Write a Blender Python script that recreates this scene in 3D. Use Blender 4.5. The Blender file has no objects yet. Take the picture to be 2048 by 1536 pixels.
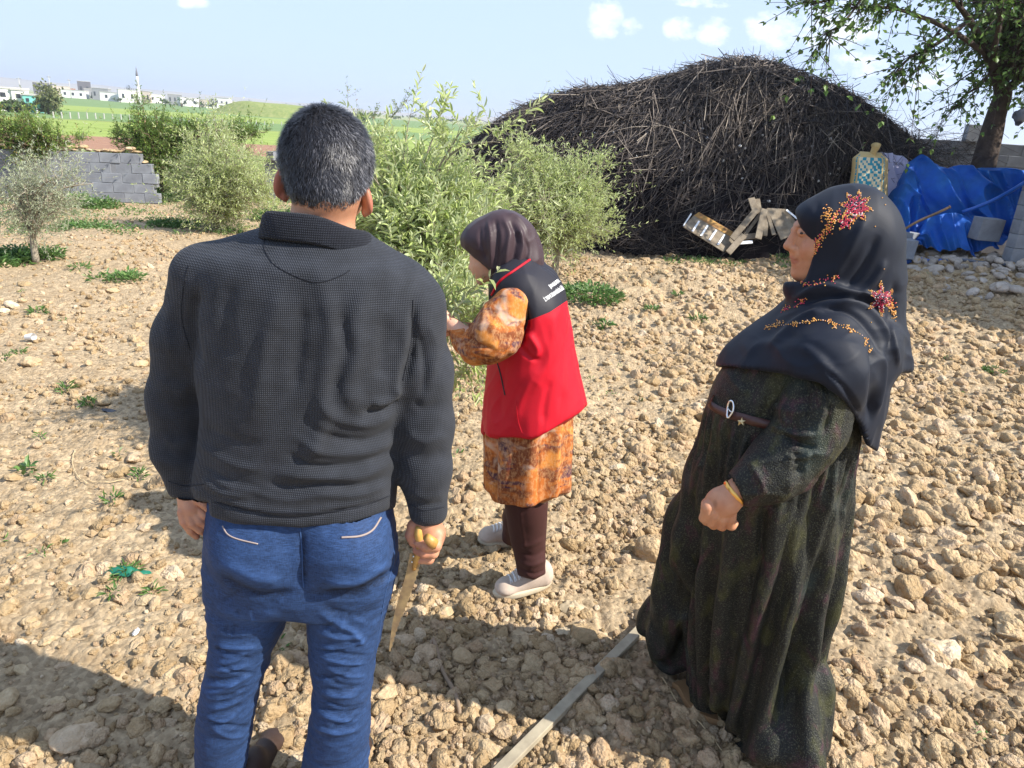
import bpy, math, random
import numpy as np
from mathutils import Vector, Matrix
from mathutils.bvhtree import BVHTree
rng = np.random.default_rng(7); random.seed(7)
SC = bpy.context.scene; COL = SC.collection
# ---------------------------------------------------------------- camera, light, exposure
FPX = 1420.0; TH = math.radians(20.1); RO = math.radians(4.0); CZ = 1.7
_f = np.array([0, math.cos(TH), -math.sin(TH)]); _r0 = np.array([1.0, 0, 0]); _u0 = np.array([0, math.sin(TH), math.cos(TH)])
_R = _r0*math.cos(RO)+_u0*math.sin(RO); _U = _u0*math.cos(RO)-_r0*math.sin(RO); _C = np.array([0, 0, CZ])
cam = bpy.data.cameras.new('camera'); camo = bpy.data.objects.new('camera', cam); COL.objects.link(camo)
cam.sensor_width = 36; cam.lens = 36*FPX/2048; cam.clip_start = 0.05; cam.clip_end = 20000
camo.matrix_world = Matrix([[_R[0], _U[0], -_f[0], 0], [_R[1], _U[1], -_f[1], 0], [_R[2], _U[2], -_f[2], CZ], [0, 0, 0, 1]])
SC.camera = camo
SUN_EL = math.radians(41); SUN_AZ = math.radians(-17)      # azimuth from +X towards -Y
sund = Vector((math.cos(SUN_EL)*math.cos(SUN_AZ), math.cos(SUN_EL)*math.sin(SUN_AZ), math.sin(SUN_EL)))
sl = bpy.data.lights.new('sun', 'SUN'); sl.energy = 5.0; sl.angle = math.radians(0.5); sl.color = (1.0, 0.94, 0.84)
so = bpy.data.objects.new('sun', sl); COL.objects.link(so); so.rotation_euler = sund.to_track_quat('Z', 'Y').to_euler(); so.location = (8, -4, 12)
SC.view_settings.view_transform = 'Standard'; SC.view_settings.look = 'None'; SC.view_settings.exposure = 0.9; SC.view_settings.gamma = 1
SC.view_settings.use_curve_mapping = False
SC.cycles.use_denoising = True; SC.cycles.max_bounces = 6; SC.cycles.transparent_max_bounces = 8
SC.cycles.volume_bounces = 0
W = bpy.data.worlds.new('World'); SC.world = W; W.use_nodes = True
nt = W.node_tree; nt.nodes.clear()
def nd(tree, typ, **kw):
    n = tree.nodes.new(typ)
    for k, v in kw.items(): setattr(n, k, v)
    return n
def math_node(tree, op, a, b=None, clamp=False):
    n = tree.nodes.new('ShaderNodeMath'); n.operation = op; n.use_clamp = clamp
    for i, v in enumerate((a, b)):
        if v is None: continue
        if isinstance(v, (int, float)): n.inputs[i].default_value = v
        else: tree.links.new(v, n.inputs[i])
    return n.outputs[0]
sky = nd(nt, 'ShaderNodeTexSky', sky_type='NISHITA'); sky.sun_disc = False
sky.sun_elevation = SUN_EL; sky.sun_rotation = math.pi/2-SUN_AZ   # measured from +Y towards +X
sky.air_density = 1.0; sky.dust_density = 1.6; sky.ozone_density = 1.2; sky.altitude = 300
tc = nd(nt, 'ShaderNodeTexCoord'); sep = nd(nt, 'ShaderNodeSeparateXYZ'); nt.links.new(tc.outputs['Generated'], sep.inputs[0])
ay = math_node(nt, 'MAXIMUM', math_node(nt, 'ABSOLUTE', sep.outputs[1]), 0.05)
cu = math_node(nt, 'DIVIDE', sep.outputs[0], ay); cv = math_node(nt, 'DIVIDE', sep.outputs[2], ay)
comb = nd(nt, 'ShaderNodeCombineXYZ'); nt.links.new(cu, comb.inputs[0]); nt.links.new(math_node(nt, 'MULTIPLY', cv, 1.6), comb.inputs[1])
nz = nd(nt, 'ShaderNodeTexNoise'); nz.inputs['Scale'].default_value = 34; nz.inputs['Detail'].default_value = 6; nz.inputs['Roughness'].default_value = 0.62
nt.links.new(comb.outputs[0], nz.inputs['Vector'])
def uvdir(px, py):
    d = _f+_R*(px-1024)/FPX-_U*(py-768)/FPX
    return d[0]/d[1], d[2]/d[1]
mask = None
for (px, py, rx, ry, st) in [(1210, 38, 34, 38, 1.0), (1265, 54, 24, 16, .8), (1360, 58, 34, 22, .9), (1432, 64, 40, 26, .8), (1545, 62, 60, 34, .85),
                             (1680, 52, 80, 46, 1.0), (1400, 2, 60, 12, .8), (385, 4, 32, 14, .9), (1730, 125, 70, 26, .55), (1860, 150, 60, 40, .6), (980, -60, 90, 30, .6), (-500, -20, 90, 50, .8), (2500, -60, 160, 60, .9)]:
    u0, v0 = uvdir(px, py)
    du = math_node(nt, 'DIVIDE', math_node(nt, 'SUBTRACT', cu, u0), rx/FPX*1.05); dv = math_node(nt, 'DIVIDE', math_node(nt, 'SUBTRACT', cv, v0), ry/FPX*1.05)
    q = math_node(nt, 'ADD', math_node(nt, 'MULTIPLY', du, du), math_node(nt, 'MULTIPLY', dv, dv))
    g = math_node(nt, 'MULTIPLY', math_node(nt, 'SUBTRACT', 1.0, q, clamp=True), st)
    mask = g if mask is None else math_node(nt, 'MAXIMUM', mask, g)
mm = math_node(nt, 'MULTIPLY', math_node(nt, 'ADD', math_node(nt, 'MULTIPLY', mask, 0.75), math_node(nt, 'MULTIPLY', math_node(nt, 'SUBTRACT', nz.outputs['Fac'], .53), 2.6)), .85, clamp=True)
mm = math_node(nt, 'MULTIPLY', mm, math_node(nt, 'MINIMUM', math_node(nt, 'MULTIPLY', mask, 5), 1.0), clamp=True)
mix = nd(nt, 'ShaderNodeMix', data_type='RGBA')
nt.links.new(mm, mix.inputs['Factor']); 
hs = nd(nt, 'ShaderNodeMix', data_type='RGBA'); hs.inputs['Factor'].default_value = 0.8; hs.inputs['B'].default_value = (8.4, 10.8, 15.4, 1)
nt.links.new(sky.outputs[0], hs.inputs['A'])
nt.links.new(hs.outputs['Result'], mix.inputs['A']); mix.inputs['B'].default_value = (15.5, 15.8, 16.2, 1)
bg = nd(nt, 'ShaderNodeBackground'); bg.inputs['Strength'].default_value = 0.050
ow = nd(nt, 'ShaderNodeOutputWorld'); nt.links.new(mix.outputs['Result'], bg.inputs['Color']); nt.links.new(bg.outputs[0], ow.inputs['Surface'])

# ---------------------------------------------------------------- helpers
def ray(px, py): return _f+_R*(px-1024)/FPX-_U*(py-768)/FPX
def A(px, py, Y):
    d = ray(px, py); return _C+d*(Y/d[1])
def RP(rpx, px, py, Y): return rpx*float((A(px, py, Y)-_C)@_f)/FPX
def PJ(V):
    v = np.asarray(V)-_C; w = v@_f
    return 1024+FPX*(v@_R)/w, 768-FPX*(v@_U)/w
def gpoint(px, py):
    d = ray(px, py); t = (0-CZ)/d[2]
    for _ in range(12):
        p = _C+d*t; t = (T(p[0], p[1])-CZ)/d[2]
    return _C+d*t
def sstep(a, b, x):
    t = np.clip((x-a)/(b-a), 0, 1); return t*t*(3-2*t)
def _hash(i, j, k, s):
    n = (i.astype(np.int64)*374761393+j.astype(np.int64)*668265263+k.astype(np.int64)*2147483647+s*1274126177) & 0xFFFFFFFF
    n = ((n ^ (n >> 13))*1274126177) & 0xFFFFFFFF
    n = ((n ^ (n >> 16))*2246822519) & 0xFFFFFFFF
    return ((n ^ (n >> 15)) & 0xFFFFFF).astype(np.float32)/0xFFFFFF
def noise(P, scale=1.0, seed=0):
    """value noise, -1..1"""
    P = np.asarray(P, dtype=np.float64)*scale
    I = np.floor(P).astype(np.int64); f = (P-I); f = f*f*(3-2*f)
    out = 0
    for dx in (0, 1):
        for dy in (0, 1):
            for dz in (0, 1):
                w = (f[..., 0] if dx else 1-f[..., 0])*(f[..., 1] if dy else 1-f[..., 1])*(f[..., 2] if dz else 1-f[..., 2])
                out = out+w*_hash(I[..., 0]+dx, I[..., 1]+dy, I[..., 2]+dz, seed)
    return out*2-1
def fbm(P, scale=1.0, oct=3, seed=0, gain=0.5):
    a = 1.0; s = scale; o = 0
    for i in range(oct):
        o = o+a*noise(P, s, seed+i*17); a *= gain; s *= 2.03
    return o
def T(x, y):
    """height of the land"""
    D = np.sqrt(np.asarray(x, dtype=float)**2+np.asarray(y, dtype=float)**2)
    return np.interp(D, [0, 4, 9, 17, 35, 60, 120, 180, 300, 500, 800, 3000, 9000], [0, 0, -.12, -.41, -.48, -1.0, -1.66, -2.3, -2.4, -1.1, -.3, 2, 2])+.50*np.exp(-((np.asarray(x)-7.2)/2.6)**2-((np.asarray(y)-12.0)/2.8)**2)

def tag(o, label=None, cat=None, group=None, kind=None):
    if label: o['label'] = label
    if cat: o['category'] = cat
    if group: o['group'] = group
    if kind: o['kind'] = kind
    return o
def meshdata(name, V, Fs, mat=None, smooth=True, attrs=None, cols=None, fmat=None):
    if not isinstance(Fs, (list, tuple)): Fs = [Fs]
    Fs = [np.asarray(f, dtype=np.int32) for f in Fs if len(f)]
    me = bpy.data.meshes.new(name)
    V = np.asarray(V, dtype=np.float32); me.vertices.add(len(V)); me.vertices.foreach_set('co', V.ravel())
    idx = np.concatenate([f.ravel() for f in Fs]); tot = np.concatenate([np.full(len(f), f.shape[1]) for f in Fs]).astype(np.int32)
    st = np.concatenate([[0], np.cumsum(tot)[:-1]]).astype(np.int32)
    me.loops.add(len(idx)); me.loops.foreach_set('vertex_index', idx)
    me.polygons.add(len(tot)); me.polygons.foreach_set('loop_start', st); me.polygons.foreach_set('loop_total', tot)
    me.polygons.foreach_set('use_smooth', np.full(len(tot), smooth))
    me.update(calc_edges=True)
    for k, a in (attrs or {}).items():
        at = me.attributes.new(k, 'FLOAT', 'POINT'); at.data.foreach_set('value', np.asarray(a, dtype=np.float32))
    for k, a in (cols or {}).items():
        at = me.attributes.new(k, 'FLOAT_COLOR', 'POINT'); c = np.ones((len(V), 4), dtype=np.float32); c[:, :3] = a; at.data.foreach_set('color', c.ravel())
    if mat is not None:
        for m in (mat if isinstance(mat, (list, tuple)) else [mat]): me.materials.append(m)
    if fmat is not None: me.polygons.foreach_set('material_index', np.asarray(fmat, dtype=np.int32))
    me.validate()
    return me
def link(name, me, parent=None, loc=None):
    o = bpy.data.objects.new(name, me); COL.objects.link(o)
    if parent is not None: o.parent = parent
    if loc is not None: o.location = loc
    return o
def mesh(name, V, Fs, mat=None, parent=None, **kw):
    """vertices are given in world space; a parented part is stored relative to its parent"""
    V = np.asarray(V, dtype=np.float64)
    if parent is not None: V = V-WO[parent.name]
    o = link(name, meshdata(name, V, Fs, mat, **kw), parent); WO[o.name] = WO[parent.name] if parent is not None else np.zeros(3)
    return o
WO = {}
def empty(name, loc, label=None, cat=None, group=None):
    o = link(name, None); o.location = tuple(loc); WO[o.name] = np.array(loc, dtype=float); o.empty_display_size = 0.1
    return tag(o, label, cat, group)
class MB:
    """collects geometry for one mesh object"""
    def __init__(s): s.V = []; s.F = {}; s.n = 0; s.c = []
    def add(s, V, F, c=None):
        V = np.asarray(V, dtype=float).reshape(-1, 3)
        for f in (F if isinstance(F, list) else [F]):
            f = np.asarray(f); s.F.setdefault(f.shape[1], []).append(f+s.n)
        s.V.append(V); s.n += len(V)
        s.c.append(np.full(len(V), 0.5) if c is None else np.broadcast_to(np.asarray(c, dtype=float), (len(V),)))
    def build(s, name, mat, parent=None, smooth=True, attr='tint'):
        return mesh(name, np.concatenate(s.V), [np.concatenate(v) for v in s.F.values()], mat, parent, smooth=smooth, attrs={attr: np.concatenate(s.c)})
def frame_of(d):
    d = d/np.maximum(np.linalg.norm(d, axis=-1, keepdims=True), 1e-9)
    h = np.where(np.abs(d[..., 2:3]) < .9, np.array([0, 0, 1.0]), np.array([1.0, 0, 0]))
    a = np.cross(h, d); a /= np.linalg.norm(a, axis=-1, keepdims=True)
    return d, a, np.cross(d, a)
def tube(P, r, n=8, caps=True, flat=1.0):
    P = np.asarray(P, dtype=float); m = len(P); r = np.broadcast_to(np.asarray(r, dtype=float), (m,))
    d = np.gradient(P, axis=0); d, a, b = frame_of(d)
    for i in range(1, m):  # parallel transport
        v = a[i-1]-d[i]*(a[i-1]@d[i]); v /= max(np.linalg.norm(v), 1e-9); a[i] = v; b[i] = np.cross(d[i], v)
    th = np.arange(n)*2*np.pi/n
    V = P[:, None]+r[:, None, None]*(np.cos(th)[None, :, None]*a[:, None]+flat*np.sin(th)[None, :, None]*b[:, None])
    V = V.reshape(-1, 3); i = np.arange(m-1)[:, None]*n; j = np.arange(n)[None]; k = (j+1) % n
    F = np.stack([i+j, i+k, i+n+k, i+n+j], -1).reshape(-1, 4)
    Fs = [F]
    if caps:
        V = np.concatenate([V, P[:1], P[-1:]]); c0 = m*n; jj = np.arange(n)
        Fs.append(np.concatenate([np.stack([np.full(n, c0), (jj+1) % n, jj], -1), np.stack([np.full(n, c0+1), (m-1)*n+jj, (m-1)*n+(jj+1) % n], -1)]))
    return V, Fs
def curve(pts, n=24):
    """Catmull-Rom through pts (any dimension)"""
    P = np.asarray(pts, dtype=float); P = np.concatenate([2*P[:1]-P[1:2], P, 2*P[-1:]-P[-2:-1]])
    t = np.linspace(0, len(P)-3-1e-6, n); i = t.astype(int); u = (t-i)[:, None]
    a, b, c, d = P[i], P[i+1], P[i+2], P[i+3]
    return 0.5*(2*b+(c-a)*u+(2*a-5*b+4*c-d)*u*u+(3*b-a-3*c+d)*u**3)
def boxv(lo, hi, bev=0.0):
    """box with chamfered edges (24 verts) or plain"""
    lo = np.array(lo, float); hi = np.array(hi, float)
    if bev <= 0:
        V = np.array([[x, y, z] for x in (lo[0], hi[0]) for y in (lo[1], hi[1]) for z in (lo[2], hi[2])])
        return V, [np.array([[0, 1, 3, 2], [4, 6, 7, 5], [0, 4, 5, 1], [2, 3, 7, 6], [0, 2, 6, 4], [1, 5, 7, 3]])]
    V = []; idx = {}
    for sx in (0, 1):
        for sy in (0, 1):
            for sz in (0, 1):
                c = [(lo, hi)[s][k] for k, s in enumerate((sx, sy, sz))]; s3 = [1 if s == 0 else -1 for s in (sx, sy, sz)]
                for ax in range(3):
                    p = [c[k]+(0 if k == ax else s3[k]*bev) for k in range(3)]; idx[(sx, sy, sz, ax)] = len(V); V.append(p)
    F4 = []; F3 = []
    for ax in range(3):
        for s in (0, 1):
            o = [k for k in range(3) if k != ax]; q = []
            for (u, v) in ((0, 0), (1, 0), (1, 1), (0, 1)):
                t = [0, 0, 0]; t[ax] = s; t[o[0]] = u; t[o[1]] = v; q.append(idx[(*t, ax)])
            F4.append(q)
    for ax in range(3):
        o = [k for k in range(3) if k != ax]
        for u in (0, 1):
            for v in (0, 1):
                t0 = [0, 0, 0]; t1 = [0, 0, 0]; t0[o[0]] = t1[o[0]] = u; t0[o[1]] = t1[o[1]] = v; t0[ax] = 0; t1[ax] = 1
                F4.append([idx[(*t0, o[0])], idx[(*t1, o[0])], idx[(*t1, o[1])], idx[(*t0, o[1])]])
    for sx in (0, 1):
        for sy in (0, 1):
            for sz in (0, 1): F3.append([idx[(sx, sy, sz, a)] for a in range(3)])
    V = np.array(V); c = (lo+hi)/2
    def fix(F):
        F = np.array(F); p = V[F]; n = np.cross(p[:, 1]-p[:, 0], p[:, 2]-p[:, 0]); s = ((p.mean(1)-c)*n).sum(1) < 0; F[s] = F[s][:, ::-1]; return F
    return V, [fix(F4), fix(F3)]
def rotz(a): return np.array([[math.cos(a), -math.sin(a), 0], [math.sin(a), math.cos(a), 0], [0, 0, 1]])
def rmat(ax, a):
    return np.array(Matrix.Rotation(a, 3, Vector(ax)))
def plank(P0, P1, w, t, up=(0, 0, 1), bev=0.003):
    """board from P0 to P1, width w across, thickness t along up"""
    P0 = np.array(P0, float); P1 = np.array(P1, float); L = np.linalg.norm(P1-P0); d = (P1-P0)/L
    u = np.array(up, float); s = np.cross(u, d); s /= np.linalg.norm(s); u = np.cross(d, s)
    V, F = boxv((0, -w/2, -t/2), (L, w/2, t/2), bev)
    return P0+V@np.array([d, s, u]), F
_t = (1+5**.5)/2
ICO_V = np.array([(-1, _t, 0), (1, _t, 0), (-1, -_t, 0), (1, -_t, 0), (0, -1, _t), (0, 1, _t), (0, -1, -_t), (0, 1, -_t), (_t, 0, -1), (_t, 0, 1), (-_t, 0, -1), (-_t, 0, 1)])
ICO_V = ICO_V/np.linalg.norm(ICO_V[0])
ICO_F = np.array([(0, 11, 5), (0, 5, 1), (0, 1, 7), (0, 7, 10), (0, 10, 11), (1, 5, 9), (5, 11, 4), (11, 10, 2), (10, 7, 6), (7, 1, 8), (3, 9, 4), (3, 4, 2), (3, 2, 6), (3, 6, 8), (3, 8, 9), (4, 9, 5), (2, 4, 11), (6, 2, 10), (8, 6, 7), (9, 8, 1)])
def ico(sub):
    V = [tuple(v) for v in ICO_V]; F = ICO_F
    for _ in range(sub):
        c = {}; G = []
        def mid(a, b):
            k = (min(a, b), max(a, b))
            if k not in c:
                m = (np.array(V[a])+np.array(V[b])); V.append(tuple(m/np.linalg.norm(m))); c[k] = len(V)-1
            return c[k]
        for a, b, d in F:
            x, y, z = mid(a, b), mid(b, d), mid(d, a); G += [(a, x, z), (b, y, x), (d, z, y), (x, y, z)]
        F = np.array(G)
    return np.array(V), np.array(F)

# ---------------------------------------------------------------- materials
def mat(name, col=(.5, .5, .5), rough=.8, spec=.3, noise_amt=0.0, noise_scale=20, col2=None, bump=0.0, bump_scale=60, bump_dist=.002,
        attr=None, attr_cols=None, transl=0.0, metal=0.0, rand=0.0, coords='Object', detail=5, sheen=0.0, extra=None, sss=0.0):
    m = bpy.data.materials.new(name); m.use_nodes = True; t = m.node_tree; t.nodes.clear(); L = t.links
    out = nd(t, 'ShaderNodeOutputMaterial'); b = nd(t, 'ShaderNodeBsdfPrincipled'); L.new(b.outputs[0], out.inputs[0])
    b.inputs['Roughness'].default_value = rough; b.inputs['Specular IOR Level'].default_value = spec; b.inputs['Metallic'].default_value = metal
    if sheen: b.inputs['Sheen Weight'].default_value = sheen; b.inputs['Sheen Roughness'].default_value = .5
    if sss: b.inputs['Subsurface Weight'].default_value = sss; b.inputs['Subsurface Radius'].default_value = (.012, .004, .002); b.inputs['Subsurface Scale'].default_value = 1.0
    tcn = nd(t, 'ShaderNodeTexCoord'); vec = tcn.outputs[coords]
    rgb = nd(t, 'ShaderNodeRGB'); rgb.outputs[0].default_value = (*col, 1); c = rgb.outputs[0]
    if attr:
        an = nd(t, 'ShaderNodeAttribute', attribute_name=attr); rp = nd(t, 'ShaderNodeValToRGB')
        els = rp.color_ramp.elements
        for i, (p, cc) in enumerate(attr_cols):
            e = els[i] if i < 2 else els.new(p)
            e.position = p; e.color = (*cc, 1)
        L.new(an.outputs['Fac'], rp.inputs[0]); c = rp.outputs[0]
    if col2 is not None:
        n = nd(t, 'ShaderNodeTexNoise'); n.inputs['Scale'].default_value = noise_scale; n.inputs['Detail'].default_value = detail; L.new(vec, n.inputs['Vector'])
        rp = nd(t, 'ShaderNodeValToRGB'); rp.color_ramp.elements[0].position = .38; rp.color_ramp.elements[1].position = .62; L.new(n.outputs['Fac'], rp.inputs[0])
        mx = nd(t, 'ShaderNodeMix', data_type='RGBA'); L.new(rp.outputs[0], mx.inputs['Factor']); L.new(c, mx.inputs['A']); mx.inputs['B'].default_value = (*col2, 1); c = mx.outputs['Result']
    if noise_amt:
        n = nd(t, 'ShaderNodeTexNoise'); n.inputs['Scale'].default_value = noise_scale*3.1; n.inputs['Detail'].default_value = detail; L.new(vec, n.inputs['Vector'])
        v = math_node(t, 'ADD', math_node(t, 'MULTIPLY', math_node(t, 'SUBTRACT', n.outputs['Fac'], .5), noise_amt*4), 1.0)
        hv = nd(t, 'ShaderNodeHueSaturation'); L.new(c, hv.inputs['Color']); L.new(v, hv.inputs['Value']); c = hv.outputs[0]
    if rand:
        oi = nd(t, 'ShaderNodeObjectInfo'); v = math_node(t, 'ADD', math_node(t, 'MULTIPLY', math_node(t, 'SUBTRACT', oi.outputs['Random'], .5), rand*2), 1.0)
        hv = nd(t, 'ShaderNodeHueSaturation'); L.new(c, hv.inputs['Color']); L.new(v, hv.inputs['Value']); c = hv.outputs[0]
    m['_c'] = 1
    if extra: c = extra(t, c, vec, b) or c
    L.new(c, b.inputs['Base Color'])
    if bump:
        n = nd(t, 'ShaderNodeTexNoise'); n.inputs['Scale'].default_value = bump_scale; n.inputs['Detail'].default_value = 6; L.new(vec, n.inputs['Vector'])
        bp = nd(t, 'ShaderNodeBump'); bp.inputs['Strength'].default_value = bump; bp.inputs['Distance'].default_value = bump_dist
        L.new(n.outputs['Fac'], bp.inputs['Height']); L.new(bp.outputs[0], b.inputs['Normal'])
    if transl:
        tr = nd(t, 'ShaderNodeBsdfTranslucent'); ms = nd(t, 'ShaderNodeMixShader'); ms.inputs[0].default_value = transl
        L.new(c, tr.inputs['Color']); L.new(b.outputs[0], ms.inputs[1]); L.new(tr.outputs[0], ms.inputs[2]); L.new(ms.outputs[0], out.inputs[0])
    return m

# ---------------------------------------------------------------- voxel field + surface nets
class Vox:
    def __init__(s, lo, hi, h):
        s.lo = np.array(lo, float); s.h = h; s.n = np.ceil((np.array(hi, float)-s.lo)/h).astype(int)+1
        s.ax = [(s.lo[i]+np.arange(s.n[i])*h).astype(np.float32) for i in range(3)]; s.D = np.full(s.n, 0.5, np.float32)
    def sub(s, lo, hi):
        sl = []
        for i in range(3):
            a = int(max(0, math.floor((lo[i]-s.lo[i])/s.h))); b = int(min(s.n[i], math.ceil((hi[i]-s.lo[i])/s.h)+1)); sl.append(slice(a, max(a, b)))
        X = s.ax[0][sl[0]][:, None, None]; Y = s.ax[1][sl[1]][None, :, None]; Z = s.ax[2][sl[2]][None, None, :]
        return tuple(sl), X, Y, Z
    def put(s, sl, d, k, op):
        D = s.D[sl]
        if D.size == 0: return
        if op == 's': d = -d; 
        if op == 'u':
            if k > 0:
                h = np.clip(.5+.5*(D-d)/k, 0, 1); s.D[sl] = D*(1-h)+d*h-k*h*(1-h)
            else: s.D[sl] = np.minimum(D, d)
        else:
            if k > 0:
                h = np.clip(.5-.5*(D-d)/k, 0, 1); s.D[sl] = D*(1-h)+d*h+k*h*(1-h)
            else: s.D[sl] = np.maximum(D, d)
    def ball(s, c, r, k=.01, op='u', rot=None):
        c = np.array(c, float); r = np.broadcast_to(np.array(r, float), (3,)); m = max(r)+k*1.5+3*s.h
        sl, X, Y, Z = s.sub(c-m, c+m); X = X-c[0]; Y = Y-c[1]; Z = Z-c[2]
        if rot is not None:
            R = np.array(rot).T; X, Y, Z = (R[i, 0]*X+R[i, 1]*Y+R[i, 2]*Z for i in range(3))
        k0 = np.sqrt((X/r[0])**2+(Y/r[1])**2+(Z/r[2])**2); k1 = np.sqrt((X/r[0]**2)**2+(Y/r[1]**2)**2+(Z/r[2]**2)**2)
        s.put(sl, (k0*(k0-1)/np.maximum(k1, 1e-6)).astype(np.float32), k, op)
    def cap(s, a, b, ra, rb=None, k=.01, op='u', sq=None):
        a = np.array(a, float); b = np.array(b, float); rb = ra if rb is None else rb; m = max(ra, rb)+k*1.5+3*s.h
        sl, X, Y, Z = s.sub(np.minimum(a, b)-m, np.maximum(a, b)+m); e = b-a; L2 = max(e@e, 1e-9)
        X = X-a[0]; Y = Y-a[1]; Z = Z-a[2]; t = np.clip((X*e[0]+Y*e[1]+Z*e[2])/L2, 0, 1)
        d = np.sqrt((X-t*e[0])**2+(Y-t*e[1])**2+(Z-t*e[2])**2)-(ra+(rb-ra)*t)
        s.put(sl, d.astype(np.float32), k, op)
    def chain(s, pts, k=.01, op='u'):
        """pts: [(xyz, r)...]"""
        for (a, ra), (b, rb) in zip(pts[:-1], pts[1:]): s.cap(a, b, ra, rb, k, op)
    def loft(s, lev, k=.02, op='u', pw=2.0, n=40):
        """lev rows: z, cx, cy, a, b"""
        L = np.array(lev, float); L = L[np.argsort(L[:, 0])]
        if len(L) > 2:
            L = curve(L, n); L = L[np.argsort(L[:, 0])]
        am = L[:, 3].max(); bm = L[:, 4].max(); m = k*1.5+3*s.h
        lo = [(L[:, 1]-L[:, 3]).min()-m, (L[:, 2]-L[:, 4]).min()-m, L[0, 0]-m]; hi = [(L[:, 1]+L[:, 3]).max()+m, (L[:, 2]+L[:, 4]).max()+m, L[-1, 0]+m]
        sl, X, Y, Z = s.sub(lo, hi); z = Z.ravel()
        cx, cy, a, b = (np.interp(z, L[:, 0], L[:, i]).astype(np.float32)[None, None] for i in (1, 2, 3, 4))
        q = (np.abs((X-cx)/a)**pw+np.abs((Y-cy)/b)**pw)**(1/pw)
        d = (q-1)*np.minimum(a, b)*.9; dz = np.maximum(L[0, 0]-Z, Z-L[-1, 0])
        dd = np.where(dz > 0, np.sqrt(np.maximum(d, 0)**2+dz**2), np.maximum(d, dz))
        s.put(sl, dd.astype(np.float32), k, op)
    def pixcut(s, pts, keep='above', k=.004, soft=1.0):
        """keeps what the camera-side sees above (or below / left / right of) a pixel polyline: trims hems and openings"""
        X = s.ax[0][:, None, None]; Y = s.ax[1][None, :, None]; Z = s.ax[2][None, None, :]-CZ
        w = X*_f[0]+Y*_f[1]+Z*_f[2]; px = 1024+FPX*(X*_R[0]+Y*_R[1]+Z*_R[2])/w; py = 768-FPX*(X*_U[0]+Y*_U[1]+Z*_U[2])/w
        p = np.array(pts, float)
        if keep in ('above', 'below'):
            e = py-np.interp(px, p[:, 0], p[:, 1]); e = e if keep == 'above' else -e
        else:
            e = px-np.interp(py, p[:, 1], p[:, 0]); e = e if keep == 'left' else -e
        d = (e*w/FPX).astype(np.float32)
        s.put((slice(None),)*3, -d, k, 's')
    def mesh(s):
        D = s.D; S = D < 0; n = s.n; c = (slice(0, -1), slice(1, None))
        cnt = np.zeros(n-1, np.int8); 
        for i in c:
            for j in c:
                for k in c: cnt += S[i, j, k]
        act = (cnt > 0) & (cnt < 8); ids = np.full(n-1, -1, np.int64); I = np.argwhere(act); ids[act] = np.arange(len(I))
        acc = np.zeros((len(I), 3)); num = np.zeros(len(I))
        corners = [(a, b, d) for a in (0, 1) for b in (0, 1) for d in (0, 1)]
        vals = {co: D[I[:, 0]+co[0], I[:, 1]+co[1], I[:, 2]+co[2]].astype(np.float64) for co in corners}
        for ax in range(3):
            for co in corners:
                if co[ax]: continue
                c2 = list(co); c2[ax] = 1; v0 = vals[co]; v1 = vals[tuple(c2)]; cr = (v0 < 0) != (v1 < 0)
                t = np.where(cr, v0/np.where(cr, v0-v1, 1), 0); p = np.tile(np.array(co, float), (len(I), 1)); p[:, ax] = t
                acc[cr] += p[cr]; num[cr] += 1
        V = s.lo+s.h*(I+acc/np.maximum(num, 1)[:, None])
        Fs = []
        for ax in range(3):
            o = [a for a in range(3) if a != ax]
            s0 = [slice(None)]*3; s1 = [slice(None)]*3; s0[ax] = slice(0, -1); s1[ax] = slice(1, None)
            for a in o: s0[a] = slice(1, -1); s1[a] = slice(1, -1)
            a0 = S[tuple(s0)]; a1 = S[tuple(s1)]; cr = a0 != a1; P = np.argwhere(cr); fl = a0[cr]
            P = P+np.array([1 if a in o else 0 for a in range(3)])
            def g(d1, d2):
                Q = P.copy(); Q[:, o[0]] -= d1; Q[:, o[1]] -= d2; return ids[Q[:, 0], Q[:, 1], Q[:, 2]]
            q = np.stack([g(1, 1), g(0, 1), g(0, 0), g(1, 0)], -1)
            if ax == 1: fl = ~fl
            q[~fl] = q[~fl][:, ::-1]; Fs.append(q)
        F = np.concatenate(Fs); F = F[(F >= 0).all(1)]
        return V, F
def vnormals(V, F):
    p = V[F]; n = np.cross(p[:, 2]-p[:, 0], p[:, 3 % F.shape[1]]-p[:, 1]) if F.shape[1] == 4 else np.cross(p[:, 1]-p[:, 0], p[:, 2]-p[:, 0])
    N = np.zeros_like(V)
    for i in range(F.shape[1]): 
        for j in range(3): N[:, j] += np.bincount(F[:, i], n[:, j], len(V))
    return N/np.maximum(np.linalg.norm(N, axis=1, keepdims=True), 1e-12)
def relax(V, F, it=2, lam=.5):
    E = np.concatenate([F[:, [i, (i+1) % F.shape[1]]] for i in range(F.shape[1])])
    for _ in range(it):
        S = np.zeros_like(V)
        for j in range(3): S[:, j] = np.bincount(E[:, 0], V[E[:, 1], j], len(V))+np.bincount(E[:, 1], V[E[:, 0], j], len(V))
        c = np.bincount(E[:, 0], minlength=len(V))+np.bincount(E[:, 1], minlength=len(V)); V = V*(1-lam)+lam*S/np.maximum(c, 1)[:, None]
    return V
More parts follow.
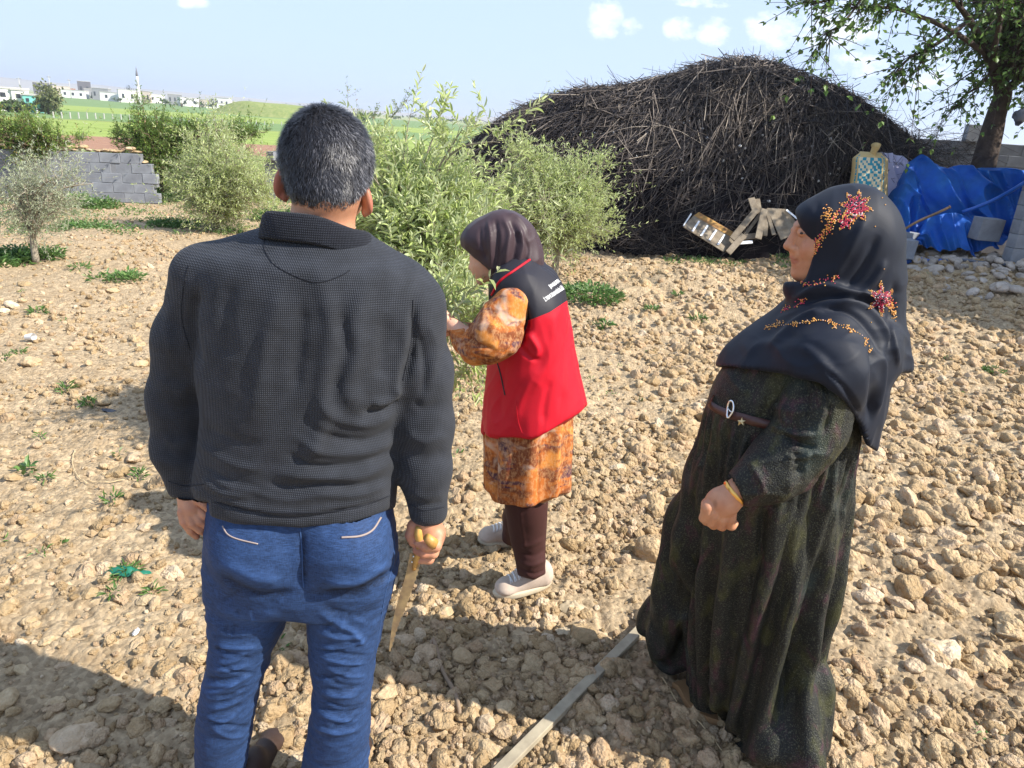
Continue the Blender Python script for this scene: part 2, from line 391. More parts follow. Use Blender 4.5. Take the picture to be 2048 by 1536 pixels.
def creases(V, N, lines, warp=6.0, seed=3):
    """sculpt folds: lines = (pixel polyline, half width px, amplitude m); acts on the side turned to the camera"""
    px, py = PJ(V); face = np.clip(-(N@(_f))*2.0+.5, 0, 1)*0
    toC = _C-V; toC /= np.linalg.norm(toC, axis=1, keepdims=True); face = sstep(-.15, .3, (N*toC).sum(1))
    wob = noise(V, 14, seed)*warp; d = np.zeros(len(V)); x = px+wob; y = py+noise(V, 14, seed+9)*warp
    for pts, w, amp in lines:
        P = curve(np.array(pts, float), max(8, 4*len(pts))) if len(pts) > 2 else np.array(pts, float)
        best = np.full(len(V), 1e9); tt = np.zeros(len(V)); m = len(P)-1
        sel = (x > P[:, 0].min()-3*w) & (x < P[:, 0].max()+3*w) & (y > P[:, 1].min()-3*w) & (y < P[:, 1].max()+3*w); xs = x[sel]; ys = y[sel]
        if not len(xs): continue
        b = np.full(len(xs), 1e9); ts = np.zeros(len(xs))
        for i in range(m):
            e = P[i+1]-P[i]; t = np.clip(((xs-P[i, 0])*e[0]+(ys-P[i, 1])*e[1])/max(e@e, 1e-6), 0, 1)
            q = (xs-P[i, 0]-t*e[0])**2+(ys-P[i, 1]-t*e[1])**2; better = q < b; b = np.where(better, q, b); ts = np.where(better, (i+t)/m, ts)
        taper = np.clip(np.minimum(ts, 1-ts)*5+.15, 0, 1); q = np.sqrt(b)/w
        d[sel] += amp*taper*np.exp(-q*q)
    return V+N*(d*face)[:, None], d
def levels(rows):
    """rows (py, left px, right px, Y, half depth) -> loft levels"""
    o = []
    for py, l, r, Y, b in rows:
        pl = A(l, py, Y); pr = A(r, py, Y); o.append(((pl[2]+pr[2])/2, (pl[0]+pr[0])/2, Y, abs(pr[0]-pl[0])/2, b))
    return o
# ---------------------------------------------------------------- the ground
def soil_extra(t, c, vec, b):
    return None
def soil_material(name):
    m = bpy.data.materials.new(name); m.use_nodes = True; t = m.node_tree; t.nodes.clear(); L = t.links
    out = nd(t, 'ShaderNodeOutputMaterial'); b = nd(t, 'ShaderNodeBsdfPrincipled'); L.new(b.outputs[0], out.inputs[0]); b.inputs['Roughness'].default_value = .95; b.inputs['Specular IOR Level'].default_value = .1
    g = nd(t, 'ShaderNodeNewGeometry'); P = g.outputs['Position']
    def N(scale, det=5, r=.6):
        n = nd(t, 'ShaderNodeTexNoise'); n.inputs['Scale'].default_value = scale; n.inputs['Detail'].default_value = det; n.inputs['Roughness'].default_value = r; L.new(P, n.inputs['Vector']); return n.outputs['Fac']
    def ramp(f, a, ca, bb, cb):
        r = nd(t, 'ShaderNodeValToRGB'); e = r.color_ramp.elements; e[0].position = a; e[0].color = (*ca, 1); e[1].position = bb; e[1].color = (*cb, 1); L.new(f, r.inputs[0]); return r.outputs[0]
    c1 = ramp(N(1.3, 4), .35, (.33, .245, .145), .65, (.43, .33, .205))
    c2 = ramp(N(22, 6, .7), .36, (.20, .135, .08), .62, (.52, .40, .26))
    mx = nd(t, 'ShaderNodeMix', data_type='RGBA'); mx.inputs['Factor'].default_value = .5; L.new(c1, mx.inputs['A']); L.new(c2, mx.inputs['B'])
    vo = nd(t, 'ShaderNodeTexVoronoi'); vo.inputs['Scale'].default_value = 48; L.new(P, vo.inputs['Vector'])
    hv = nd(t, 'ShaderNodeHueSaturation'); L.new(mx.outputs['Result'], hv.inputs['Color'])
    sp = nd(t, 'ShaderNodeSeparateColor'); L.new(vo.outputs['Color'], sp.inputs[0])
    L.new(math_node(t, 'ADD', math_node(t, 'MULTIPLY', sp.outputs[0], .5), .76), hv.inputs['Value']); L.new(hv.outputs[0], b.inputs['Base Color'])
    h = math_node(t, 'ADD', math_node(t, 'MULTIPLY', N(60, 8, .75), 1.0), math_node(t, 'MULTIPLY', vo.outputs['Distance'], -.9))
    bp = nd(t, 'ShaderNodeBump'); bp.inputs['Strength'].default_value = .9; bp.inputs['Distance'].default_value = .012; L.new(h, bp.inputs['Height']); L.new(bp.outputs[0], b.inputs['Normal'])
    return m
M_soil = soil_material('dry_stony_soil')
def field_mat(name, a, b_, sc=.05, stretch=(1, 6, 1), c=None):
    m = bpy.data.materials.new(name); m.use_nodes = True; t = m.node_tree; t.nodes.clear(); L = t.links
    out = nd(t, 'ShaderNodeOutputMaterial'); b = nd(t, 'ShaderNodeBsdfPrincipled'); L.new(b.outputs[0], out.inputs[0]); b.inputs['Roughness'].default_value = .9; b.inputs['Specular IOR Level'].default_value = .1
    g = nd(t, 'ShaderNodeNewGeometry'); mp = nd(t, 'ShaderNodeMapping'); mp.inputs['Scale'].default_value = stretch; L.new(g.outputs['Position'], mp.inputs[0])
    n = nd(t, 'ShaderNodeTexNoise'); n.inputs['Scale'].default_value = sc; n.inputs['Detail'].default_value = 8; n.inputs['Roughness'].default_value = .65; L.new(mp.outputs[0], n.inputs['Vector'])
    r = nd(t, 'ShaderNodeValToRGB'); e = r.color_ramp.elements; e[0].position = .38; e[0].color = (*a, 1); e[1].position = .62; e[1].color = (*b_, 1); L.new(n.outputs['Fac'], r.inputs[0])
    L.new(r.outputs[0], b.inputs['Base Color'])
    n2 = nd(t, 'ShaderNodeTexNoise'); n2.inputs['Scale'].default_value = 6; n2.inputs['Detail'].default_value = 4; L.new(g.outputs['Position'], n2.inputs['Vector'])
    bp = nd(t, 'ShaderNodeBump'); bp.inputs['Strength'].default_value = .6; bp.inputs['Distance'].default_value = .08; L.new(n2.outputs['Fac'], bp.inputs['Height']); L.new(bp.outputs[0], b.inputs['Normal'])
    return m
M_wheat = field_mat('young_wheat', (.20, .265, .06), (.27, .33, .09), .12, (.4, 2.2, 1))
M_dgreen = field_mat('dark_green_crop', (.13, .20, .075), (.17, .245, .095), .1, (.3, 3, 1))
M_red = field_mat('red_ploughed_soil', (.24, .13, .085), (.34, .20, .13), 1.2, (1, 3, 1))
M_rough = field_mat('rough_meadow', (.16, .21, .06), (.25, .27, .10), .8, (1, 1, 1))
M_plain = field_mat('distant_plain', (.20, .27, .10), (.36, .33, .20), .01, (1, 3, 1))

def yard_bump(X, Y):
    P = np.stack([X, Y, np.zeros_like(X)], -1); D = np.sqrt(X*X+Y*Y)
    rough = .55+.45*sstep(.2, 2.2, X*.8+(Y-3)*.2)
    h = .028*fbm(P, 1.1, 2, 1)+.016*fbm(P, 4.5, 2, 5)*rough
    n = np.abs(noise(P, 9, 11)); h += .034*rough*(1-n)**3*(.5+.5*noise(P, 2.3, 21)); h -= .022*rough*np.clip(1-np.abs(noise(P, 6.5, 61))*3.2, 0, 1)
    c = fbm(P, 21, 2, 31); h += .013*rough*c; h += .006*noise(P, 58, 41)*sstep(8, 3, D)
    ridge = np.exp(-((Y-8.3-.2*X)/1.2)**2)*sstep(0.2, 2.0, X)*(.10+.10*fbm(P, 1.7, 2, 77)+.06*np.abs(noise(P, 5, 78))); h += ridge
    return h*sstep(17, 12, D)
def ground_h(X, Y): return T(X, Y)+yard_bump(np.asarray(X, float), np.asarray(Y, float))
dense = np.radians(np.linspace(90-51, 90+51, 700)); coarse = np.radians(np.linspace(90+51, 450-51, 84)[1:-1])
ang = np.concatenate([dense, coarse]); na = len(ang)
rr = np.concatenate([np.exp(np.linspace(math.log(.55), math.log(1.15), 24))[:-1], np.exp(np.linspace(math.log(1.15), math.log(4.5), 290))[:-1], np.exp(np.linspace(math.log(4.5), math.log(17), 190))])
ZONES = [(17, 26, 0), (26, 37, 4), (37, 58, 3), (58, 112, 1), (112, 118, 4), (118, 205, 2), (205, 300, 1), (300, 520, 2), (520, 900, 5), (900, 4200, 5)]
rf = [17.0]; zn = [4]
zr = list(np.exp(np.linspace(math.log(17), math.log(4200), 84))[1:])
for a_, b_, k in ZONES: zr += [a_, b_]
zr = np.array(sorted(set(np.round(zr, 3)))); zr = zr[zr > 17.0]
radii = np.concatenate([rr, zr])
X = radii[:, None]*np.cos(ang)[None]; Y = radii[:, None]*np.sin(ang)[None]; Z = ground_h(X, Y)
V = np.stack([X, Y, Z], -1).reshape(-1, 3); nr = len(radii)
i = np.arange(nr-1)[:, None]*na; j = np.arange(na)[None]; k = (j+1) % na
F = np.stack([i+j, i+na+j, i+na+k, i+k], -1).reshape(-1, 4)
mid = np.repeat((radii[:-1]+radii[1:])/2, na); fm = np.zeros(len(F), int)
for a_, b_, z_ in ZONES: fm[(mid > a_) & (mid <= b_)] = z_
# the red strip only lies to the left of the yard
fx = V[F].mean(1); az = fx[:, 0]/np.maximum(fx[:, 1], .01)
fm[(fm == 3) & ((az > -.30) | (fx[:, 1] < 0))] = 4
V = np.concatenate([V, [[0, 0, 0]]]); tri = np.stack([np.full(na, len(V)-1), np.arange(na), (np.arange(na)+1) % na], -1)
fm = np.concatenate([fm, np.zeros(na, int)])
ground = mesh('ground', V, [F, tri], [M_soil, M_wheat, M_dgreen, M_red, M_rough, M_plain], fmat=fm); ground['kind'] = 'structure'

# stones: shapes shared by all of them
def stone_extra(t, c, vec, b):
    g = nd(t, 'ShaderNodeAttribute', attribute_name='tint', attribute_type='INSTANCER'); oi = nd(t, 'ShaderNodeObjectInfo')
    v = math_node(t, 'FRACT', math_node(t, 'ADD', g.outputs['Fac'], oi.outputs['Random']))
    r = nd(t, 'ShaderNodeValToRGB'); e = r.color_ramp.elements; e[0].position = 0; e[0].color = (.31, .235, .14, 1); e[1].position = 1; e[1].color = (.54, .46, .35, 1)
    for p, cc in ((.3, (.37, .285, .18)), (.55, (.43, .345, .225)), (.75, (.38, .285, .19)), (.93, (.46, .37, .265))):
        q = e.new(p); q.color = (*cc, 1)
    t.links.new(v, r.inputs[0])
    mx = nd(t, 'ShaderNodeMix', data_type='RGBA', blend_type='MULTIPLY'); mx.inputs['Factor'].default_value = 1; t.links.new(r.outputs[0], mx.inputs['A']); t.links.new(c, mx.inputs['B'])
    return mx.outputs['Result']
M_stone = mat('field_stone', (1.15, 1.1, 1.04), .9, .15, noise_amt=.12, noise_scale=1.2, col2=(.95, .88, .78), bump=.5, bump_scale=3.0, bump_dist=.05, extra=stone_extra)
M_clod = mat('earth_clod', (1.12, 1.05, .97), .97, .08, noise_amt=.16, noise_scale=2.2, col2=(.95, .86, .75), bump=.6, bump_scale=3, bump_dist=.06, extra=stone_extra)
def stone_shape(seed, sub, rough_, flat=.75, plan=5):
    r_ = np.random.default_rng(seed); V, F = ico(sub)
    for _ in range(plan):
        n = r_.normal(size=3); n /= np.linalg.norm(n); d = r_.uniform(.55, .9); q = V@n; V = np.where((q > d)[:, None], V-(q-d)[:, None]*n*.9, V)
    V = V*(1+rough_*fbm(V+seed, 1.6, 3, seed))[:, None]; V = V*np.array([1, r_.uniform(.7, .95), flat*r_.uniform(.8, 1.1)])
    return V, F
stone_meshes = []
for q in range(7):
    V, F = stone_shape(100+q, 3, .10, .72); stone_meshes.append(meshdata('stone', V, F, M_stone))
clod_objs = []
for q in range(4):
    V, F = stone_shape(200+q, 2, .38, .85, 4); clod_objs.append(bpy.data.objects.new('clod_shape', meshdata('clod_shape', V, F, M_clod)))
for q in range(3):
    V, F = stone_shape(300+q, 2, .12, .7, 5); clod_objs.append(bpy.data.objects.new('pebble_shape', meshdata('pebble_shape', V, F, M_stone)))
def scatter(name, P, scl, rot, idx, tint, objs, label=None):
    """one object that repeats the given shapes on its own points"""
    me = bpy.data.meshes.new(name); me.vertices.add(len(P)); me.vertices.foreach_set('co', np.asarray(P, np.float32).ravel())
    for nme, ty, d, key in (('scl', 'FLOAT_VECTOR', scl, 'vector'), ('rot', 'FLOAT_VECTOR', rot, 'vector'), ('idx', 'FLOAT', idx, 'value'), ('tint', 'FLOAT', tint, 'value')):
        a_ = me.attributes.new(nme, ty, 'POINT'); a_.data.foreach_set(key, np.asarray(d, np.float32).ravel())
    o = link(name, me); o['kind'] = 'stuff'
    g = bpy.data.node_groups.new(name, 'GeometryNodeTree'); g.interface.new_socket('Geometry', in_out='INPUT', socket_type='NodeSocketGeometry'); g.interface.new_socket('Geometry', in_out='OUTPUT', socket_type='NodeSocketGeometry')
    gi = g.nodes.new('NodeGroupInput'); go = g.nodes.new('NodeGroupOutput'); jn = g.nodes.new('GeometryNodeJoinGeometry'); g.links.new(jn.outputs[0], go.inputs[0])
    def na_(n_, ty):
        a_ = g.nodes.new('GeometryNodeInputNamedAttribute'); a_.data_type = ty; a_.inputs['Name'].default_value = n_; return a_.outputs['Attribute']
    sc_ = na_('scl', 'FLOAT_VECTOR'); ro_ = na_('rot', 'FLOAT_VECTOR'); ix_ = na_('idx', 'FLOAT')
    for q, ob in enumerate(objs):
        oi = g.nodes.new('GeometryNodeObjectInfo'); oi.inputs['Object'].default_value = ob; oi.inputs['As Instance'].default_value = True
        cp = g.nodes.new('FunctionNodeCompare'); cp.data_type = 'FLOAT'; cp.operation = 'EQUAL'; g.links.new(ix_, cp.inputs[0]); cp.inputs[1].default_value = float(q); cp.inputs['Epsilon'].default_value = .1
        ip = g.nodes.new('GeometryNodeInstanceOnPoints'); g.links.new(gi.outputs[0], ip.inputs['Points']); g.links.new(cp.outputs[0], ip.inputs['Selection']); g.links.new(oi.outputs['Geometry'], ip.inputs['Instance'])
        g.links.new(ro_, ip.inputs['Rotation']); g.links.new(sc_, ip.inputs['Scale']); g.links.new(ip.outputs[0], jn.inputs[0])
    md = o.modifiers.new('scatter', 'NODES'); md.node_group = g
    return o
def wedge(n, r0, r1, p=1.0, half=49):
    u = rng.random(n); r = (r0**(2-p)+(r1**(2-p)-r0**(2-p))*u)**(1/(2-p)) if p != 2 else r0*(r1/r0)**u
    th = np.radians(90+rng.uniform(-half, half, n)); return r*np.cos(th), r*np.sin(th)
def surf(n, r0, r1, s0, s1, p, sink, idxs, pw=2.2, dens=None):
    x, y = wedge(n, r0, r1, p)
    if dens is not None:
        kp = rng.random(n) < dens(x, y); x, y = x[kp], y[kp]
    n = len(x); s = s0+(s1-s0)*rng.random(n)**pw
    P = np.stack([x, y, ground_h(x, y)+s*sink], -1); scl = s[:, None]*rng.uniform(.75, 1.25, (n, 3)); rot = rng.uniform(-.5, .5, (n, 3)); rot[:, 2] = rng.uniform(0, 6.28, n)
    return P, scl, rot, rng.choice(idxs, n), rng.random(n)
def clump(x, y):
    P = np.stack([x, y, 0*x], -1); return np.clip(.42+1.0*noise(P, 1.3, 5)+.5*noise(P, 5, 6), .05, 1)*(.35+.65*sstep(-1.6, .3, x+.25*(y-2.2)))
def cat(*a): return [np.concatenate(z) for z in zip(*a)]
cl = cat(surf(30000, .9, 5, .004, .017, 1.1, .25, [0, 1, 2, 3], 2.0, clump), surf(13000, .9, 6, .014, .044, 1.0, .0, [0, 1, 2, 3], 2.3, clump), surf(60000, 4, 17, .008, .040, .9, .15, [0, 1, 2, 3], 2.2, clump),
         surf(10500, 2.6, 14, .025, .075, .8, .0, [0, 1, 2, 3], 2.2, lambda x, y: sstep(-.1, 1.4, x-.1*y+.3*noise(np.stack([x, y, 0*x], -1), .8, 9))))
kp = np.ones(len(cl[0]), bool)
scatter('soil_clods', *[c[kp] for c in cl], clod_objs)
pb = cat(surf(6000, .9, 5, .003, .012, 1.1, .3, [4, 5, 6], 2.0), surf(8000, 3, 17, .006, .028, .9, .3, [4, 5, 6], 2.5), surf(1500, 1, 17, .012, .035, 1.0, .3, [4, 5, 6], 2.0))
scatter('gravel', *pb, clod_objs)
# the 300 largest stones, each its own piece of the ground
def put_stone(x, y, s, sq=1.0, rz=None, lift=.25):
    o = link('stone', stone_meshes[rng.integers(7)], ground)
    o.location = (x, y, float(ground_h(x, y))+s*lift*sq); o.scale = (s*rng.uniform(.9, 1.2), s*rng.uniform(.8, 1.1), s*sq*rng.uniform(.8, 1.1))
    o.rotation_euler = (rng.uniform(-.3, .3), rng.uniform(-.3, .3), rng.uniform(0, 6.28) if rz is None else rz)
STPX = [(220, 1424, 26), (112, 1410, 22), (105, 1480, 24), (345, 1360, 22), (45, 1345, 20), (128, 1340, 15), (180, 1195, 18), (65, 1250, 15), (95, 1290, 16), (45, 1292, 14), (275, 1300, 18), (350, 1300, 16), (145, 1270, 20), (375, 1240, 18),
        (1010, 1425, 24), (1005, 1465, 22), (975, 1400, 13), (1005, 1270, 18), (912, 1180, 17), (970, 1170, 13), (900, 1165, 16), (990, 1150, 20), (860, 1170, 20), (845, 1270, 18), (830, 1225, 11), (1050, 1285, 16), (1175, 1275, 14), (1065, 1290, 12), (800, 1250, 10),
        (735, 1255, 16), (640, 1470, 18), (660, 1230, 22), (1200, 1410, 18), (1195, 1450, 16), (1120, 1300, 10), (955, 1250, 10), (985, 1345, 14), (1140, 1350, 10), (1250, 1410, 14), (1960, 1170, 22), (1900, 1000, 18), (1825, 1345, 24), (1770, 1425, 26), (1660, 1470, 20), (1690, 1400, 16),
        (1880, 1500, 26), (1800, 1500, 18), (1830, 900, 34), (1930, 1060, 18), (2020, 1080, 16), (1850, 1070, 16), (1740, 990, 18), (1720, 1240, 18), (1990, 900, 16), (1935, 860, 14), (1780, 840, 16), (1690, 880, 14), (1580, 760, 14), (1360, 850, 14), (1330, 1060, 16), (1240, 1000, 14), (1290, 1110, 15), (1180, 900, 14), (1160, 830, 20), (1215, 1120, 14),
        (30, 960, 18), (270, 915, 20), (340, 950, 18), (230, 1030, 16), (60, 1080, 20), (195, 855, 16), (140, 700, 14), (250, 770, 10), (90, 840, 12), (330, 700, 12), (210, 1075, 14), (25, 720, 10), (310, 1215, 15), (350, 1145, 16), (270, 1150, 14), (15, 1410, 30)]
for (px, py, r_) in STPX:
    p = gpoint(px, py); s = r_/FPX*float((p-_C)@_f)*.92; put_stone(p[0], p[1], s, .8)
x, y = wedge(240, 1.3, 9, .7); 
for q in range(215): put_stone(x[q], y[q], (.022+.03*rng.random()**2)*(1+.08*y[q]), .8)
# ================================================================ beyond the yard
M_wheatgrass = mat('wheat_blades', (.17, .26, .05), .7, .25, transl=.3, col2=(.30, .34, .10), noise_scale=.8)
def far_pt(px, D):
    """point on the land at distance D in the column px of the view"""
    d = ray(px, 200); k = D/math.hypot(d[0], d[1]); return np.array([d[0]*k, d[1]*k, float(T(d[0]*k, d[1]*k))])
# hills on the horizon
M_hill = mat('hazy_hill', (.30, .27, .24), .95, .05, col2=(.36, .33, .28), noise_scale=.002)
hx = np.linspace(-80, 80, 220); th = np.radians(90-hx); r_ = 3300.0
hgt = 1.7+r_/FPX*(6+14*np.exp(-((hx+44)/22)**2)+3*noise(np.stack([hx*.12, 0*hx, 0*hx], -1), 1, 5)+1.2*noise(np.stack([hx*.5, 0*hx, 0*hx], -1), 1, 6))*1.0
V = []
for rk, hk in ((2700, 0), (3000, .55), (3300, 1), (3700, .0)): V.append(np.stack([rk*np.cos(th), rk*np.sin(th), np.where(hk > 0, hgt*hk, -20)], -1))
V = np.concatenate(V); i_ = np.arange(3)[:, None]*220; j_ = np.arange(219)[None]
hl = mesh('hills', V, np.stack([i_+j_, i_+220+j_, i_+221+j_, i_+j_+1], -1).reshape(-1, 4), M_hill); hl['kind'] = 'structure'
# green knoll behind the field
def mound(name, px, D, wpx, hm, m, ky=.5):
    c = far_pt(px, D); R_ = wpx/FPX*D/2; n = 28; x, y = np.meshgrid(np.linspace(-1, 1, n), np.linspace(-1, 1, n)); r2_ = np.clip(1-(x*x+y*y), 0, 1)
    z = hm*sstep(0, .75, r2_)*(1+.12*noise(np.stack([x, y, 0*x], -1), 3, 4))-.3; V = np.stack([c[0]+x*R_, c[1]+y*R_*ky, c[2]+z], -1).reshape(-1, 3); i_ = np.arange(n-1)[:, None]*n; j_ = np.arange(n-1)[None]
    o = mesh(name, V, np.stack([i_+j_, i_+j_+1, i_+n+j_+1, i_+n+j_], -1).reshape(-1, 4), m); o['kind'] = 'structure'; return o
mound('grassy_knoll', 555, 330, 260, 5.4, M_rough); 
# leaf-made crowns for far trees
def leaf_blob(mb, c, R_, n, s, seed, flat=.8):
    r2 = np.random.default_rng(seed); k = max(5, int(n/60)); cc = c+r2.normal(size=(k, 3))*np.array(R_)*.45; q = cc[r2.integers(k, size=n)]+r2.normal(size=(n, 3))*np.array(R_)*.24
    d = r2.normal(size=(n, 3)); d /= np.linalg.norm(d, axis=1, keepdims=True); e = np.cross(d, r2.normal(size=(n, 3))); e /= np.linalg.norm(e, axis=1, keepdims=True); s_ = s*r2.uniform(.6, 1.4, (n, 1))
    V = np.stack([q-d*s_, q+e*s_*.6, q+d*s_, q-e*s_*.6], 1).reshape(-1, 3); F = np.arange(n*4).reshape(-1, 4); mb.add(V, F, np.repeat(r2.random(n), 4))
M_farleaf = mat('far_foliage', attr='tint', attr_cols=[(0, (.045, .075, .03)), (1, (.10, .14, .05))], rough=.8, transl=.2)
M_farpale = mat('far_pale_foliage', attr='tint', attr_cols=[(0, (.12, .14, .055)), (1, (.21, .22, .10))], rough=.8, transl=.2)
M_cyp = mat('cypress_foliage', attr='tint', attr_cols=[(0, (.015, .03, .018)), (1, (.035, .055, .03))], rough=.9)
M_bark = mat('grey_brown_bark', (.12, .085, .06), .9, .1, noise_amt=.15, noise_scale=12, bump=.8, bump_scale=40, bump_dist=.01)
ftree_n = 0
def far_tree(px, D, wpx, hpx, m, label, kind='far_tree', cat_='tree', group=None, n=260, dz=0, seed=1):
    c = far_pt(px, D); W_ = wpx/FPX*D*.5; H_ = hpx/FPX*D; t = empty(kind, c+[0, 0, dz], label, cat_, group)
    q = tube([c+[0, 0, dz-.3], c+[W_*.04, 0, dz+H_*.3], c+[0, 0, dz+H_*.65]], [W_*.09, W_*.06, W_*.02], 6); mesh('trunk', q[0], q[1], M_bark, t)
    mb = MB(); leaf_blob(mb, c+[0, 0, dz+H_*.58], (W_*.95, W_*.95, H_*.44), n, W_*.11, seed); mb.build('crown', m, t, smooth=False); return t
# houses
M_wall_w = mat('white_render', (.72, .71, .68), .9, .1, noise_amt=.05, noise_scale=.4); M_wall_g = mat('grey_block_wall', (.27, .27, .28), .9, .1, noise_amt=.1, noise_scale=.5)
M_wall_b = mat('beige_render', (.52, .44, .37), .9, .1, noise_amt=.06, noise_scale=.4); M_wall_d = mat('dark_wall', (.14, .135, .15), .9, .1); M_teal = mat('teal_render', (.20, .50, .44), .8, .2); M_redr = mat('red_roof', (.40, .17, .12), .85, .1, noise_amt=.08, noise_scale=1)
M_win = mat('dark_window_glass', (.035, .04, .05), .2, .6); M_concrete = mat('pale_concrete', (.46, .44, .41), .9, .1, noise_amt=.07, noise_scale=.8)
def house(px, D, wpx, hpx, m, label, cat_='house', depth=None, roof=None, parapet=True, windows=2, floors=1, yaw=0.0, group='flat-roofed houses of the far village', basepx=0):
    c = far_pt(px, D); W_ = wpx/FPX*D; H_ = hpx/FPX*D; c[2] += basepx/FPX*D; dp = depth or W_*.7; az = math.atan2(c[0], c[1]); R_ = rotz(-az+yaw); t = empty('village_house', c, label, cat_, group)
    def put(lo, hi, nm, mm_, par=t, bev=0):
        V, F = boxv(lo, hi, bev); return mesh(nm, c+V@R_.T, F, mm_, par, smooth=False)
    put((-W_/2, -dp/2, -1.5), (W_/2, dp/2, H_), 'wall', m)
    if roof is not None:
        o_ = W_*.06; V = np.array([[-W_/2-o_, -dp/2-o_, H_+.01], [W_/2+o_, -dp/2-o_, H_+.01], [W_/2+o_, dp/2+o_, H_+.01], [-W_/2-o_, dp/2+o_, H_+.01], [-W_*.22, 0, H_*1.45], [W_*.22, 0, H_*1.45]])
        mesh('roof', c+V@R_.T, [np.array([[0, 1, 5, 4], [2, 3, 4, 5], [3, 2, 1, 0]]), np.array([[1, 2, 5], [3, 0, 4]])], roof, t, smooth=False)
    else: put((-W_/2-.15, -dp/2-.15, H_+.003), (W_/2+.15, dp/2+.15, H_+.3), 'roof', M_concrete)
    for fl in range(floors):
        for k_ in range(windows):
            x_ = -W_/2+W_*(k_+.5)/windows*1.0; z0 = H_*(fl+.35)/floors; ww = min(W_/windows*.32, 1.2); wh = H_/floors*.36; put((x_-ww/2, -dp/2-.06, z0), (x_+ww/2, -dp/2+.02, z0+wh), 'window', M_win)
    return t
r2 = np.random.default_rng(5)
VIL = [(122, 520, 26, 11, 0, 'long beige house behind the pale roadside tree'), (186, 540, 22, 10, 1, 'grey block house with dark upper rooms left of the cypress'), (152, 505, 34, 8, 2, 'low white house at the top of the wheat slope'), (172, 560, 18, 17, 3, 'tall dark unfinished house above the white ones'), (205, 500, 24, 12, 1, 'grey house beside a long white yard wall'),
       (231, 480, 38, 9, 2, 'long white house with the brightest facade of the village'), (255, 470, 26, 13, 2, 'white two-storey house just left of the minaret'), (288, 520, 22, 12, 0, 'beige house just right of the minaret foot'), (310, 540, 26, 9, 2, 'white house seen through the top of the dark shrub'), (376, 480, 30, 9, 2, 'white house right of the tall dark shrub'), (402, 500, 28, 8, 0, 'beige shed-like house right of the shrub top'),
       (350, 520, 22, 11, 1, 'grey house standing over the dark shrub tips'), (446, 470, 24, 12, 2, 'white house left of the grassy knoll'), (430, 460, 30, 6, 2, 'low white outbuilding in front of the knoll house'), (470, 500, 20, 8, 0, 'beige house at the left foot of the knoll'), (92, 600, 26, 12, 3, 'dark house behind the pale roadside tree'), (540, 620, 34, 6, 2, 'tiny white house on the ridge above the knoll'), (606, 640, 24, 6, 0, 'small beige house on the skyline left of the man')]
for px_, D_, w_2, h_2, k_, lb in VIL: house(px_, D_, w_2, h_2*1.45, (M_wall_b, M_wall_g, M_wall_w, M_wall_d)[k_], lb, windows=int(r2.integers(2, 4)), yaw=r2.uniform(-.3, .3))
house(654, 520, 34, 6, M_wall_w, 'white house with a red hipped roof on the skyline behind the man', roof=M_redr, windows=2, group=None); house(135, 560, 26, 13, M_redr, 'reddish house in the middle of the far village', windows=2, group=None)
# near villas at the left edge
house(10, 168, 46, 36, M_wall_w, 'white house with dark upper storey at the left edge', windows=2, floors=2, yaw=.25, group=None, depth=9, basepx=-4)
house(42, 166, 17, 34, M_wall_w, 'bright white tower-like house wing beside the teal villa', windows=1, floors=2, yaw=-.1, group=None, depth=6, basepx=-3)
vt = house(70, 164, 26, 28, M_teal, 'teal and white two-storey villa with balcony by the roadside tree', cat_='villa', windows=2, floors=2, yaw=-.15, group=None, depth=5, basepx=-3)
c = far_pt(70, 160.5)
for k_ in (-1.35, 0.1, 1.5):
    V, F = boxv((c[0]+k_-.12, c[1]-.12, c[2]-.8), (c[0]+k_+.12, c[1]+.12, c[2]+1.6)); mesh('column', V, F, M_wall_w, vt, smooth=False)
V, F = boxv((c[0]-1.7, c[1]-.4, c[2]+1.603), (c[0]+1.7, c[1]+1.2, c[2]+1.75)); mesh('balcony', V, F, M_teal, vt, smooth=False)
# minaret
c = far_pt(279, 470); sc_ = 470/FPX; t = empty('minaret', c, 'slender white minaret with a dark pointed cap above the village', 'minaret')
q = tube([c+[0, 0, -1], c+[0, 0, 20*sc_], c+[0, 0, 26*sc_]], [2.6*sc_, 2.3*sc_, 2.1*sc_], 12); mesh('shaft', q[0], q[1], M_wall_w, t)
q = tube([c+[0, 0, 26*sc_], c+[0, 0, 27.5*sc_], c+[0, 0, 28.5*sc_]], [2.2*sc_, 3.1*sc_, 3.1*sc_], 12); mesh('balcony', q[0], q[1], M_wall_w, t)
q = tube([c+[0, 0, 28.5*sc_], c+[0, 0, 42*sc_]], [1.8*sc_, 1.7*sc_], 12); mesh('upper_shaft', q[0], q[1], M_wall_w, t)
q = tube([c+[0, 0, 42*sc_], c+[0, 0, 44*sc_], c+[0, 0, 57*sc_]], [2.0*sc_, 1.9*sc_, .1*sc_], 12); mesh('cap', q[0], q[1], M_wall_d, t)
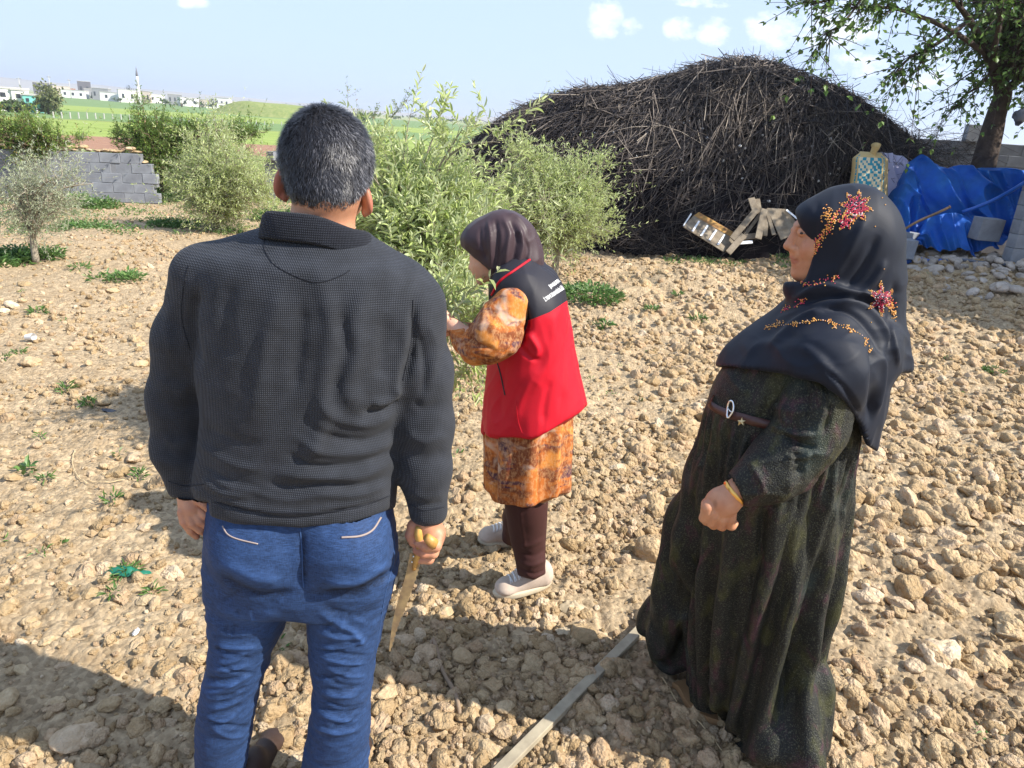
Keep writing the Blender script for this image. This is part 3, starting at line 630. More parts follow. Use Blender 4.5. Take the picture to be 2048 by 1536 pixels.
# cypress and other far trees
far_tree(259, 480, 11, 34, M_cyp, 'narrow dark cypress standing left of the minaret', 'cypress_tree', n=500, seed=3, dz=0)
far_tree(93, 150, 46, 42, M_farpale, 'pale feathery roadside tree beside the teal villa', 'roadside_tree', n=1500, seed=4)
far_tree(30, 150, 46, 19, M_farleaf, 'dark green bushy tree in front of the white house', n=1100, seed=5); far_tree(104, 156, 24, 20, M_farleaf, 'dark bush at the foot of the pale roadside tree', 'far_bush', 'bush', n=500, seed=6)
far_tree(42, 260, 24, 18, M_farleaf, 'rounded green tree behind the white wing of the left house', n=500, seed=7); far_tree(5, 250, 20, 17, M_farleaf, 'green tree at the far left edge behind the roofs', n=400, seed=8)
for q, (px_, D_, w_2, h_2, lb) in enumerate([(424, 430, 24, 17, 'rounded green tree standing left of the knoll'), (397, 440, 18, 14, 'green tree between two white houses near the dark shrub'), (362, 430, 20, 14, 'green tree just right of the dark shrub top'), (496, 520, 12, 17, 'upright dark tree on the skyline by the knoll'), (570, 560, 14, 12, 'round tree on the skyline above the knoll'), (597, 560, 9, 13, 'dark narrow tree near the right end of the ridge'), (604, 560, 8, 12, 'second dark narrow tree near the right end of the ridge'),
          (735, 300, 30, 22, 'round green tree on the skyline right of the head of the man'), (700, 420, 30, 10, 'low green tree behind the thin bush near the man'), (240, 440, 16, 9, 'low tree under the cypress at the village edge'), (330, 420, 20, 10, 'low tree behind the dark shrub'), (450, 420, 26, 8, 'low shrubby tree at the edge of the green field')]):
    far_tree(px_, D_, w_2, h_2, M_farleaf, lb, n=260, seed=20+q, group='scattered trees around the village')
mb = MB(); r3 = np.random.default_rng(9)
for q in range(60):
    c = far_pt(r3.uniform(480, 1700), r3.uniform(520, 760)); leaf_blob(mb, c+[0, 0, 2], (9, 5, 1.8), 40, 1.0, 100+q)
for q in range(30):
    c = far_pt(r3.uniform(90, 480), r3.uniform(500, 560)); leaf_blob(mb, c+[0, 0, 1.5], (5, 3, 1.5), 30, .8, 300+q)
tl = mb.build('far_tree_line', M_farleaf, smooth=False); tl['kind'] = 'stuff'
# utility poles and fence posts
for q, (px_, D_, h_2, lb) in enumerate([(104, 420, 34, 'thin utility pole above the pale roadside tree'), (143, 450, 30, 'thin utility pole between the roadside tree and the village'), (44, 380, 30, 'thin utility pole behind the left houses'), (86, 420, 22, 'short utility pole left of the roadside tree top'), (428, 420, 24, 'thin utility pole left of the grassy knoll')]):
    c = far_pt(px_, D_); s_ = D_/FPX; t = empty('utility_pole', c, lb, 'utility pole', 'utility poles near the village'); k_ = tube([c+[0, 0, -.5], c+[0, 0, h_2*s_]], [.16, .11], 6); mesh('pole', k_[0], k_[1], M_concrete, t)
    V, F = boxv((c[0]-1.0, c[1]-.08, c[2]+h_2*s_*.93), (c[0]+1.0, c[1]+.08, c[2]+h_2*s_*.96)); mesh('crossarm', V, F, M_concrete, t, smooth=False)
vp, fp_ = boxv((-.09, -.09, -.3), (.09, .09, 1.5), .02); pm = meshdata('fence_post', vp, fp_, M_concrete, smooth=False)
fc = empty('field_fence', far_pt(102, 118), 'long line of small pale concrete posts across the green field', 'fence')
for q in range(34):
    c = far_pt(102+q*17, 118+q*2.6); o = link('post', pm, fc, c-WO[fc.name]); o.scale = (.8, .8, .55)
# wheat blades just beyond the wall
mb = MB(); n = 16000; az = np.radians(90-rng.uniform(-42, 30, n)); d_ = rng.uniform(18, 27, n); P = np.stack([d_*np.cos(az), d_*np.sin(az), 0*d_], -1); P[:, 2] = T(P[:, 0], P[:, 1]); h_ = rng.uniform(.12, .34, (n, 1)); lean = rng.normal(0, .14, (n, 3)); lean[:, 2] = 1; sd = rng.normal(size=(n, 3)); sd[:, 2] = 0; sd /= np.linalg.norm(sd, axis=1, keepdims=True)
V = np.stack([P-sd*.02, P+sd*.02, P+lean*h_*.6+sd*.014, P+lean*h_+lean*[1, 1, 0]*h_*.8], 1).reshape(-1, 3); mb.add(V, np.arange(4*n).reshape(-1, 4)); o = mb.build('wheat_plants', M_wheatgrass, smooth=False); o['kind'] = 'stuff'

# ================================================================ concrete block walls of the yard
M_block = mat('grey_concrete_block', (.25, .265, .29), .92, .1, noise_amt=.09, noise_scale=5, col2=(.20, .21, .235), bump=.5, bump_scale=60, bump_dist=.004, rand=.09)
M_mortar = mat('mortar', (.20, .205, .22), .95, .05, noise_amt=.1, noise_scale=20)
def block_mesh(L, D_, H_, hollow=False, key={}):
    k_ = (L, D_, H_, hollow)
    if k_ in key: return key[k_]
    if not hollow: V, F = boxv((-L/2-.002, -D_/2, -H_/2-.002), (L/2+.002, D_/2, H_/2+.002), .005)
    else:
        xs = [-L/2, -L/2+.03, -L/6-.015, -L/6+.015, L/6-.015, L/6+.015, L/2-.03, L/2]; mb = MB()
        for i_ in range(0, 8, 2): V, F = boxv((xs[i_], -D_/2, -H_/2), (xs[i_+1], D_/2, H_/2), .002); mb.add(V, F)
        for i_ in (1, 3, 5):
            for s_ in (-1, 1): y0 = s_*(D_/2-.03); V, F = boxv((xs[i_]-.004, min(y0, s_*(D_/2-.001)), -H_/2+.001), (xs[i_+1]+.004, max(y0, s_*(D_/2-.001)), H_/2-.001), 0); mb.add(V, F)
            V, F = boxv((xs[i_]-.004, -D_/2+.02, -H_/2+.01), (xs[i_+1]+.004, D_/2-.02, -H_/2+.04), 0); mb.add(V, F)
        V = np.concatenate(mb.V); F = [np.concatenate(v_) for v_ in mb.F.values()]
    key[k_] = meshdata('block', V, F, M_block, smooth=False); return key[k_]
def block_wall(P0, P1, rows, label, name='block_wall', slope=0.0, skip=None, H_=.19, L=.39, D_=.19, base=None, cat_='wall'):
    P0 = np.array(P0, float); P1 = np.array(P1, float); d = P1-P0; LL = np.linalg.norm(d[:2]); u = np.array([d[0], d[1], 0])/LL; a_ = math.atan2(u[1], u[0]); w = empty(name, (P0+P1)/2, label, cat_)
    nb_ = int(LL/(L+.01)); core = []
    for r_ in range(rows):
        off = (r_ % 2)*.5
        for k_ in range(-1, nb_+1):
            s0 = (k_+off)*(L+.01); s1 = s0+L
            if s0 < -.01: s0 = 0
            if s1 > LL: s1 = LL
            if s1-s0 < .08: continue
            s = (s0+s1)/2; z = P0[2]+d[2]*s/LL+(r_+.5)*(H_+.01)
            if skip and skip(s, r_): continue
            o = link('block', block_mesh(round(s1-s0, 3), D_, H_), w); p = P0+u*s; o.location = (p[0]-w.location[0]+rng.normal(0, .002), p[1]-w.location[1]+rng.normal(0, .004), z-w.location[2]); o.rotation_euler = (rng.normal(0, .006), rng.normal(0, .008), a_+rng.normal(0, .008))
            core.append((s0+.02, s1-.02, r_))
    nrm = np.array([-u[1], u[0], 0]); mb = MB(); mn = min(c_[0] for c_ in core); mx_ = max(c_[1] for c_ in core)
    for r_ in sorted(set(c_[2] for c_ in core)):
        a0 = min(c_[0] for c_ in core if c_[2] == r_); a1 = max(c_[1] for c_ in core if c_[2] == r_); V, F = boxv((a0, -D_/2+.012, (r_)*(H_+.01)-.0095), (a1, D_/2-.012, (r_+1)*(H_+.01)-.014)); z0 = P0[2]+d[2]*(a0+a1)/2/LL; mb.add(np.c_[P0[0]+V[:, 0]*u[0]+V[:, 1]*nrm[0], P0[1]+V[:, 0]*u[1]+V[:, 1]*nrm[1], z0+V[:, 2]], F)
    mb.build('mortar', M_mortar, w, smooth=False); return w
zw = lambda p, dz=-.06: np.array([p[0], p[1], float(T(p[0], p[1]))+dz])
wl0 = gpoint(-260, 382); wl1 = gpoint(322, 408); wl0 = zw(wl0, -.10); wl1 = zw(wl1, .02)
Lw = np.linalg.norm((wl1-wl0)[:2])
wleft = block_wall(wl0, wl1, 5, 'grey concrete block wall at the back left, pale stones on top', skip=lambda s, r_: (r_ == 4 and s > Lw-.3))
# pale stones along its top
uu = (wl1-wl0)/Lw
for q in range(46):
    s = Lw-4.4+4.2*q/46+rng.normal(0, .04); p = wl0+uu*s; o = link('stone', stone_meshes[rng.integers(7)], wleft); sz = rng.uniform(.05, .09); o.location = (p[0]-WO[wleft.name][0], p[1]-WO[wleft.name][1]+rng.normal(0, .04), p[2]-WO[wleft.name][2]+(4 if s > Lw-.35 else 5)*.2+sz*.5+(.05 if rng.random() < .3 else 0)); o.scale = (sz*1.5, sz, sz*.75); o.rotation_euler = (0, 0, rng.uniform(0, 6))
# broken pier left of the man's head, and the wall piece behind the olive
pz = zw(gpoint(556, 402)); block_wall(pz+[-.25, 0, 0], pz+[.62, .02, 0], 5, 'broken stack of pale grey blocks showing left of the head of the man', 'block_pier', cat_='block stack')
for q in range(3):
    o = link('block', block_mesh(.39, .19, .19, True), None); o.location = tuple(pz+[-.02+.3*q, -.02+.03*q, 5*.2+.1]); o.rotation_euler = (0, 0, 1.3+.3*q); tag(o, ['hollow block on the broken stack, leftmost of three', 'hollow block on the broken stack, middle of three', 'hollow block on the broken stack, rightmost of three'][q], 'concrete block')
pz = zw(gpoint(770, 410)); wmid = block_wall(pz, pz+[3.2, -.2, 0], 5, 'grey block wall half hidden behind the tall olive tree')
for q in range(7):
    o = link('stone', stone_meshes[q], wmid); sz = .08; o.location = tuple(pz+[.25+.17*q, 0, 5*.2+.05]-WO[wmid.name]); o.scale = (sz*1.4, sz, sz*.8)
# right wall
pr0 = A(1790, 352, 14.6); pr1 = A(2330, 400, 13.4); pr0[2] = pr1[2] = T(7.5, 13)-.35
top_z = A(1900, 271, 14.3)[2]; rows_ = int(round((top_z-pr0[2])/.2)); block_wall(pr0, pr1, rows_, 'shaded grey block wall behind the blue tarpaulin')
o = link('block', block_mesh(.39, .19, .29), None); p = A(1956, 258, 14.15); p[2] = pr0[2]+rows_*.2+.145; o.location = tuple(p); o.rotation_euler = (0, 0, -.15); tag(o, 'single upright block on top of the shaded right wall', 'concrete block')
pp = A(2024, 478, 10.6); pp[2] = float(T(pp[0], pp[1]))-.25; block_wall(pp+[.0, 0, 0], pp+[.8, .06, 0], 8, 'rough block pier at the right edge, cut by the picture', 'block_pier', cat_='pier')
# ================================================================ trees and bushes
def leaf_mat(name, ramp_, back, transl=.28, rough=.45, spec=.4):
    m = bpy.data.materials.new(name); m.use_nodes = True; t = m.node_tree; t.nodes.clear(); L = t.links
    out = nd(t, 'ShaderNodeOutputMaterial'); b = nd(t, 'ShaderNodeBsdfPrincipled'); b.inputs['Roughness'].default_value = rough; b.inputs['Specular IOR Level'].default_value = spec
    a = nd(t, 'ShaderNodeAttribute', attribute_name='tint'); oi = nd(t, 'ShaderNodeObjectInfo'); r = nd(t, 'ShaderNodeValToRGB'); els = r.color_ramp.elements
    for i, (p, c) in enumerate(ramp_):
        e = els[i] if i < 2 else els.new(p); e.position = p; e.color = (*c, 1)
    L.new(a.outputs['Fac'], r.inputs[0]); g = nd(t, 'ShaderNodeNewGeometry'); mx = nd(t, 'ShaderNodeMix', data_type='RGBA'); L.new(math_node(t, 'MULTIPLY', g.outputs['Backfacing'], .8), mx.inputs['Factor']); L.new(r.outputs[0], mx.inputs['A']); mx.inputs['B'].default_value = (*back, 1)
    L.new(mx.outputs['Result'], b.inputs['Base Color']); tr = nd(t, 'ShaderNodeBsdfTranslucent'); L.new(r.outputs[0], tr.inputs['Color']); ms = nd(t, 'ShaderNodeMixShader'); ms.inputs[0].default_value = transl
    L.new(b.outputs[0], ms.inputs[1]); L.new(tr.outputs[0], ms.inputs[2]); L.new(ms.outputs[0], out.inputs[0]); return m
M_olive = leaf_mat('olive_leaves', [(0, (.27, .34, .11)), (.5, (.44, .52, .18)), (.85, (.56, .62, .28)), (1, (.60, .63, .38))], (.55, .60, .38), .38)
M_olive_g = leaf_mat('grey_olive_leaves', [(0, (.22, .26, .15)), (.5, (.36, .40, .24)), (1, (.50, .53, .38))], (.42, .46, .34), .35)
M_pom = leaf_mat('pomegranate_leaves', [(0, (.055, .12, .025)), (.5, (.15, .26, .045)), (.85, (.30, .42, .08)), (1, (.32, .18, .06))], (.10, .15, .05), .35)
M_mul = leaf_mat('broad_tree_leaves', [(0, (.045, .10, .025)), (.6, (.10, .19, .04)), (1, (.22, .33, .07))], (.09, .13, .055), .35)
M_weed = leaf_mat('weed_leaves', [(0, (.05, .12, .03)), (.6, (.11, .21, .05)), (1, (.20, .30, .09))], (.11, .19, .06), .3)
M_twig = mat('pale_twig_bark', (.30, .26, .20), .85, .15, noise_amt=.12, noise_scale=30); M_trunkb = mat('brown_trunk_bark', (.16, .115, .08), .95, .1, noise_amt=.15, noise_scale=14, bump=1.0, bump_scale=55, bump_dist=.012)
M_trunkd = mat('dark_trunk_bark', (.085, .066, .055), .95, .1, noise_amt=.15, noise_scale=8, col2=(.06, .047, .042), bump=1.0, bump_scale=22, bump_dist=.02)
LEAF = np.array([(0, 0, 0), (.32, -.5, .12), (.32, .5, .12), (.68, -.42, .08), (.68, .42, .08), (1, 0, -.10), (.34, 0, 0), (.68, 0, -.03)])
LF = [np.array([[0, 1, 6], [0, 6, 2], [3, 5, 7], [7, 5, 4]]), np.array([[1, 3, 7, 6], [6, 7, 4, 2]])]
LEAFS = np.array([(0, 0, 0), (.42, -.5, .08), (1, 0, -.06), (.42, .5, .08)]); LFS = [np.array([[0, 1, 2, 3]])]
def put_leaves(mb, P, d, up, L_, w_, tint, simple=False):
    n = len(P); d = d/np.linalg.norm(d, axis=1, keepdims=True); s = np.cross(up, d); s /= np.maximum(np.linalg.norm(s, axis=1, keepdims=True), 1e-6); u = np.cross(d, s); T_ = LEAFS if simple else LEAF; k = len(T_)
    V = P[:, None]+T_[None, :, 0:1]*(d*L_[:, None])[:, None]+T_[None, :, 1:2]*(s*w_[:, None])[:, None]+T_[None, :, 2:3]*(u*L_[:, None])[:, None]
    off = np.arange(n)[:, None, None]*k; mb.add(V.reshape(-1, 3), [(f[None]+off).reshape(-1, f.shape[1]) for f in (LFS if simple else LF)], np.repeat(tint, k))
def put_sticks(mb, P0, P1, P2, r0, r2, tint=None):
    """bent three-sided rods through P0, P1, P2"""
    n = len(P0); d = P2-P0; d, a, b = frame_of(d); th = np.array([0, 2.0944, 4.18879]); R_ = []
    for P, r in ((P0, r0), (P1, (r0+r2)/2), (P2, r2)): R_.append(P[:, None]+np.broadcast_to(np.asarray(r), (n,))[:, None, None]*(np.cos(th)[None, :, None]*a[:, None]+np.sin(th)[None, :, None]*b[:, None]))
    V = np.stack(R_, 1).reshape(-1, 3); F = []
    for l_ in (0, 3):
        for j_ in range(3): F.append([l_+j_, l_+(j_+1) % 3, l_+3+(j_+1) % 3, l_+3+j_])
    F = (np.array(F)[None]+np.arange(n)[:, None, None]*9).reshape(-1, 4); mb.add(V, F, None if tint is None else np.repeat(tint, 9))
def rdir(r, n, up=0.0, z=1.0):
    d = r.normal(size=(n, 3)); d[:, 2] = d[:, 2]*z+up; return d/np.linalg.norm(d, axis=1, keepdims=True)
def grow(name, label, cat_, trunk, tr, crowns, leafL, leafW, m_leaf, m_wood, seed, sub=7, tw=6, pairs=8, twL=.22, up=.35, group=None, simple=False, extra=None, trunk_name='trunk', own=0, droop=0.0, tintb=0.0):
    """trunk polyline (world), radii; crowns: centre, radii, limb count; every limb carries sub-branches, twigs and leaves"""
    r = np.random.default_rng(seed); t = empty(name, trunk[0], label, cat_, group); wood = MB(); V, F = tube(curve(np.array(trunk), 14), np.interp(np.linspace(0, 1, 14), np.linspace(0, 1, len(tr)), tr), 9); wood.add(V, F)
    TS = []; TD = []; top = np.array(trunk[-1], float)
    def limb(path, r0, nsub, R_, ctr, tw=tw):
        P = curve(np.array(path, float), 10); wood.add(*tube(P, np.linspace(r0, r0*.25, 10), 5))
        for _ in range(nsub):
            q = P[r.integers(3, 10)]; d = (q-ctr)/R_*.8+rdir(r, 1)[0]*.9+[0, 0, up]; d /= np.linalg.norm(d); L2 = float(np.mean(R_))*r.uniform(.25, .55); e = q+d*L2+[0, 0, -.1*L2]; mid_ = (q+e)/2+r.normal(size=3)*.05*L2
            S_ = curve([q, mid_, e], 6); wood.add(*tube(S_, np.linspace(r0*.35, r0*.12, 6), 4, caps=False))
            for k_ in range(tw): TS.append(S_[r.integers(1, 6)] if k_ else e); dd = d*.5+rdir(r, 1)[0]*.75+[0, 0, up*.8]; TD.append(dd/np.linalg.norm(dd))
    for (c, R_, nl) in crowns:
        c = np.array(c, float); R_ = np.array(R_, float)
        for _ in range(nl):
            u = rdir(r, 1)[0]; tg = c+u*R_*r.uniform(.3, 1.05)**1.0; s0 = np.array(trunk[-1 if r.random() < .6 or len(trunk) < 3 else -2], float); md = (s0+tg)/2+[0, 0, .12*np.linalg.norm(tg-s0)]; limb([s0, md, tg], tr[-1]*.55, sub, R_, c)
    for ex_ in (extra or []): limb(ex_['path'], ex_['r'], ex_.get('sub', sub), np.array([ex_.get('R', .3)]*3), np.array(ex_['path'][0], float)-[0, 0, .2], ex_.get('tw', tw))
    S = np.array(TS); D = np.array(TD); n = len(S); Ls = twL*r.uniform(.5, 1.3, n)*(1+1.3*(r.random(n) < .10)); E = S+D*Ls[:, None]+np.array([0, 0, -droop])*Ls[:, None]; M = (S+E)/2+D*0+np.array([0, 0, .04])*Ls[:, None]; wr_ = leafW*.09
    put_sticks(wood, S, M, E, wr_*1.2, wr_*.5); wood.build(trunk_name, m_wood, t)
    k = pairs*2+1; tt = np.tile(np.r_[np.repeat(np.linspace(.12, .97, pairs), 2), 1.0], (n, 1)); tt = np.clip(tt+r.normal(0, .02, tt.shape), 0, 1); P = S[:, None]*(1-tt[..., None])+E[:, None]*tt[..., None]; P = P.reshape(-1, 3)
    D2 = np.repeat(D[:, None], k, 1).reshape(-1, 3); pr = np.cross(D2, np.tile(rdir(r, n, 0)[:, None], (1, k, 1)).reshape(-1, 3)); pr /= np.maximum(np.linalg.norm(pr, axis=1, keepdims=True), 1e-6); sg = np.tile(np.r_[np.tile([1, -1], pairs), 0], n)[:, None]
    rot_ = np.tile(np.r_[np.repeat(np.arange(pairs) % 2, 2), 0], n)[:, None]; pr = np.where(rot_ > 0, np.cross(D2, pr), pr); d = D2*.75+pr*sg*.8+r.normal(0, .16, P.shape)+np.array([0, 0, .1-droop*.6]); upv = D2*-.5+r.normal(0, .35, P.shape)+np.array([0, 0, 1])
    sz = r.uniform(.65, 1.2, len(P))*(1-.35*np.abs(tt.reshape(-1)-.45)); tint = np.clip(r.normal(.5+tintb, .2, len(P))+.25*(tt.reshape(-1)-.5), 0, 1); kp_ = r.random(len(P)) > .12; P, d, upv, sz, tint = P[kp_], d[kp_], upv[kp_], sz[kp_], tint[kp_]
    if own:  # the leaves that show largest become pieces of their own
        cand = np.argsort(np.linalg.norm(P-_C, axis=1)+(P[:, 2] < A(850, 420, 3.2)[2])*1.5+r.random(len(P))*.6)[:own]; msk = np.zeros(len(P), bool); msk[cand] = True; lm = []
        for q in range(6): b_ = np.zeros((1, 3)); mb_ = MB(); put_leaves(mb_, b_, np.array([[1.0, 0, 0]]), np.array([[0, 0, 1.0]]), np.array([1.0]), np.array([leafW/leafL*(.85+.06*q)]), np.array([.3+.13*q])); lm.append(meshdata('leaf', np.concatenate(mb_.V), [np.concatenate(v_) for v_ in mb_.F.values()], m_leaf, attrs={'tint': np.concatenate(mb_.c)}))
        for q in np.flatnonzero(msk):
            dd = d[q]/np.linalg.norm(d[q]); s_ = np.cross(upv[q], dd); s_ /= np.linalg.norm(s_); u_ = np.cross(dd, s_); o = link('leaf', lm[r.integers(6)], t); k_ = sz[q]*leafL
            o.matrix_local = Matrix([[dd[0]*k_, s_[0]*k_, u_[0]*k_, P[q][0]-trunk[0][0]], [dd[1]*k_, s_[1]*k_, u_[1]*k_, P[q][1]-trunk[0][1]], [dd[2]*k_, s_[2]*k_, u_[2]*k_, P[q][2]-trunk[0][2]], [0, 0, 0, 1]])
        kp2 = ~msk; P, d, upv, sz, tint = P[kp2], d[kp2], upv[kp2], sz[kp2], tint[kp2]
    mb = MB(); put_leaves(mb, P, d, upv, sz*leafL, sz*leafW, tint, simple); mb.build('crown', m_leaf, t, smooth=False); return t
# main olive, where the vest woman works
b0 = gpoint(765, 735)
grow('olive_tree', 'tall light green olive tree between the man and the bending woman, long top shoots', 'olive tree', [b0, A(775, 560, 3.55), A(800, 470, 3.5), A(838, 424, 3.45)], [.035, .028, .024, .018],
     [(A(850, 455, 3.5), (.30, .40, .17), 12), (A(800, 520, 3.45), (.30, .4, .24), 11), (A(905, 560, 3.2), (.24, .35, .26), 11), (A(885, 680, 3.0), (.16, .30, .28), 10), (A(930, 430, 3.6), (.22, .35, .13), 6)], .052, .0125, M_olive, M_twig, 11, sub=7, tw=6, pairs=8, twL=.20, own=230, up=.3,
     extra=[dict(path=[A(815, 470, 3.4), A(870, 350, 3.3), A(905, 290, 3.25), A(930, 250, 3.25)], r=.007, sub=3, R=.11, tw=2), dict(path=[A(825, 440, 3.4), A(900, 310, 3.3), A(970, 285, 3.25), A(1000, 285, 3.25)], r=.007, sub=4, R=.11, tw=2), dict(path=[A(800, 440, 3.4), A(805, 340, 3.4), A(812, 280, 3.4), A(816, 250, 3.4)], r=.006, sub=3, R=.10, tw=2),
            dict(path=[A(820, 420, 3.4), A(850, 320, 3.4), A(868, 270, 3.4), A(872, 250, 3.4)], r=.006, sub=3, R=.10, tw=2), dict(path=[A(790, 430, 3.3), A(758, 370, 3.2), A(730, 335, 3.2)], r=.006, sub=4, R=.18), dict(path=[A(880, 520, 3.2), A(890, 600, 2.6), A(893, 640, 2.32)], r=.006, sub=4, R=.14), dict(path=[A(890, 560, 3.0), A(930, 640, 2.7), A(925, 720, 2.7)], r=.006, sub=6, R=.2)])
b0 = gpoint(1110, 552)
t_ = grow('olive_tree', 'bushy young olive tree with pale stake trunk in front of the dark stick heap', 'olive tree', [b0, b0+[0, 0, .35], b0+[.02, 0, .62]], [.045, .036, .03],
     [(A(1105, 415, b0[1]), (.62, .6, .40), 30), (A(1180, 445, b0[1]), (.42, .5, .34), 16), (A(1000, 410, b0[1]+.2), (.40, .4, .34), 14), (A(1185, 355, b0[1]), (.22, .3, .2), 6), (A(1060, 330, b0[1]), (.3, .3, .18), 7)], .066, .017, M_olive, M_twig, 12, sub=7, tw=6, pairs=6, twL=.27, simple=True, up=.45)
V, F = tube([b0+[-.03, -.06, -.05], b0+[-.035, -.06, .75]], [.022, .02], 7); tag(mesh('wooden_stake', V, F, M_twig), 'pale wooden stake tied beside the trunk of the bushy young olive tree', 'stake')
b0 = gpoint(430, 462)
grow('olive_tree', 'low spreading light green olive tree left of the man, leaves down to the ground', 'olive tree', [b0, b0+[0, 0, .3], b0+[.05, 0, .6]], [.05, .04, .03],
     [(A(440, 395, b0[1]), (.75, .7, .45), 34), (A(440, 310, b0[1]), (.45, .5, .45), 18), (A(510, 380, b0[1]), (.4, .5, .5), 14)], .070, .018, M_olive, M_twig, 13, sub=7, tw=6, pairs=6, twL=.32, simple=True, up=.3)
b0 = gpoint(72, 524)
grow('olive_tree', 'small thin grey-green olive tree on a slender trunk at the left edge', 'olive tree', [b0, A(66, 480, b0[1]), A(60, 425, b0[1])], [.040, .034, .026],
     [(A(60, 395, b0[1]), (.48, .5, .26), 13), (A(130, 375, b0[1]), (.32, .4, .28), 9), (A(20, 390, b0[1]), (.3, .4, .25), 6)], .050, .012, M_olive_g, M_twig, 14, sub=6, tw=4, pairs=6, twL=.30, simple=True, up=.25)
for (bx, by, cr_, lb, sd_, tb) in [((70, 395), None, [((60, 285), (1.0, .8, .38), 15), ((125, 285), (.4, .5, .28), 7), ((5, 275), (.5, .6, .36), 8)], 'bright green leafy shrub over the left wall at the picture edge', 21, .1),
                                   ((325, 400), None, [((330, 285), (.80, .8, .42), 18), ((312, 225), (.30, .5, .22), 6), ((450, 275), (.75, .7, .28), 12), ((285, 295), (.5, .6, .32), 9), ((370, 340), (.6, .6, .5), 12), ((510, 268), (.28, .4, .12), 4)], 'large dark green shrub with reddish tips behind the low olive tree', 22, 0)]:
    b0 = gpoint(*bx); Yb = b0[1]; grow('pomegranate_shrub', lb, 'shrub', [b0, b0+[0, 0, .5], b0+[.05, 0, .9]], [.07, .05, .04], [(A(c[0], c[1], Yb), R_, k) for c, R_, k in cr_], .070, .024, M_pom, M_trunkb, sd_, sub=8, tw=7, pairs=6, twL=.26, simple=True, up=.3, tintb=tb)
b0 = gpoint(700, 436); Yb = b0[1]
grow('pomegranate_shrub', 'thin open shrub with upright stems just right of the head of the man', 'shrub', [b0, b0+[0, 0, .3], b0+[.05, 0, .6]], [.035, .03, .02], [(A(735, 300, Yb), (.42, .4, .45), 12), (A(765, 330, Yb), (.3, .3, .5), 7)], .055, .018, M_pom, M_twig, 23, sub=5, tw=5, pairs=5, twL=.24, simple=True, up=.4, tintb=.2,
     extra=[dict(path=[b0+[0, 0, .5], A(720, 260, Yb), A(695, 200, Yb)], r=.01, sub=5, R=.3), dict(path=[b0+[0, 0, .5], A(765, 260, Yb), A(812, 205, Yb)], r=.01, sub=5, R=.3), dict(path=[b0+[0, 0, .4], A(745, 260, Yb), A(735, 220, Yb)], r=.01, sub=4, R=.3)])
# the big tree at the right, its twin beyond the frame shades the corner
def big_tree(name, label, base, limbs, seed, tr_pts, tr_r, crowns, n_sub=10):
    return grow(name, label, 'tree', tr_pts, tr_r, crowns, .098, .066, M_mul, M_trunkd, seed, sub=n_sub, tw=5, pairs=4, twL=.42, simple=True, up=.0, droop=.35, extra=limbs)
YT = 12.9; tb_ = A(1968, 345, YT); tb_[2] = T(tb_[0], tb_[1])-.1
E_ = lambda pts, r, sub=8, R=.6: dict(path=[A(x_, y_, Y) for x_, y_, Y in pts], r=r, sub=max(3, int(sub*.8)), R=R)
big_tree('broad_tree', 'large broad-leaved tree at the top right with a leaning dark trunk', None,
    [E_([(2000, 175, YT), (1975, 110, 12), (1940, 40, 11.5), (1880, -30, 11)], .09, 9), E_([(1975, 110, 12), (1900, 60, 11), (1800, 20, 10.5), (1720, 15, 10.3)], .045, 12, .5), E_([(1880, -30, 11), (1780, -40, 10.3), (1690, -10, 10), (1620, 10, 10)], .04, 15, .5), E_([(1940, 40, 11.5), (1870, 90, 11), (1820, 115, 10.8), (1790, 145, 10.8)], .035, 9, .38),
     E_([(1985, 140, 12.4), (1960, 170, 12), (1930, 190, 11.8), (1915, 205, 11.8)], .03, 7, .4), E_([(2005, 160, YT), (2040, 60, 12), (2080, -60, 12), (2100, -200, 12)], .10, 12), E_([(2005, 165, YT), (2060, 120, 12), (2120, 90, 11.5), (2200, 40, 11)], .06, 12), E_([(1980, 120, 12), (2000, 40, 11), (1990, -60, 10.5), (1940, -160, 10)], .05, 14),
     E_([(1760, -60, 10.2), (1700, 30, 10), (1665, 60, 9.9), (1645, 72, 9.9)], .02, 6, .3), E_([(1880, 60, 11), (1850, 100, 10.8), (1840, 130, 10.8)], .02, 6, .3)],
    31, [tb_, A(1978, 290, YT), A(1993, 230, YT), A(2006, 190, YT), A(2000, 160, YT)], [.25, .18, .15, .14, .11],
    [(A(2040, 40, 12), (.8, .8, .4), 3), (A(1985, -120, 11.5), (1.3, 1.2, .5), 4), (A(2240, -60, 11.5), (2.0, 1.6, 1.4), 14)])
tb2 = np.array([11.6, 9.2, 0.1])
grow('broad_tree', 'broad-leaved tree standing just outside the right edge, shading the corner', 'tree', [tb2, tb2+[0, 0, 1.2], tb2+[.1, 0, 2.2]], [.26, .2, .17], [(tb2+[-.1, .7, 3.9], (2.3, 2.2, 1.6), 30), (tb2+[0, -1.5, 3.9], (2.2, 2.1, 1.5), 28), (tb2+[.2, -.4, 5.4], (2.2, 2.2, 1.2), 18)], .16, .12, M_mul, M_trunkd, 32, sub=10, tw=7, pairs=4, twL=.5, simple=True, up=.1, droop=.2)

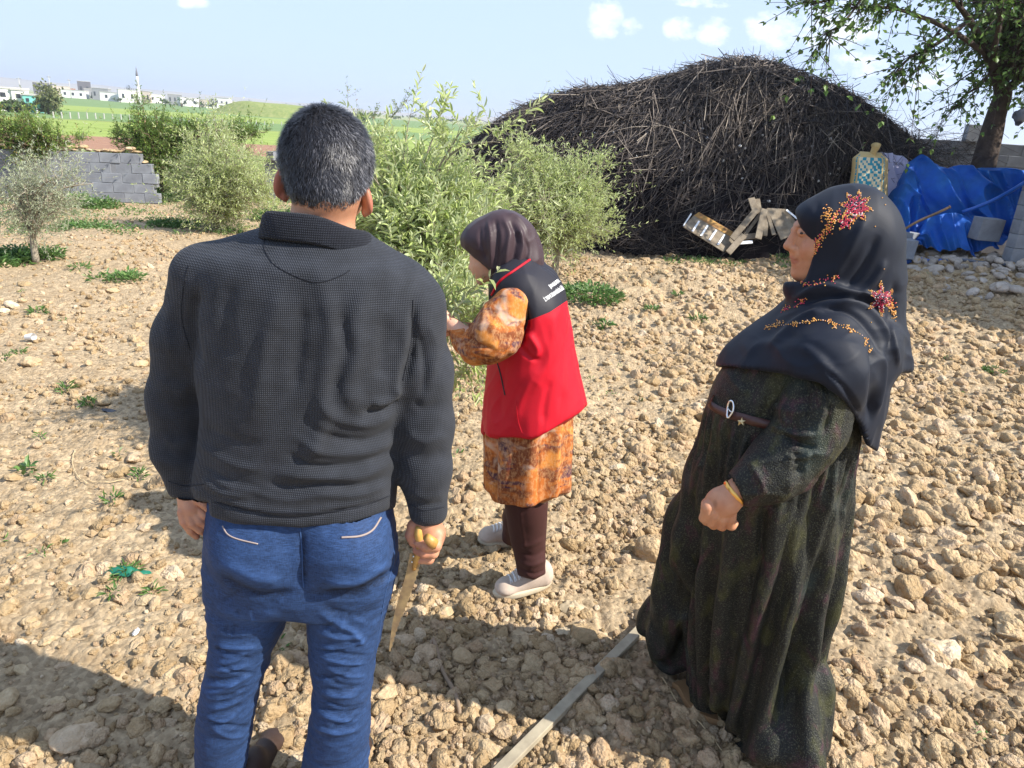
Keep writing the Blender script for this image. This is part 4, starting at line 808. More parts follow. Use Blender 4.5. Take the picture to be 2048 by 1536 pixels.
# weeds: countable tufts are things, the carpet by the wall is stuff
def weed_tuft(p, R_, h_, n, L_, W_, seed, label=None, group=None, mb=None, m_=None):
    r = np.random.default_rng(seed); a = r.uniform(0, 6.28, n); q = np.sqrt(r.random(n))*R_; P = np.stack([p[0]+q*np.cos(a), p[1]+q*np.sin(a), p[2]+r.uniform(0, 1, n)**1.3*h_*(1-.6*q/R_)+.003], -1); d = np.stack([np.cos(a), np.sin(a), r.uniform(.1, 1.1, n)], -1)+r.normal(0, .4, (n, 3)); up_ = np.array([0, 0, 1.0])+r.normal(0, .4, (n, 3))
    o_mb = mb or MB(); put_leaves(o_mb, P, d, up_, L_*r.uniform(.6, 1.2, n), W_*r.uniform(.7, 1.2, n), np.clip(r.normal(.5, .22, n), 0, 1), simple=len(P) > 200)
    if mb is None: o = o_mb.build('weed', m_ or M_weed, smooth=False); tag(o, label, 'weed', group); return o
WEEDS = [((252, 1160), .045, .04, 60, .035, .006, 'narrow-leaved green weed under the torn green plastic scrap'), ((305, 1192), .025, .04, 30, .03, .006, 'small weed right of the torn green plastic scrap'), ((228, 1200), .02, .03, 20, .035, .006, 'small weed just below the torn green plastic scrap'), ((55, 948), .035, .05, 14, .05, .026, 'bright broad-leaved seedling at the far left of the soil'),
         ((280, 962), .03, .06, 30, .04, .008, 'slender weed in the shaded soil left of the hand of the man'), ((228, 1015), .03, .05, 26, .04, .008, 'weed at the lower edge of the soil shadow on the left'), ((133, 785), .03, .07, 28, .05, .009, 'upright narrow weed left of the black plastic scrap'), ((178, 812), .04, .05, 40, .045, .010, 'weed touching the black plastic scrap'),
         ((95, 965), .03, .03, 22, .035, .008, 'small weed right of the bright seedling'), ((40, 710), .04, .04, 26, .04, .01, 'weed near the white cup on the left'), ((8, 725), .04, .05, 26, .04, .01, 'weed at the left picture edge below the cup'), ((75, 628), .06, .06, 40, .06, .012, 'small weed above the white cup'), ((160, 1440 - 900), .1, .06, 50, .06, .015, 'weed right of the slender olive trunk'),
         ((1395, 645), .07, .06, 60, .06, .016, 'small weed in the clods between the two women, nearer the left'), ((1300, 632), .06, .05, 50, .06, .015, 'weed in the clods right of the red vest shoulder'), ((1355, 598), .05, .06, 40, .06, .015, 'yellowish weed in the clods in the middle distance'), ((1990, 745), .08, .05, 70, .05, .012, 'weed in the clods at the right edge'), ((1210, 655), .09, .07, 90, .06, .018, 'weed just right of the red vest'),
         ((1180, 605), .36, .16, 900, .07, .028, 'dense green weed clump right of the shoulder of the bending woman'), ((1700, 1005), .03, .03, 20, .03, .008, 'tiny weed behind the dark dress'), ((572, 1130), .02, .02, 14, .03, .008, 'tiny weed between the legs of the man'), ((120, 1090), .02, .02, 14, .02, .008, 'tiny weed in the pale soil at lower left')]
for q, (pp_, R_, h_, n, L_, W_, lb) in enumerate(WEEDS):
    p = gpoint(*pp_); p[2] = float(ground_h(p[0], p[1])); weed_tuft(p, R_, h_, n, L_, W_, 400+q, lb)
BW = [((258, 398), .65, .75, 2600, .09, .04, 'dark green weed bush at the foot of the left wall'), ((305, 402), .55, .4, 1500, .09, .035, 'weed bush by the broken end of the left wall'), ((30, 520), .5, .18, 1500, .08, .03, 'green weeds round the foot of the slender olive trunk'), ((365, 452), .45, .14, 1000, .07, .03, 'low green weeds left of the low olive tree'), ((190, 412), .7, .3, 1500, .08, .03, 'weeds under the middle of the left wall'),
      ((170, 455), .45, .13, 700, .07, .025, 'low weeds on the bare soil below the left wall'), ((1520, 478), .42, .30, 1300, .09, .05, 'broad-leaved weeds growing through the leaning planks'), ((1450, 455), .22, .28, 450, .09, .05, 'small broad-leaved weed behind the planks'), ((240, 560), .3, .08, 300, .06, .02, 'sparse weeds in the soil below the left wall'), ((560, 440), .5, .35, 1200, .09, .03, 'green weeds by the broken block stack')]
for q, (pp_, R_, h_, n, L_, W_, lb) in enumerate(BW):
    p = gpoint(*pp_); o_mb = MB(); r = np.random.default_rng(500+q)
    for k_ in range(12):
        a = r.uniform(0, 6.28); s_ = math.sqrt(r.random())*R_*.8; weed_tuft((p[0]+s_*math.cos(a), p[1]+s_*math.sin(a), float(ground_h(p[0], p[1]))), R_*.35, h_*r.uniform(.5, 1.1), n//12, L_, W_, 600+q*20+k_, mb=o_mb)
    tag(o_mb.build('weed_bush', M_weed, smooth=False), lb, 'weeds')
mb = MB(); r = np.random.default_rng(77)
for q in range(150):
    p = gpoint(r.uniform(-40, 560), r.uniform(405, 470)**1.0); weed_tuft((p[0], p[1], float(ground_h(p[0], p[1]))), .16, .10, 26, .06, .02, 900+q, mb=mb)
for q in range(60):
    p = gpoint(r.uniform(1330, 1620), r.uniform(498, 535)); weed_tuft((p[0], p[1], float(ground_h(p[0], p[1]))), .14, .07, 24, .06, .02, 1100+q, mb=mb)
for q in range(90):
    x_, y_ = wedge(1, 2, 12, .6); weed_tuft((x_[0], y_[0], float(ground_h(x_[0], y_[0]))), .03, .03, 9, .03, .008, 1300+q, mb=mb)
o = mb.build('weed_cover', M_weed, smooth=False); o['kind'] = 'stuff'

# ================================================================ the heap of cotton stalks
M_stalk = mat('cotton_stalks', attr='tint', attr_cols=[(0, (.016, .015, .020)), (.45, (.050, .042, .040)), (.8, (.17, .14, .118)), (1, (.42, .36, .29))], rough=.75, spec=.25)
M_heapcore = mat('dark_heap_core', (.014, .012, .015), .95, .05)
M_cotton = mat('cotton_fluff', (.72, .70, .68), .95, .1)
YH = 13.9; out_ = [(880, 350), (930, 322), (1000, 262), (1060, 232), (1150, 200), (1250, 184), (1330, 170), (1400, 150), (1480, 137), (1550, 141), (1625, 176), (1682, 205), (1748, 246), (1795, 280), (1824, 312), (1838, 355)]
OX = np.array([A(a, b, YH)[0] for a, b in out_]); OZ = np.array([A(a, b, YH)[2] for a, b in out_]); xs_ = np.linspace(OX[0], OX[-1], 400); zs_ = np.interp(xs_, OX, OZ); zs_ = np.convolve(np.pad(zs_, 10, 'edge'), np.ones(21)/21, 'valid')
def heap_pt(x, ph, k=1.0):
    h = np.interp(x, xs_, zs_); e = np.clip(1-((x-(OX[0]+OX[-1])/2)/((OX[-1]-OX[0])/2))**2, 0.02, 1)**.5; b = 1.95*e; z0 = T(x, np.full_like(x, YH))-.1; s = np.sin(ph)
    P0_ = np.stack([x, YH-b*np.cos(ph), z0+(h-z0)*np.maximum(s, 0)**.8*k], -1); n = noise(P0_, .9, 3); return P0_+np.stack([0*x, -.12*n, .10*n*s], -1)
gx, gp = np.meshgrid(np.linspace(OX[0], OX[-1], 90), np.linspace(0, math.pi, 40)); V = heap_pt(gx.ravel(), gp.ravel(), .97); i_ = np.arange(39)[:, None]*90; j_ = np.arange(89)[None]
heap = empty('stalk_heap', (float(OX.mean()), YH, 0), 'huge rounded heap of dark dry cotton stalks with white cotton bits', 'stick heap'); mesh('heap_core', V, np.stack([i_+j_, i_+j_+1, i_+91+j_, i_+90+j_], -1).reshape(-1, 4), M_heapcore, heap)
def heap_sticks(n, Lr, rr_, out, r, topbias=False, front=True):
    x = r.uniform(OX[0]+.05, OX[-1]-.05, n); ph = np.arccos(1-r.random(n)*(1.25 if front else 2))*1.0 if not topbias else r.normal(math.pi/2, .25, n)
    P = heap_pt(x, ph); e = .02; dx = heap_pt(x+e, ph)-P; dp = heap_pt(x, ph+e)-P; N = np.cross(dx, dp); N /= np.linalg.norm(N, axis=1, keepdims=True); N *= np.sign((N*(P-np.array([0, YH, .5])*[0, 1, 1]-[0, 0, 0]*1)[:, :]).sum(1, keepdims=True)+1e-9) if False else 1
    N = np.where(((N*np.stack([0*x, P[:, 1]-YH-.01, P[:, 2]], -1)).sum(1) < 0)[:, None], -N, N)
    cx_ = 3.4; fan = np.stack([(x-cx_)*.35+1.2*noise(P, .45, 8), 0*x-.3, -.8+.9*noise(P, .6, 12)], -1); fan -= N*(fan*N).sum(1, keepdims=True); fan /= np.maximum(np.linalg.norm(fan, axis=1, keepdims=True), 1e-6); side = np.cross(N, fan); a = r.normal(0, .55, n)+(r.random(n) < .18)*r.normal(0, 1.2, n)
    d = fan*np.cos(a)[:, None]+side*np.sin(a)[:, None]+N*(r.normal(.04, .13, n)+out)[:, None]; d /= np.linalg.norm(d, axis=1, keepdims=True); L_ = r.uniform(*Lr, n); P = P+N*r.uniform(-.03, .09, n)[:, None]
    P0 = P-d*L_[:, None]*.5; P2 = P+d*L_[:, None]*.5; P1 = P+N*(L_*r.normal(.05, .04, n))[:, None]+side*(L_*r.normal(0, .05, n))[:, None]; return P0, P1, P2, r.uniform(*rr_, n), N
r = np.random.default_rng(44); mb = MB()
for (n, Lr, rr_, o_, tb_k) in ((13000, (.35, 1.2), (.004, .011), 0.0, False), (4500, (.2, .5), (.002, .0045), .15, False), (1500, (.4, .9), (.0025, .005), .18, True)):
    P0, P1, P2, rr2, N = heap_sticks(n, Lr, rr_, o_, r, tb_k); ti = np.clip(r.beta(1.3, 2.3, n)+.08*noise(P1, .5, 5), 0, 1); put_sticks(mb, P0, P1, P2, rr2, rr2*.5, ti)
    if n > 10000:  # side forks
        k = 6000; q = r.integers(0, n, k); s0 = P1[q]; d_ = (P2[q]-P1[q]); d_ = d_*.6+r.normal(0, .12, (k, 3)); put_sticks(mb, s0, s0+d_*.5+r.normal(0, .01, (k, 3)), s0+d_, rr2[q]*.6, rr2[q]*.3, ti[q])
o = mb.build('stalks', M_stalk, heap, smooth=False); o['kind'] = 'stuff'
sm = []
for q in range(5):
    mb_ = MB(); z = np.zeros((1, 3)); bnd = r.uniform(-.04, .04, 2); put_sticks(mb_, z+[-.5, 0, 0], z+[0, bnd[0], bnd[1]], z+[.5, 0, 0], np.array([.0062]), np.array([.003]), np.array([.45+.12*q])); mb_.add(*tube([(0, bnd[0], bnd[1]), (.2, bnd[0]+.08, bnd[1]+.05)], [.004, .002], 3), c=.5); sm.append(meshdata('stick', np.concatenate(mb_.V), [np.concatenate(v_) for v_ in mb_.F.values()], M_stalk, smooth=False, attrs={'tint': np.concatenate(mb_.c)}))
P0, P1, P2, rr2, N = heap_sticks(290, (1.0, 1.7), (.006, .009), .10, r)
for q in range(290):
    d = P2[q]-P0[q]; L_ = np.linalg.norm(d); d /= L_; s_ = np.cross(N[q], d); s_ /= np.linalg.norm(s_); u_ = np.cross(d, s_); c_ = (P0[q]+P2[q])/2+N[q]*.05-WO[heap.name]; o = link('stick', sm[q % 5], heap); k3 = r.uniform(.9, 1.7)*(1.8 if r.random() < .12 else 1); o.matrix_local = Matrix([[d[0]*L_, s_[0]*k3, u_[0]*k3, c_[0]], [d[1]*L_, s_[1]*k3, u_[1]*k3, c_[1]], [d[2]*L_, s_[2]*k3, u_[2]*k3, c_[2]], [0, 0, 0, 1]])
n = 330; x = r.uniform(OX[0]+.3, OX[-1]-.3, n); ph = np.arccos(1-r.random(n)*1.15); P = heap_pt(x, ph)+[0, -.06, .03]; mb = MB(); vi, fi_ = ico(1)
for q in range(n):
    s_ = r.uniform(.010, .024)*(1.5 if r.random() < .12 else 1); mb.add(P[q]+vi*(1+.35*noise(vi+q, 2, q))[:, None]*np.array([s_*r.uniform(.7, 1.5), s_, s_*r.uniform(.7, 1.3)]), fi_)
o = mb.build('cotton_tufts', M_cotton, heap); o['kind'] = 'stuff'
# loose brush spilling right of the heap and in front of it
mb = MB()
for (cx_, cy_, Y_, sx_, n) in ((1868, 312, 13.2, .7, 330), (1800, 312, 13.0, .5, 300), (1330, 480, 12.0, 1.6, 500), (1250, 470, 12.0, .8, 300)):
    c = A(cx_, cy_, Y_); c[2] = max(c[2], T(c[0], c[1])); P = c+r.normal(size=(n, 3))*[sx_*.5, .25, .14 if cy_ > 400 else .22]; d = rdir(r, n, .1, .5)*r.uniform(.15, .45, (n, 1)); put_sticks(mb, P-d, P+r.normal(0, .02, (n, 3)), P+d, .0035, .0018, np.clip(r.beta(1.6, 3, n), 0, 1))
o = mb.build('brushwood', M_stalk, smooth=False); o['kind'] = 'stuff'
# ================================================================ the corner with the blue tarpaulin
M_tarp = mat('blue_tarpaulin', (.006, .080, .38), .6, .25, noise_amt=.16, noise_scale=3, col2=(.012, .10, .34), bump=.4, bump_scale=7, bump_dist=.03)
M_sheet = mat('pale_lilac_sacking', (.50, .48, .62), .85, .2, noise_amt=.05, noise_scale=6, bump=.5, bump_scale=14, bump_dist=.02)
M_sack = mat('straw_sack_cloth', (.50, .37, .17), .8, .2, noise_amt=.08, noise_scale=14, bump=.4, bump_scale=90, bump_dist=.004)
M_sackcream = mat('cream_print', (.62, .55, .38), .8, .2, noise_amt=.05, noise_scale=14); M_sackteal = mat('teal_print', (.035, .24, .33), .8, .2, noise_amt=.06, noise_scale=14)
def draped(name, px0, px1, topf, botf, Yf, m, label, cat_, folds=(), nx=150, nz=80, seed=0, fold_amp=.05, fold_sc=3.2, parent=None, bulge=.35, thick=True, fray=0.0):
    """cloth lying over a pile: columns from the ground edge up and over the crest, each point at its own depth"""
    r = np.random.default_rng(seed); u = np.linspace(0, 1, nx); V = []
    for a in u:
        x_ = px0+(px1-px0)*a; yt = topf(x_); yb = botf(x_)+fray*math.sin(a*57)+fray*math.sin(a*23+1); Y0 = Yf(x_); col = []
        for b in np.linspace(0, 1.25, nz):
            if b <= 1: yy = yb+(yt-yb)*b; Y_ = Y0+bulge*(b**1.6)
            else: yy = yt+(b-1)*28; Y_ = Y0+bulge+(b-1)*2.6
            col.append(A(x_+(r.random()-.5)*0, yy, Y_))
        V.append(col)
    V = np.array(V).reshape(-1, 3); P = V.copy(); P = P+.12*np.stack([noise(P, 2, 1), 0*P[:, 0], noise(P, 2, 2)], -1); tl = np.array([[1, 0, 0], [0, 1, 0], [.35, 0, 1]]); P2_ = P@tl; w1 = (1-np.abs(noise(P2_*np.array([fold_sc*1.2, .6, fold_sc*.16]), 1, seed+1)))**4; w2 = (1-np.abs(noise(P2_*np.array([fold_sc*2.6, 1, fold_sc*.45])+3, 1, seed+4)))**4; w3 = noise(P, 1.6, seed+7)
    w4 = (1-np.abs(noise(P2_*np.array([11, 3, 6])+7, 1, seed+9)))**3; V = V+np.outer(-(fold_amp*w1+fold_amp*.5*w2+fold_amp*.8*w3+.035*w4*(.4+w2)), [0, 1, 0])+np.outer(fold_amp*.3*(w1-.3), [0, 0, 1])
    i_ = np.arange(nx-1)[:, None]*nz; j_ = np.arange(nz-1)[None]; F = np.stack([i_+j_, i_+nz+j_, i_+nz+1+j_, i_+j_+1], -1).reshape(-1, 4)
    o = mesh(name, V, F, m, parent)
    if label: tag(o, label, cat_)
    return o
ip = lambda xs, ys: (lambda x: float(np.interp(x, xs, ys)))
draped('sack_pile', 1640, 1835, ip([1640, 1690, 1720, 1760, 1800, 1835], [400, 345, 318, 302, 312, 345]), ip([1640, 1835], [470, 470]), ip([1640, 1835], [12.3, 12.2]), M_sheet, 'pile covered in pale lilac sacking behind the patterned sack', 'sack pile', seed=3, fold_amp=.09, bulge=.5)
draped('tarpaulin', 1740, 2040, ip([1740, 1780, 1800, 1822, 1850, 1880, 1910, 1960, 2040], [430, 372, 330, 314, 326, 336, 330, 336, 344]), ip([1740, 1800, 1836, 1860, 1900, 1950, 1985, 2040], [486, 478, 478, 484, 490, 486, 470, 474]), ip([1740, 1840, 2040], [11.6, 11.5, 11.7]), M_tarp, 'blue tarpaulin draped in folds over the pile by the right wall', 'tarpaulin', seed=11, fold_amp=.30, fold_sc=2.6, bulge=.75, nx=260, nz=120)
draped('tarpaulin', 1826, 2008, ip([1826, 1850, 1880, 1920, 1960, 2008], [470, 430, 424, 428, 436, 474]), ip([1826, 1850, 1890, 1930, 1960, 2008], [476, 494, 496, 502, 494, 478]), ip([1826, 2008], [11.25, 11.25]), M_tarp, 'loose lower edge of blue tarpaulin spilling onto the stones', 'tarpaulin', seed=15, fold_amp=.2, fold_sc=4.5, bulge=.28, nx=200, nz=70, fray=2.5)
# patterned sack: stuffed bag with a printed panel
sk = empty('patterned_sack', A(1738, 398, 11.9), 'straw-coloured sack with teal geometric squares and key border propped on the pile', 'sack')
nx, nz = 46, 62; KEY = ["#######.", "#.....#.", "#.###.#.", "#...#.#.", "###.#.#."]
TILE = ["##..##", "#.##.#", ".##.##", "##.##.", "#.##.#", "##..##"]; _old = ["##.##..##.##", "#.##.##.##.#", ".##.#..#.##.", "##.###.##.##", "..##.###..#.", "#.#.##.#.##.", ".##.#.##.#.#", ".#..###.##..", "##.##.###.##", ".##.#..#.##.", "#.##.##.##.#", "##.##..##.##"]
quadp = lambda u, w: np.array([1700+18*w*1.0+(u)*(66-2*w), 404-96*w+6*u*1.0])
V = []; Yp = []
for i_ in range(nx+1):
    for j_ in range(nz+1):
        u, w = i_/nx, j_/nz; nar = 1-.10*w-(.34*sstep(.84, 1.0, w)); p = np.array([1739+(u-.5)*78*nar+6*(w-.5)*1.0, 402-98*w+3*(u-.5)]); bl_ = .26*(1-(2*u-1)**4)**.5*(1-(2*w-1)**6)**.5; V.append(A(p[0], p[1], 11.95+.12*w-bl_)); Yp.append(11.95+.12*w)
V = np.array(V); V[:, 1] += .02*noise(V, 6, 4); fm_ = []; F = []
for i_ in range(nx):
    for j_ in range(nz):
        a = i_*(nz+1)+j_; F.append([a, a+nz+1, a+nz+2, a+1]); u, w = (i_+.5)/nx, (j_+.5)/nz; c_ = 0
        if .07 < u < .93 and .10 < w < .93:
            if .17 < u < .83 and .24 < w < .88:
                uu_, ww_ = (u-.17)/.66, (w-.24)/.64; tx, ty = int(uu_*2), int(ww_*2); q = TILE[int((ww_*2-ty)*6) % 6][int((uu_*2-tx)*6) % 6] == '#'; c_ = 2 if q != ((tx+ty) % 2 == 1) else 1
            elif (.12 < w < .20) or (.08 < u < .14) or (.86 < u < .92):
                c_ = 2 if KEY[(j_ if .12 < w < .20 else i_) % 5][(i_ if .12 < w < .20 else j_) % 8] == '#' else 0
        fm_.append(c_)
nV = len(V); Vb = V.copy(); Yp = np.array(Yp); Vb = _C+(V-_C)*((2*Yp-V[:, 1]*1.0+.02)/V[:, 1])[:, None]; F = np.array(F); Fb = F[:, ::-1]+nV
mesh('bag', np.concatenate([V, Vb]), np.concatenate([F, Fb]), [M_sack, M_sackcream, M_sackteal], sk, fmat=np.r_[fm_, np.zeros(len(Fb), int)])
c_ = A(1745, 306, 11.95); V, F = tube([c_+[0, 0, -.06], c_+[0.01, 0, .02], c_+[.02, -.02, .08], c_+[.03, 0, .13]], [.10, .07, .09, .11], 12, flat=.6); V = V+.02*noise(V, 14, 6)[:, None]; mesh('tied_neck', V, F, M_sack, sk)
# hollow blocks on the ground
M_pipe = mat('blue_water_pipe', (.015, .10, .42), .4, .5); M_pipeg = mat('grey_hose', (.12, .13, .16), .6, .3, noise_amt=.1, noise_scale=10)
for (px_, py_, Y_, rz, L_, H_, D_, hol, lb) in ((1800, 496, 10.9, .06, .40, .28, .19, True, 'pale hollow concrete block standing behind the shoulder of the right woman'), (1973, 458, 11.0, .1, .36, .32, .22, False, 'pale concrete block on the loose tarpaulin edge at right'), (1822, 474, 11.3, .7, .22, .14, .14, False, 'broken piece of concrete block beside the hollow block')):
    o = link('block', block_mesh(L_, D_, H_, False), None); p = A(px_, py_, Y_); o.location = tuple(p); o.rotation_euler = (.04, .03, rz); tag(o, lb, 'concrete block')
def pipe(pts, r_, m_, name, label, cat_, n=50, sides=8):
    P = curve([A(a, b, c) for a, b, c in pts], n); V, F = tube(P, r_, sides); return tag(mesh(name, V, F, m_), label, cat_)
pipe([(1925, 424, 11.35), (1960, 412, 11.2), (2000, 394, 11.0), (2048, 366, 10.6), (2150, 300, 10.2), (2300, 250, 10)], .028, M_pipe, 'pipe', 'blue plastic pipe sloping down across the tarpaulin from the right', 'pipe')
pipe([(1785, 474, 11.15), (1830, 446, 11.1), (1870, 428, 11.1), (1900, 414, 11.1)], [.02]*49+[.028], M_trunkb, 'wooden_pole', 'weathered wooden pole lying slanted on the blue tarpaulin', 'pole')
def on_ground(pts, r_, m_, name, label, cat_, lift=.5, n=60, sides=8):
    P = []
    for x_, y_ in curve(np.array(pts, float), n): p = gpoint(x_, y_); p[2] = float(ground_h(p[0], p[1]))+r_*lift+.01; P.append(p)
    P = np.array(P); z = P[:, 2].copy()
    for _ in range(8): z[1:-1] = np.maximum((z[:-2]+z[2:])/2, z[1:-1]) if _ < 3 else (z[:-2]+2*z[1:-1]+z[2:])/4
    P[:, 2] = z; V, F = tube(P, r_, sides); return tag(mesh(name, V, F, m_), label, cat_)
on_ground([(1780, 527), (1830, 530), (1880, 536)], .035, M_pipe, 'pipe', 'short blue pipe length on the ground behind the right woman', 'pipe'); on_ground([(1880, 537), (1950, 545), (2048, 556), (2200, 566)], .024, M_pipeg, 'hose', 'grey hose lying over the stones at the right edge', 'hose')
# black plastic bag hanging in the tree at the edge
bp_ = A(2040, 232, 11.2); V, F = ico(3); V = V*np.array([.11, .07, .14]); V = V*(1+.5*fbm(V, 9, 3, 5))[:, None]+bp_; M_bagt = mat('clear_dark_plastic_film', (.10, .11, .14), .25, .6, transl=.35)
tag(mesh('plastic_bag', V, F, M_bagt), 'crumpled dark plastic bag caught in the branches at the right edge', 'plastic bag'); 
V, F = tube(curve([bp_+[.02, 0, .14], bp_+[.06, .2, .6], bp_+[.02, .5, 1.4]], 10), .006, 5); tag(mesh('string', V, F, M_bagt), 'thin string from which the plastic bag hangs at the right edge', 'string')
# stones heaped in the right corner: smooth ones of fair size
M_stone2 = mat('grey_tan_cobble', (.33, .28, .235), .85, .2, noise_amt=.12, noise_scale=1.2, col2=(.42, .36, .30), bump=.5, bump_scale=3, bump_dist=.05, rand=.22)
cb = []
for q in range(6): V, F = stone_shape(700+q, 2, .07, .6, 4); cb.append(meshdata('cobble', V, F, M_stone2))
n = 0; r = np.random.default_rng(3)
while n < 230:
    px_, py_ = r.uniform(1780, 2110), r.uniform(478, 612)
    if py_ < 500 and px_ < 1960: continue
    if r.random() > .35+.65*sstep(1800, 1980, px_)-.5*(py_ > 560): continue
    p = gpoint(px_, py_); s = r.uniform(.05, .11)*(1.6 if r.random() < .08 else 1); o = link('cobble', cb[r.integers(6)], ground); o.location = (p[0], p[1], float(ground_h(p[0], p[1]))+s*.25+.10*r.random()*sstep(1880, 2048, px_)); o.scale = (s, s*r.uniform(.7, 1), s*r.uniform(.7, 1.1)); o.rotation_euler = (r.uniform(-.5, .5), r.uniform(-.5, .5), r.uniform(0, 6.3)); n += 1
# ================================================================ old boards against the heap
M_board = mat('weathered_grey_board', (.24, .20, .15), .85, .15, noise_amt=.16, noise_scale=9, col2=(.18, .145, .105), bump=.4, bump_scale=50, bump_dist=.004); M_rust = mat('rusty_orange_board', (.42, .24, .075), .8, .2, noise_amt=.16, noise_scale=10, col2=(.26, .14, .06)); M_whitew = mat('white_strip', (.74, .75, .76), .6, .3)
def quad_slab(pts, th, m_, name, label=None, cat_=None, parent=None, back=(0, 1, 0)):
    P = np.array([A(*p) for p in pts]); n_ = np.array(back, float); V = np.concatenate([P, P+n_*th]); k = len(P); i_ = np.arange(k); j_ = (i_+1) % k; o = mesh(name, V, [np.stack([i_, i_+k, j_+k, j_], -1)]+([np.array([[0, 1, 2, 3], [7, 6, 5, 4]])] if k == 4 else []), m_, parent, smooth=False)
    return tag(o, label, cat_) if label else o
YB = 11.35
cr_ = empty('slotted_crate', A(1430, 480, YB), 'shallow wooden tray with four white slats tipped against the heap foot', 'wooden tray')
quad_slab([(1368, 452, YB), (1388, 430, YB+.25), (1474, 478, YB+.2), (1448, 502, YB-.05)], .02, M_board, 'panel', parent=cr_, back=(.3, 1, -.5)); quad_slab([(1388, 431, YB+.24), (1398, 424, YB+.3), (1474, 468, YB+.22), (1470, 478, YB+.17)], .015, M_rust, 'rim_board', parent=cr_, back=(0, 1, -.2)); quad_slab([(1366, 453, YB-.01), (1368, 450, YB), (1450, 500, YB-.06), (1448, 504, YB-.08)], .02, M_board, 'lower_rim', parent=cr_, back=(0, .6, -.5))
for k_ in range(4):
    a0, b0_ = 1385+17*k_, 461+9.0*k_; quad_slab([(a0-2, b0_+1, YB-.05), (a0+12, b0_-20, YB+.17), (a0+15.5, b0_-18.5, YB+.17), (a0+2, b0_+2, YB-.05)], .03, M_whitew, 'slat', parent=cr_, back=(0, .3, -.1))
quad_slab([(1366, 451, YB-.02), (1382, 426, YB+.2), (1384, 428, YB+.2), (1368, 452, YB-.02)], .03, M_whitew, 'side_strip', parent=cr_, back=(0, .4, 0))
def board(p, q, w_, label, m_=M_board, th=.022, up=(0, -1, .5)): P0, P1 = A(*p), A(*q); V, F = plank(P0, P1, w_, th, up, .003); return tag(mesh('plank', V, F, m_, smooth=False), label, 'plank')
board((1512, 424, YB+.3), (1502, 396, YB+.45), .11, 'short upright board end, rear left in the plank group'); board((1519, 428, YB+.33), (1514, 398, YB+.5), .09, 'upright board behind the crossing planks')
board((1464, 478, YB), (1514, 418, YB+.25), .10, 'long plank slanting up from the wooden tray to the plank group'); board((1484, 478, YB+.12), (1524, 424, YB+.33), .05, 'narrow plank edge just under the long slanting one')
board((1456, 506, YB-.15), (1488, 470, YB+.05), .10, 'short plank lying in front of the wooden tray'); board((1516, 478, YB-.02), (1529, 418, YB+.28), .105, 'plank standing almost upright in front of the weeds'); board((1530, 472, YB+.1), (1534, 424, YB+.3), .07, 'thin plank right of the upright one'); board((1548, 470, YB+.1), (1532, 418, YB+.32), .06, 'plank leaning left against the large flat board')
board((1488, 474, YB+.1), (1512, 472, YB+.1), .09, 'short pale board low between the planks'); board((1480, 486, YB+.0), (1505, 484, YB+.0), .05, 'pale broken stick of board on the ground by the tray', M_whitew)
quad_slab([(1562, 480, YB+.05), (1534, 416, YB+.32), (1572, 418, YB+.38), (1606, 462, YB+.2)], .02, M_board, 'flat_board', 'large flat weathered board leaning behind the face of the right woman', 'board'); quad_slab([(1572, 421, YB+.30), (1574, 418, YB+.32), (1596, 436, YB+.2), (1594, 439, YB+.18)], .01, M_whitew, 'metal_strip', 'thin white strip on the edge of the large flat board', 'strip')
# ================================================================ things on the near soil
M_batten = mat('pale_grey_batten', (.36, .31, .22), .85, .15, noise_amt=.10, noise_scale=14, col2=(.27, .23, .165), bump=.5, bump_scale=60, bump_dist=.002)
pa = gpoint(1290, 1262); pb_ = gpoint(1000, 1556); d_ = (pb_-pa)/np.linalg.norm(pb_-pa); pb_ = pb_+d_*.35; pa = pa-d_*.12; V, F = plank(pa+[0, 0, .034], pb_+[0, 0, .026], .034, .022, (0, 0, 1), .002); V[:, 2] += .002*noise(V, 4, 3); tag(mesh('batten', V, F, M_batten, smooth=False), 'long pale wooden batten lying on the soil by the hem of the dark dress', 'batten')
M_stick = mat('dry_stick_bark', (.26, .19, .13), .9, .1, noise_amt=.15, noise_scale=60, bump=.6, bump_scale=200, bump_dist=.002); M_straw = mat('dry_straw', (.55, .42, .24), .8, .2)
on_ground([(866, 1290), (880, 1330), (905, 1380), (922, 1440)], .007, M_stick, 'stick', 'dry twig on the shaded soil right of the saw tip', 'stick'); on_ground([(866, 1292), (862, 1300), (868, 1312)], .006, M_stick, 'stick', 'short forked end of dry twig near the saw tip', 'stick')
on_ground([(760, 1450), (780, 1456), (805, 1456)], .006, M_stick, 'stick', 'small stick on sunlit soil right of the right shoe of the man', 'stick'); on_ground([(1320, 1375), (1360, 1432), (1410, 1484), (1460, 1540)], .0016, M_straw, 'straw', 'long dry straw running past the sandal of the right woman', 'straw')
on_ground([(150, 900), (146, 930), (156, 960), (175, 975)], .002, M_straw, 'straw', 'curved dry stem on the soil at left', 'straw'); on_ground([(180, 968), (220, 972), (250, 966)], .002, M_straw, 'straw', 'dry stem in the shaded soil left of the hand', 'straw'); on_ground([(2048, 1262), (2020, 1278), (2005, 1290)], .002, M_straw, 'straw', 'dry stem at the right picture edge', 'straw')
on_ground([(1030, 1462), (1060, 1458), (1075, 1462)], .005, M_stick, 'stick', 'small stick in the shadow of the batten', 'stick'); on_ground([(285, 950), (300, 935), (318, 925)], .002, M_straw, 'straw', 'pale stem beside the hand of the man', 'straw')
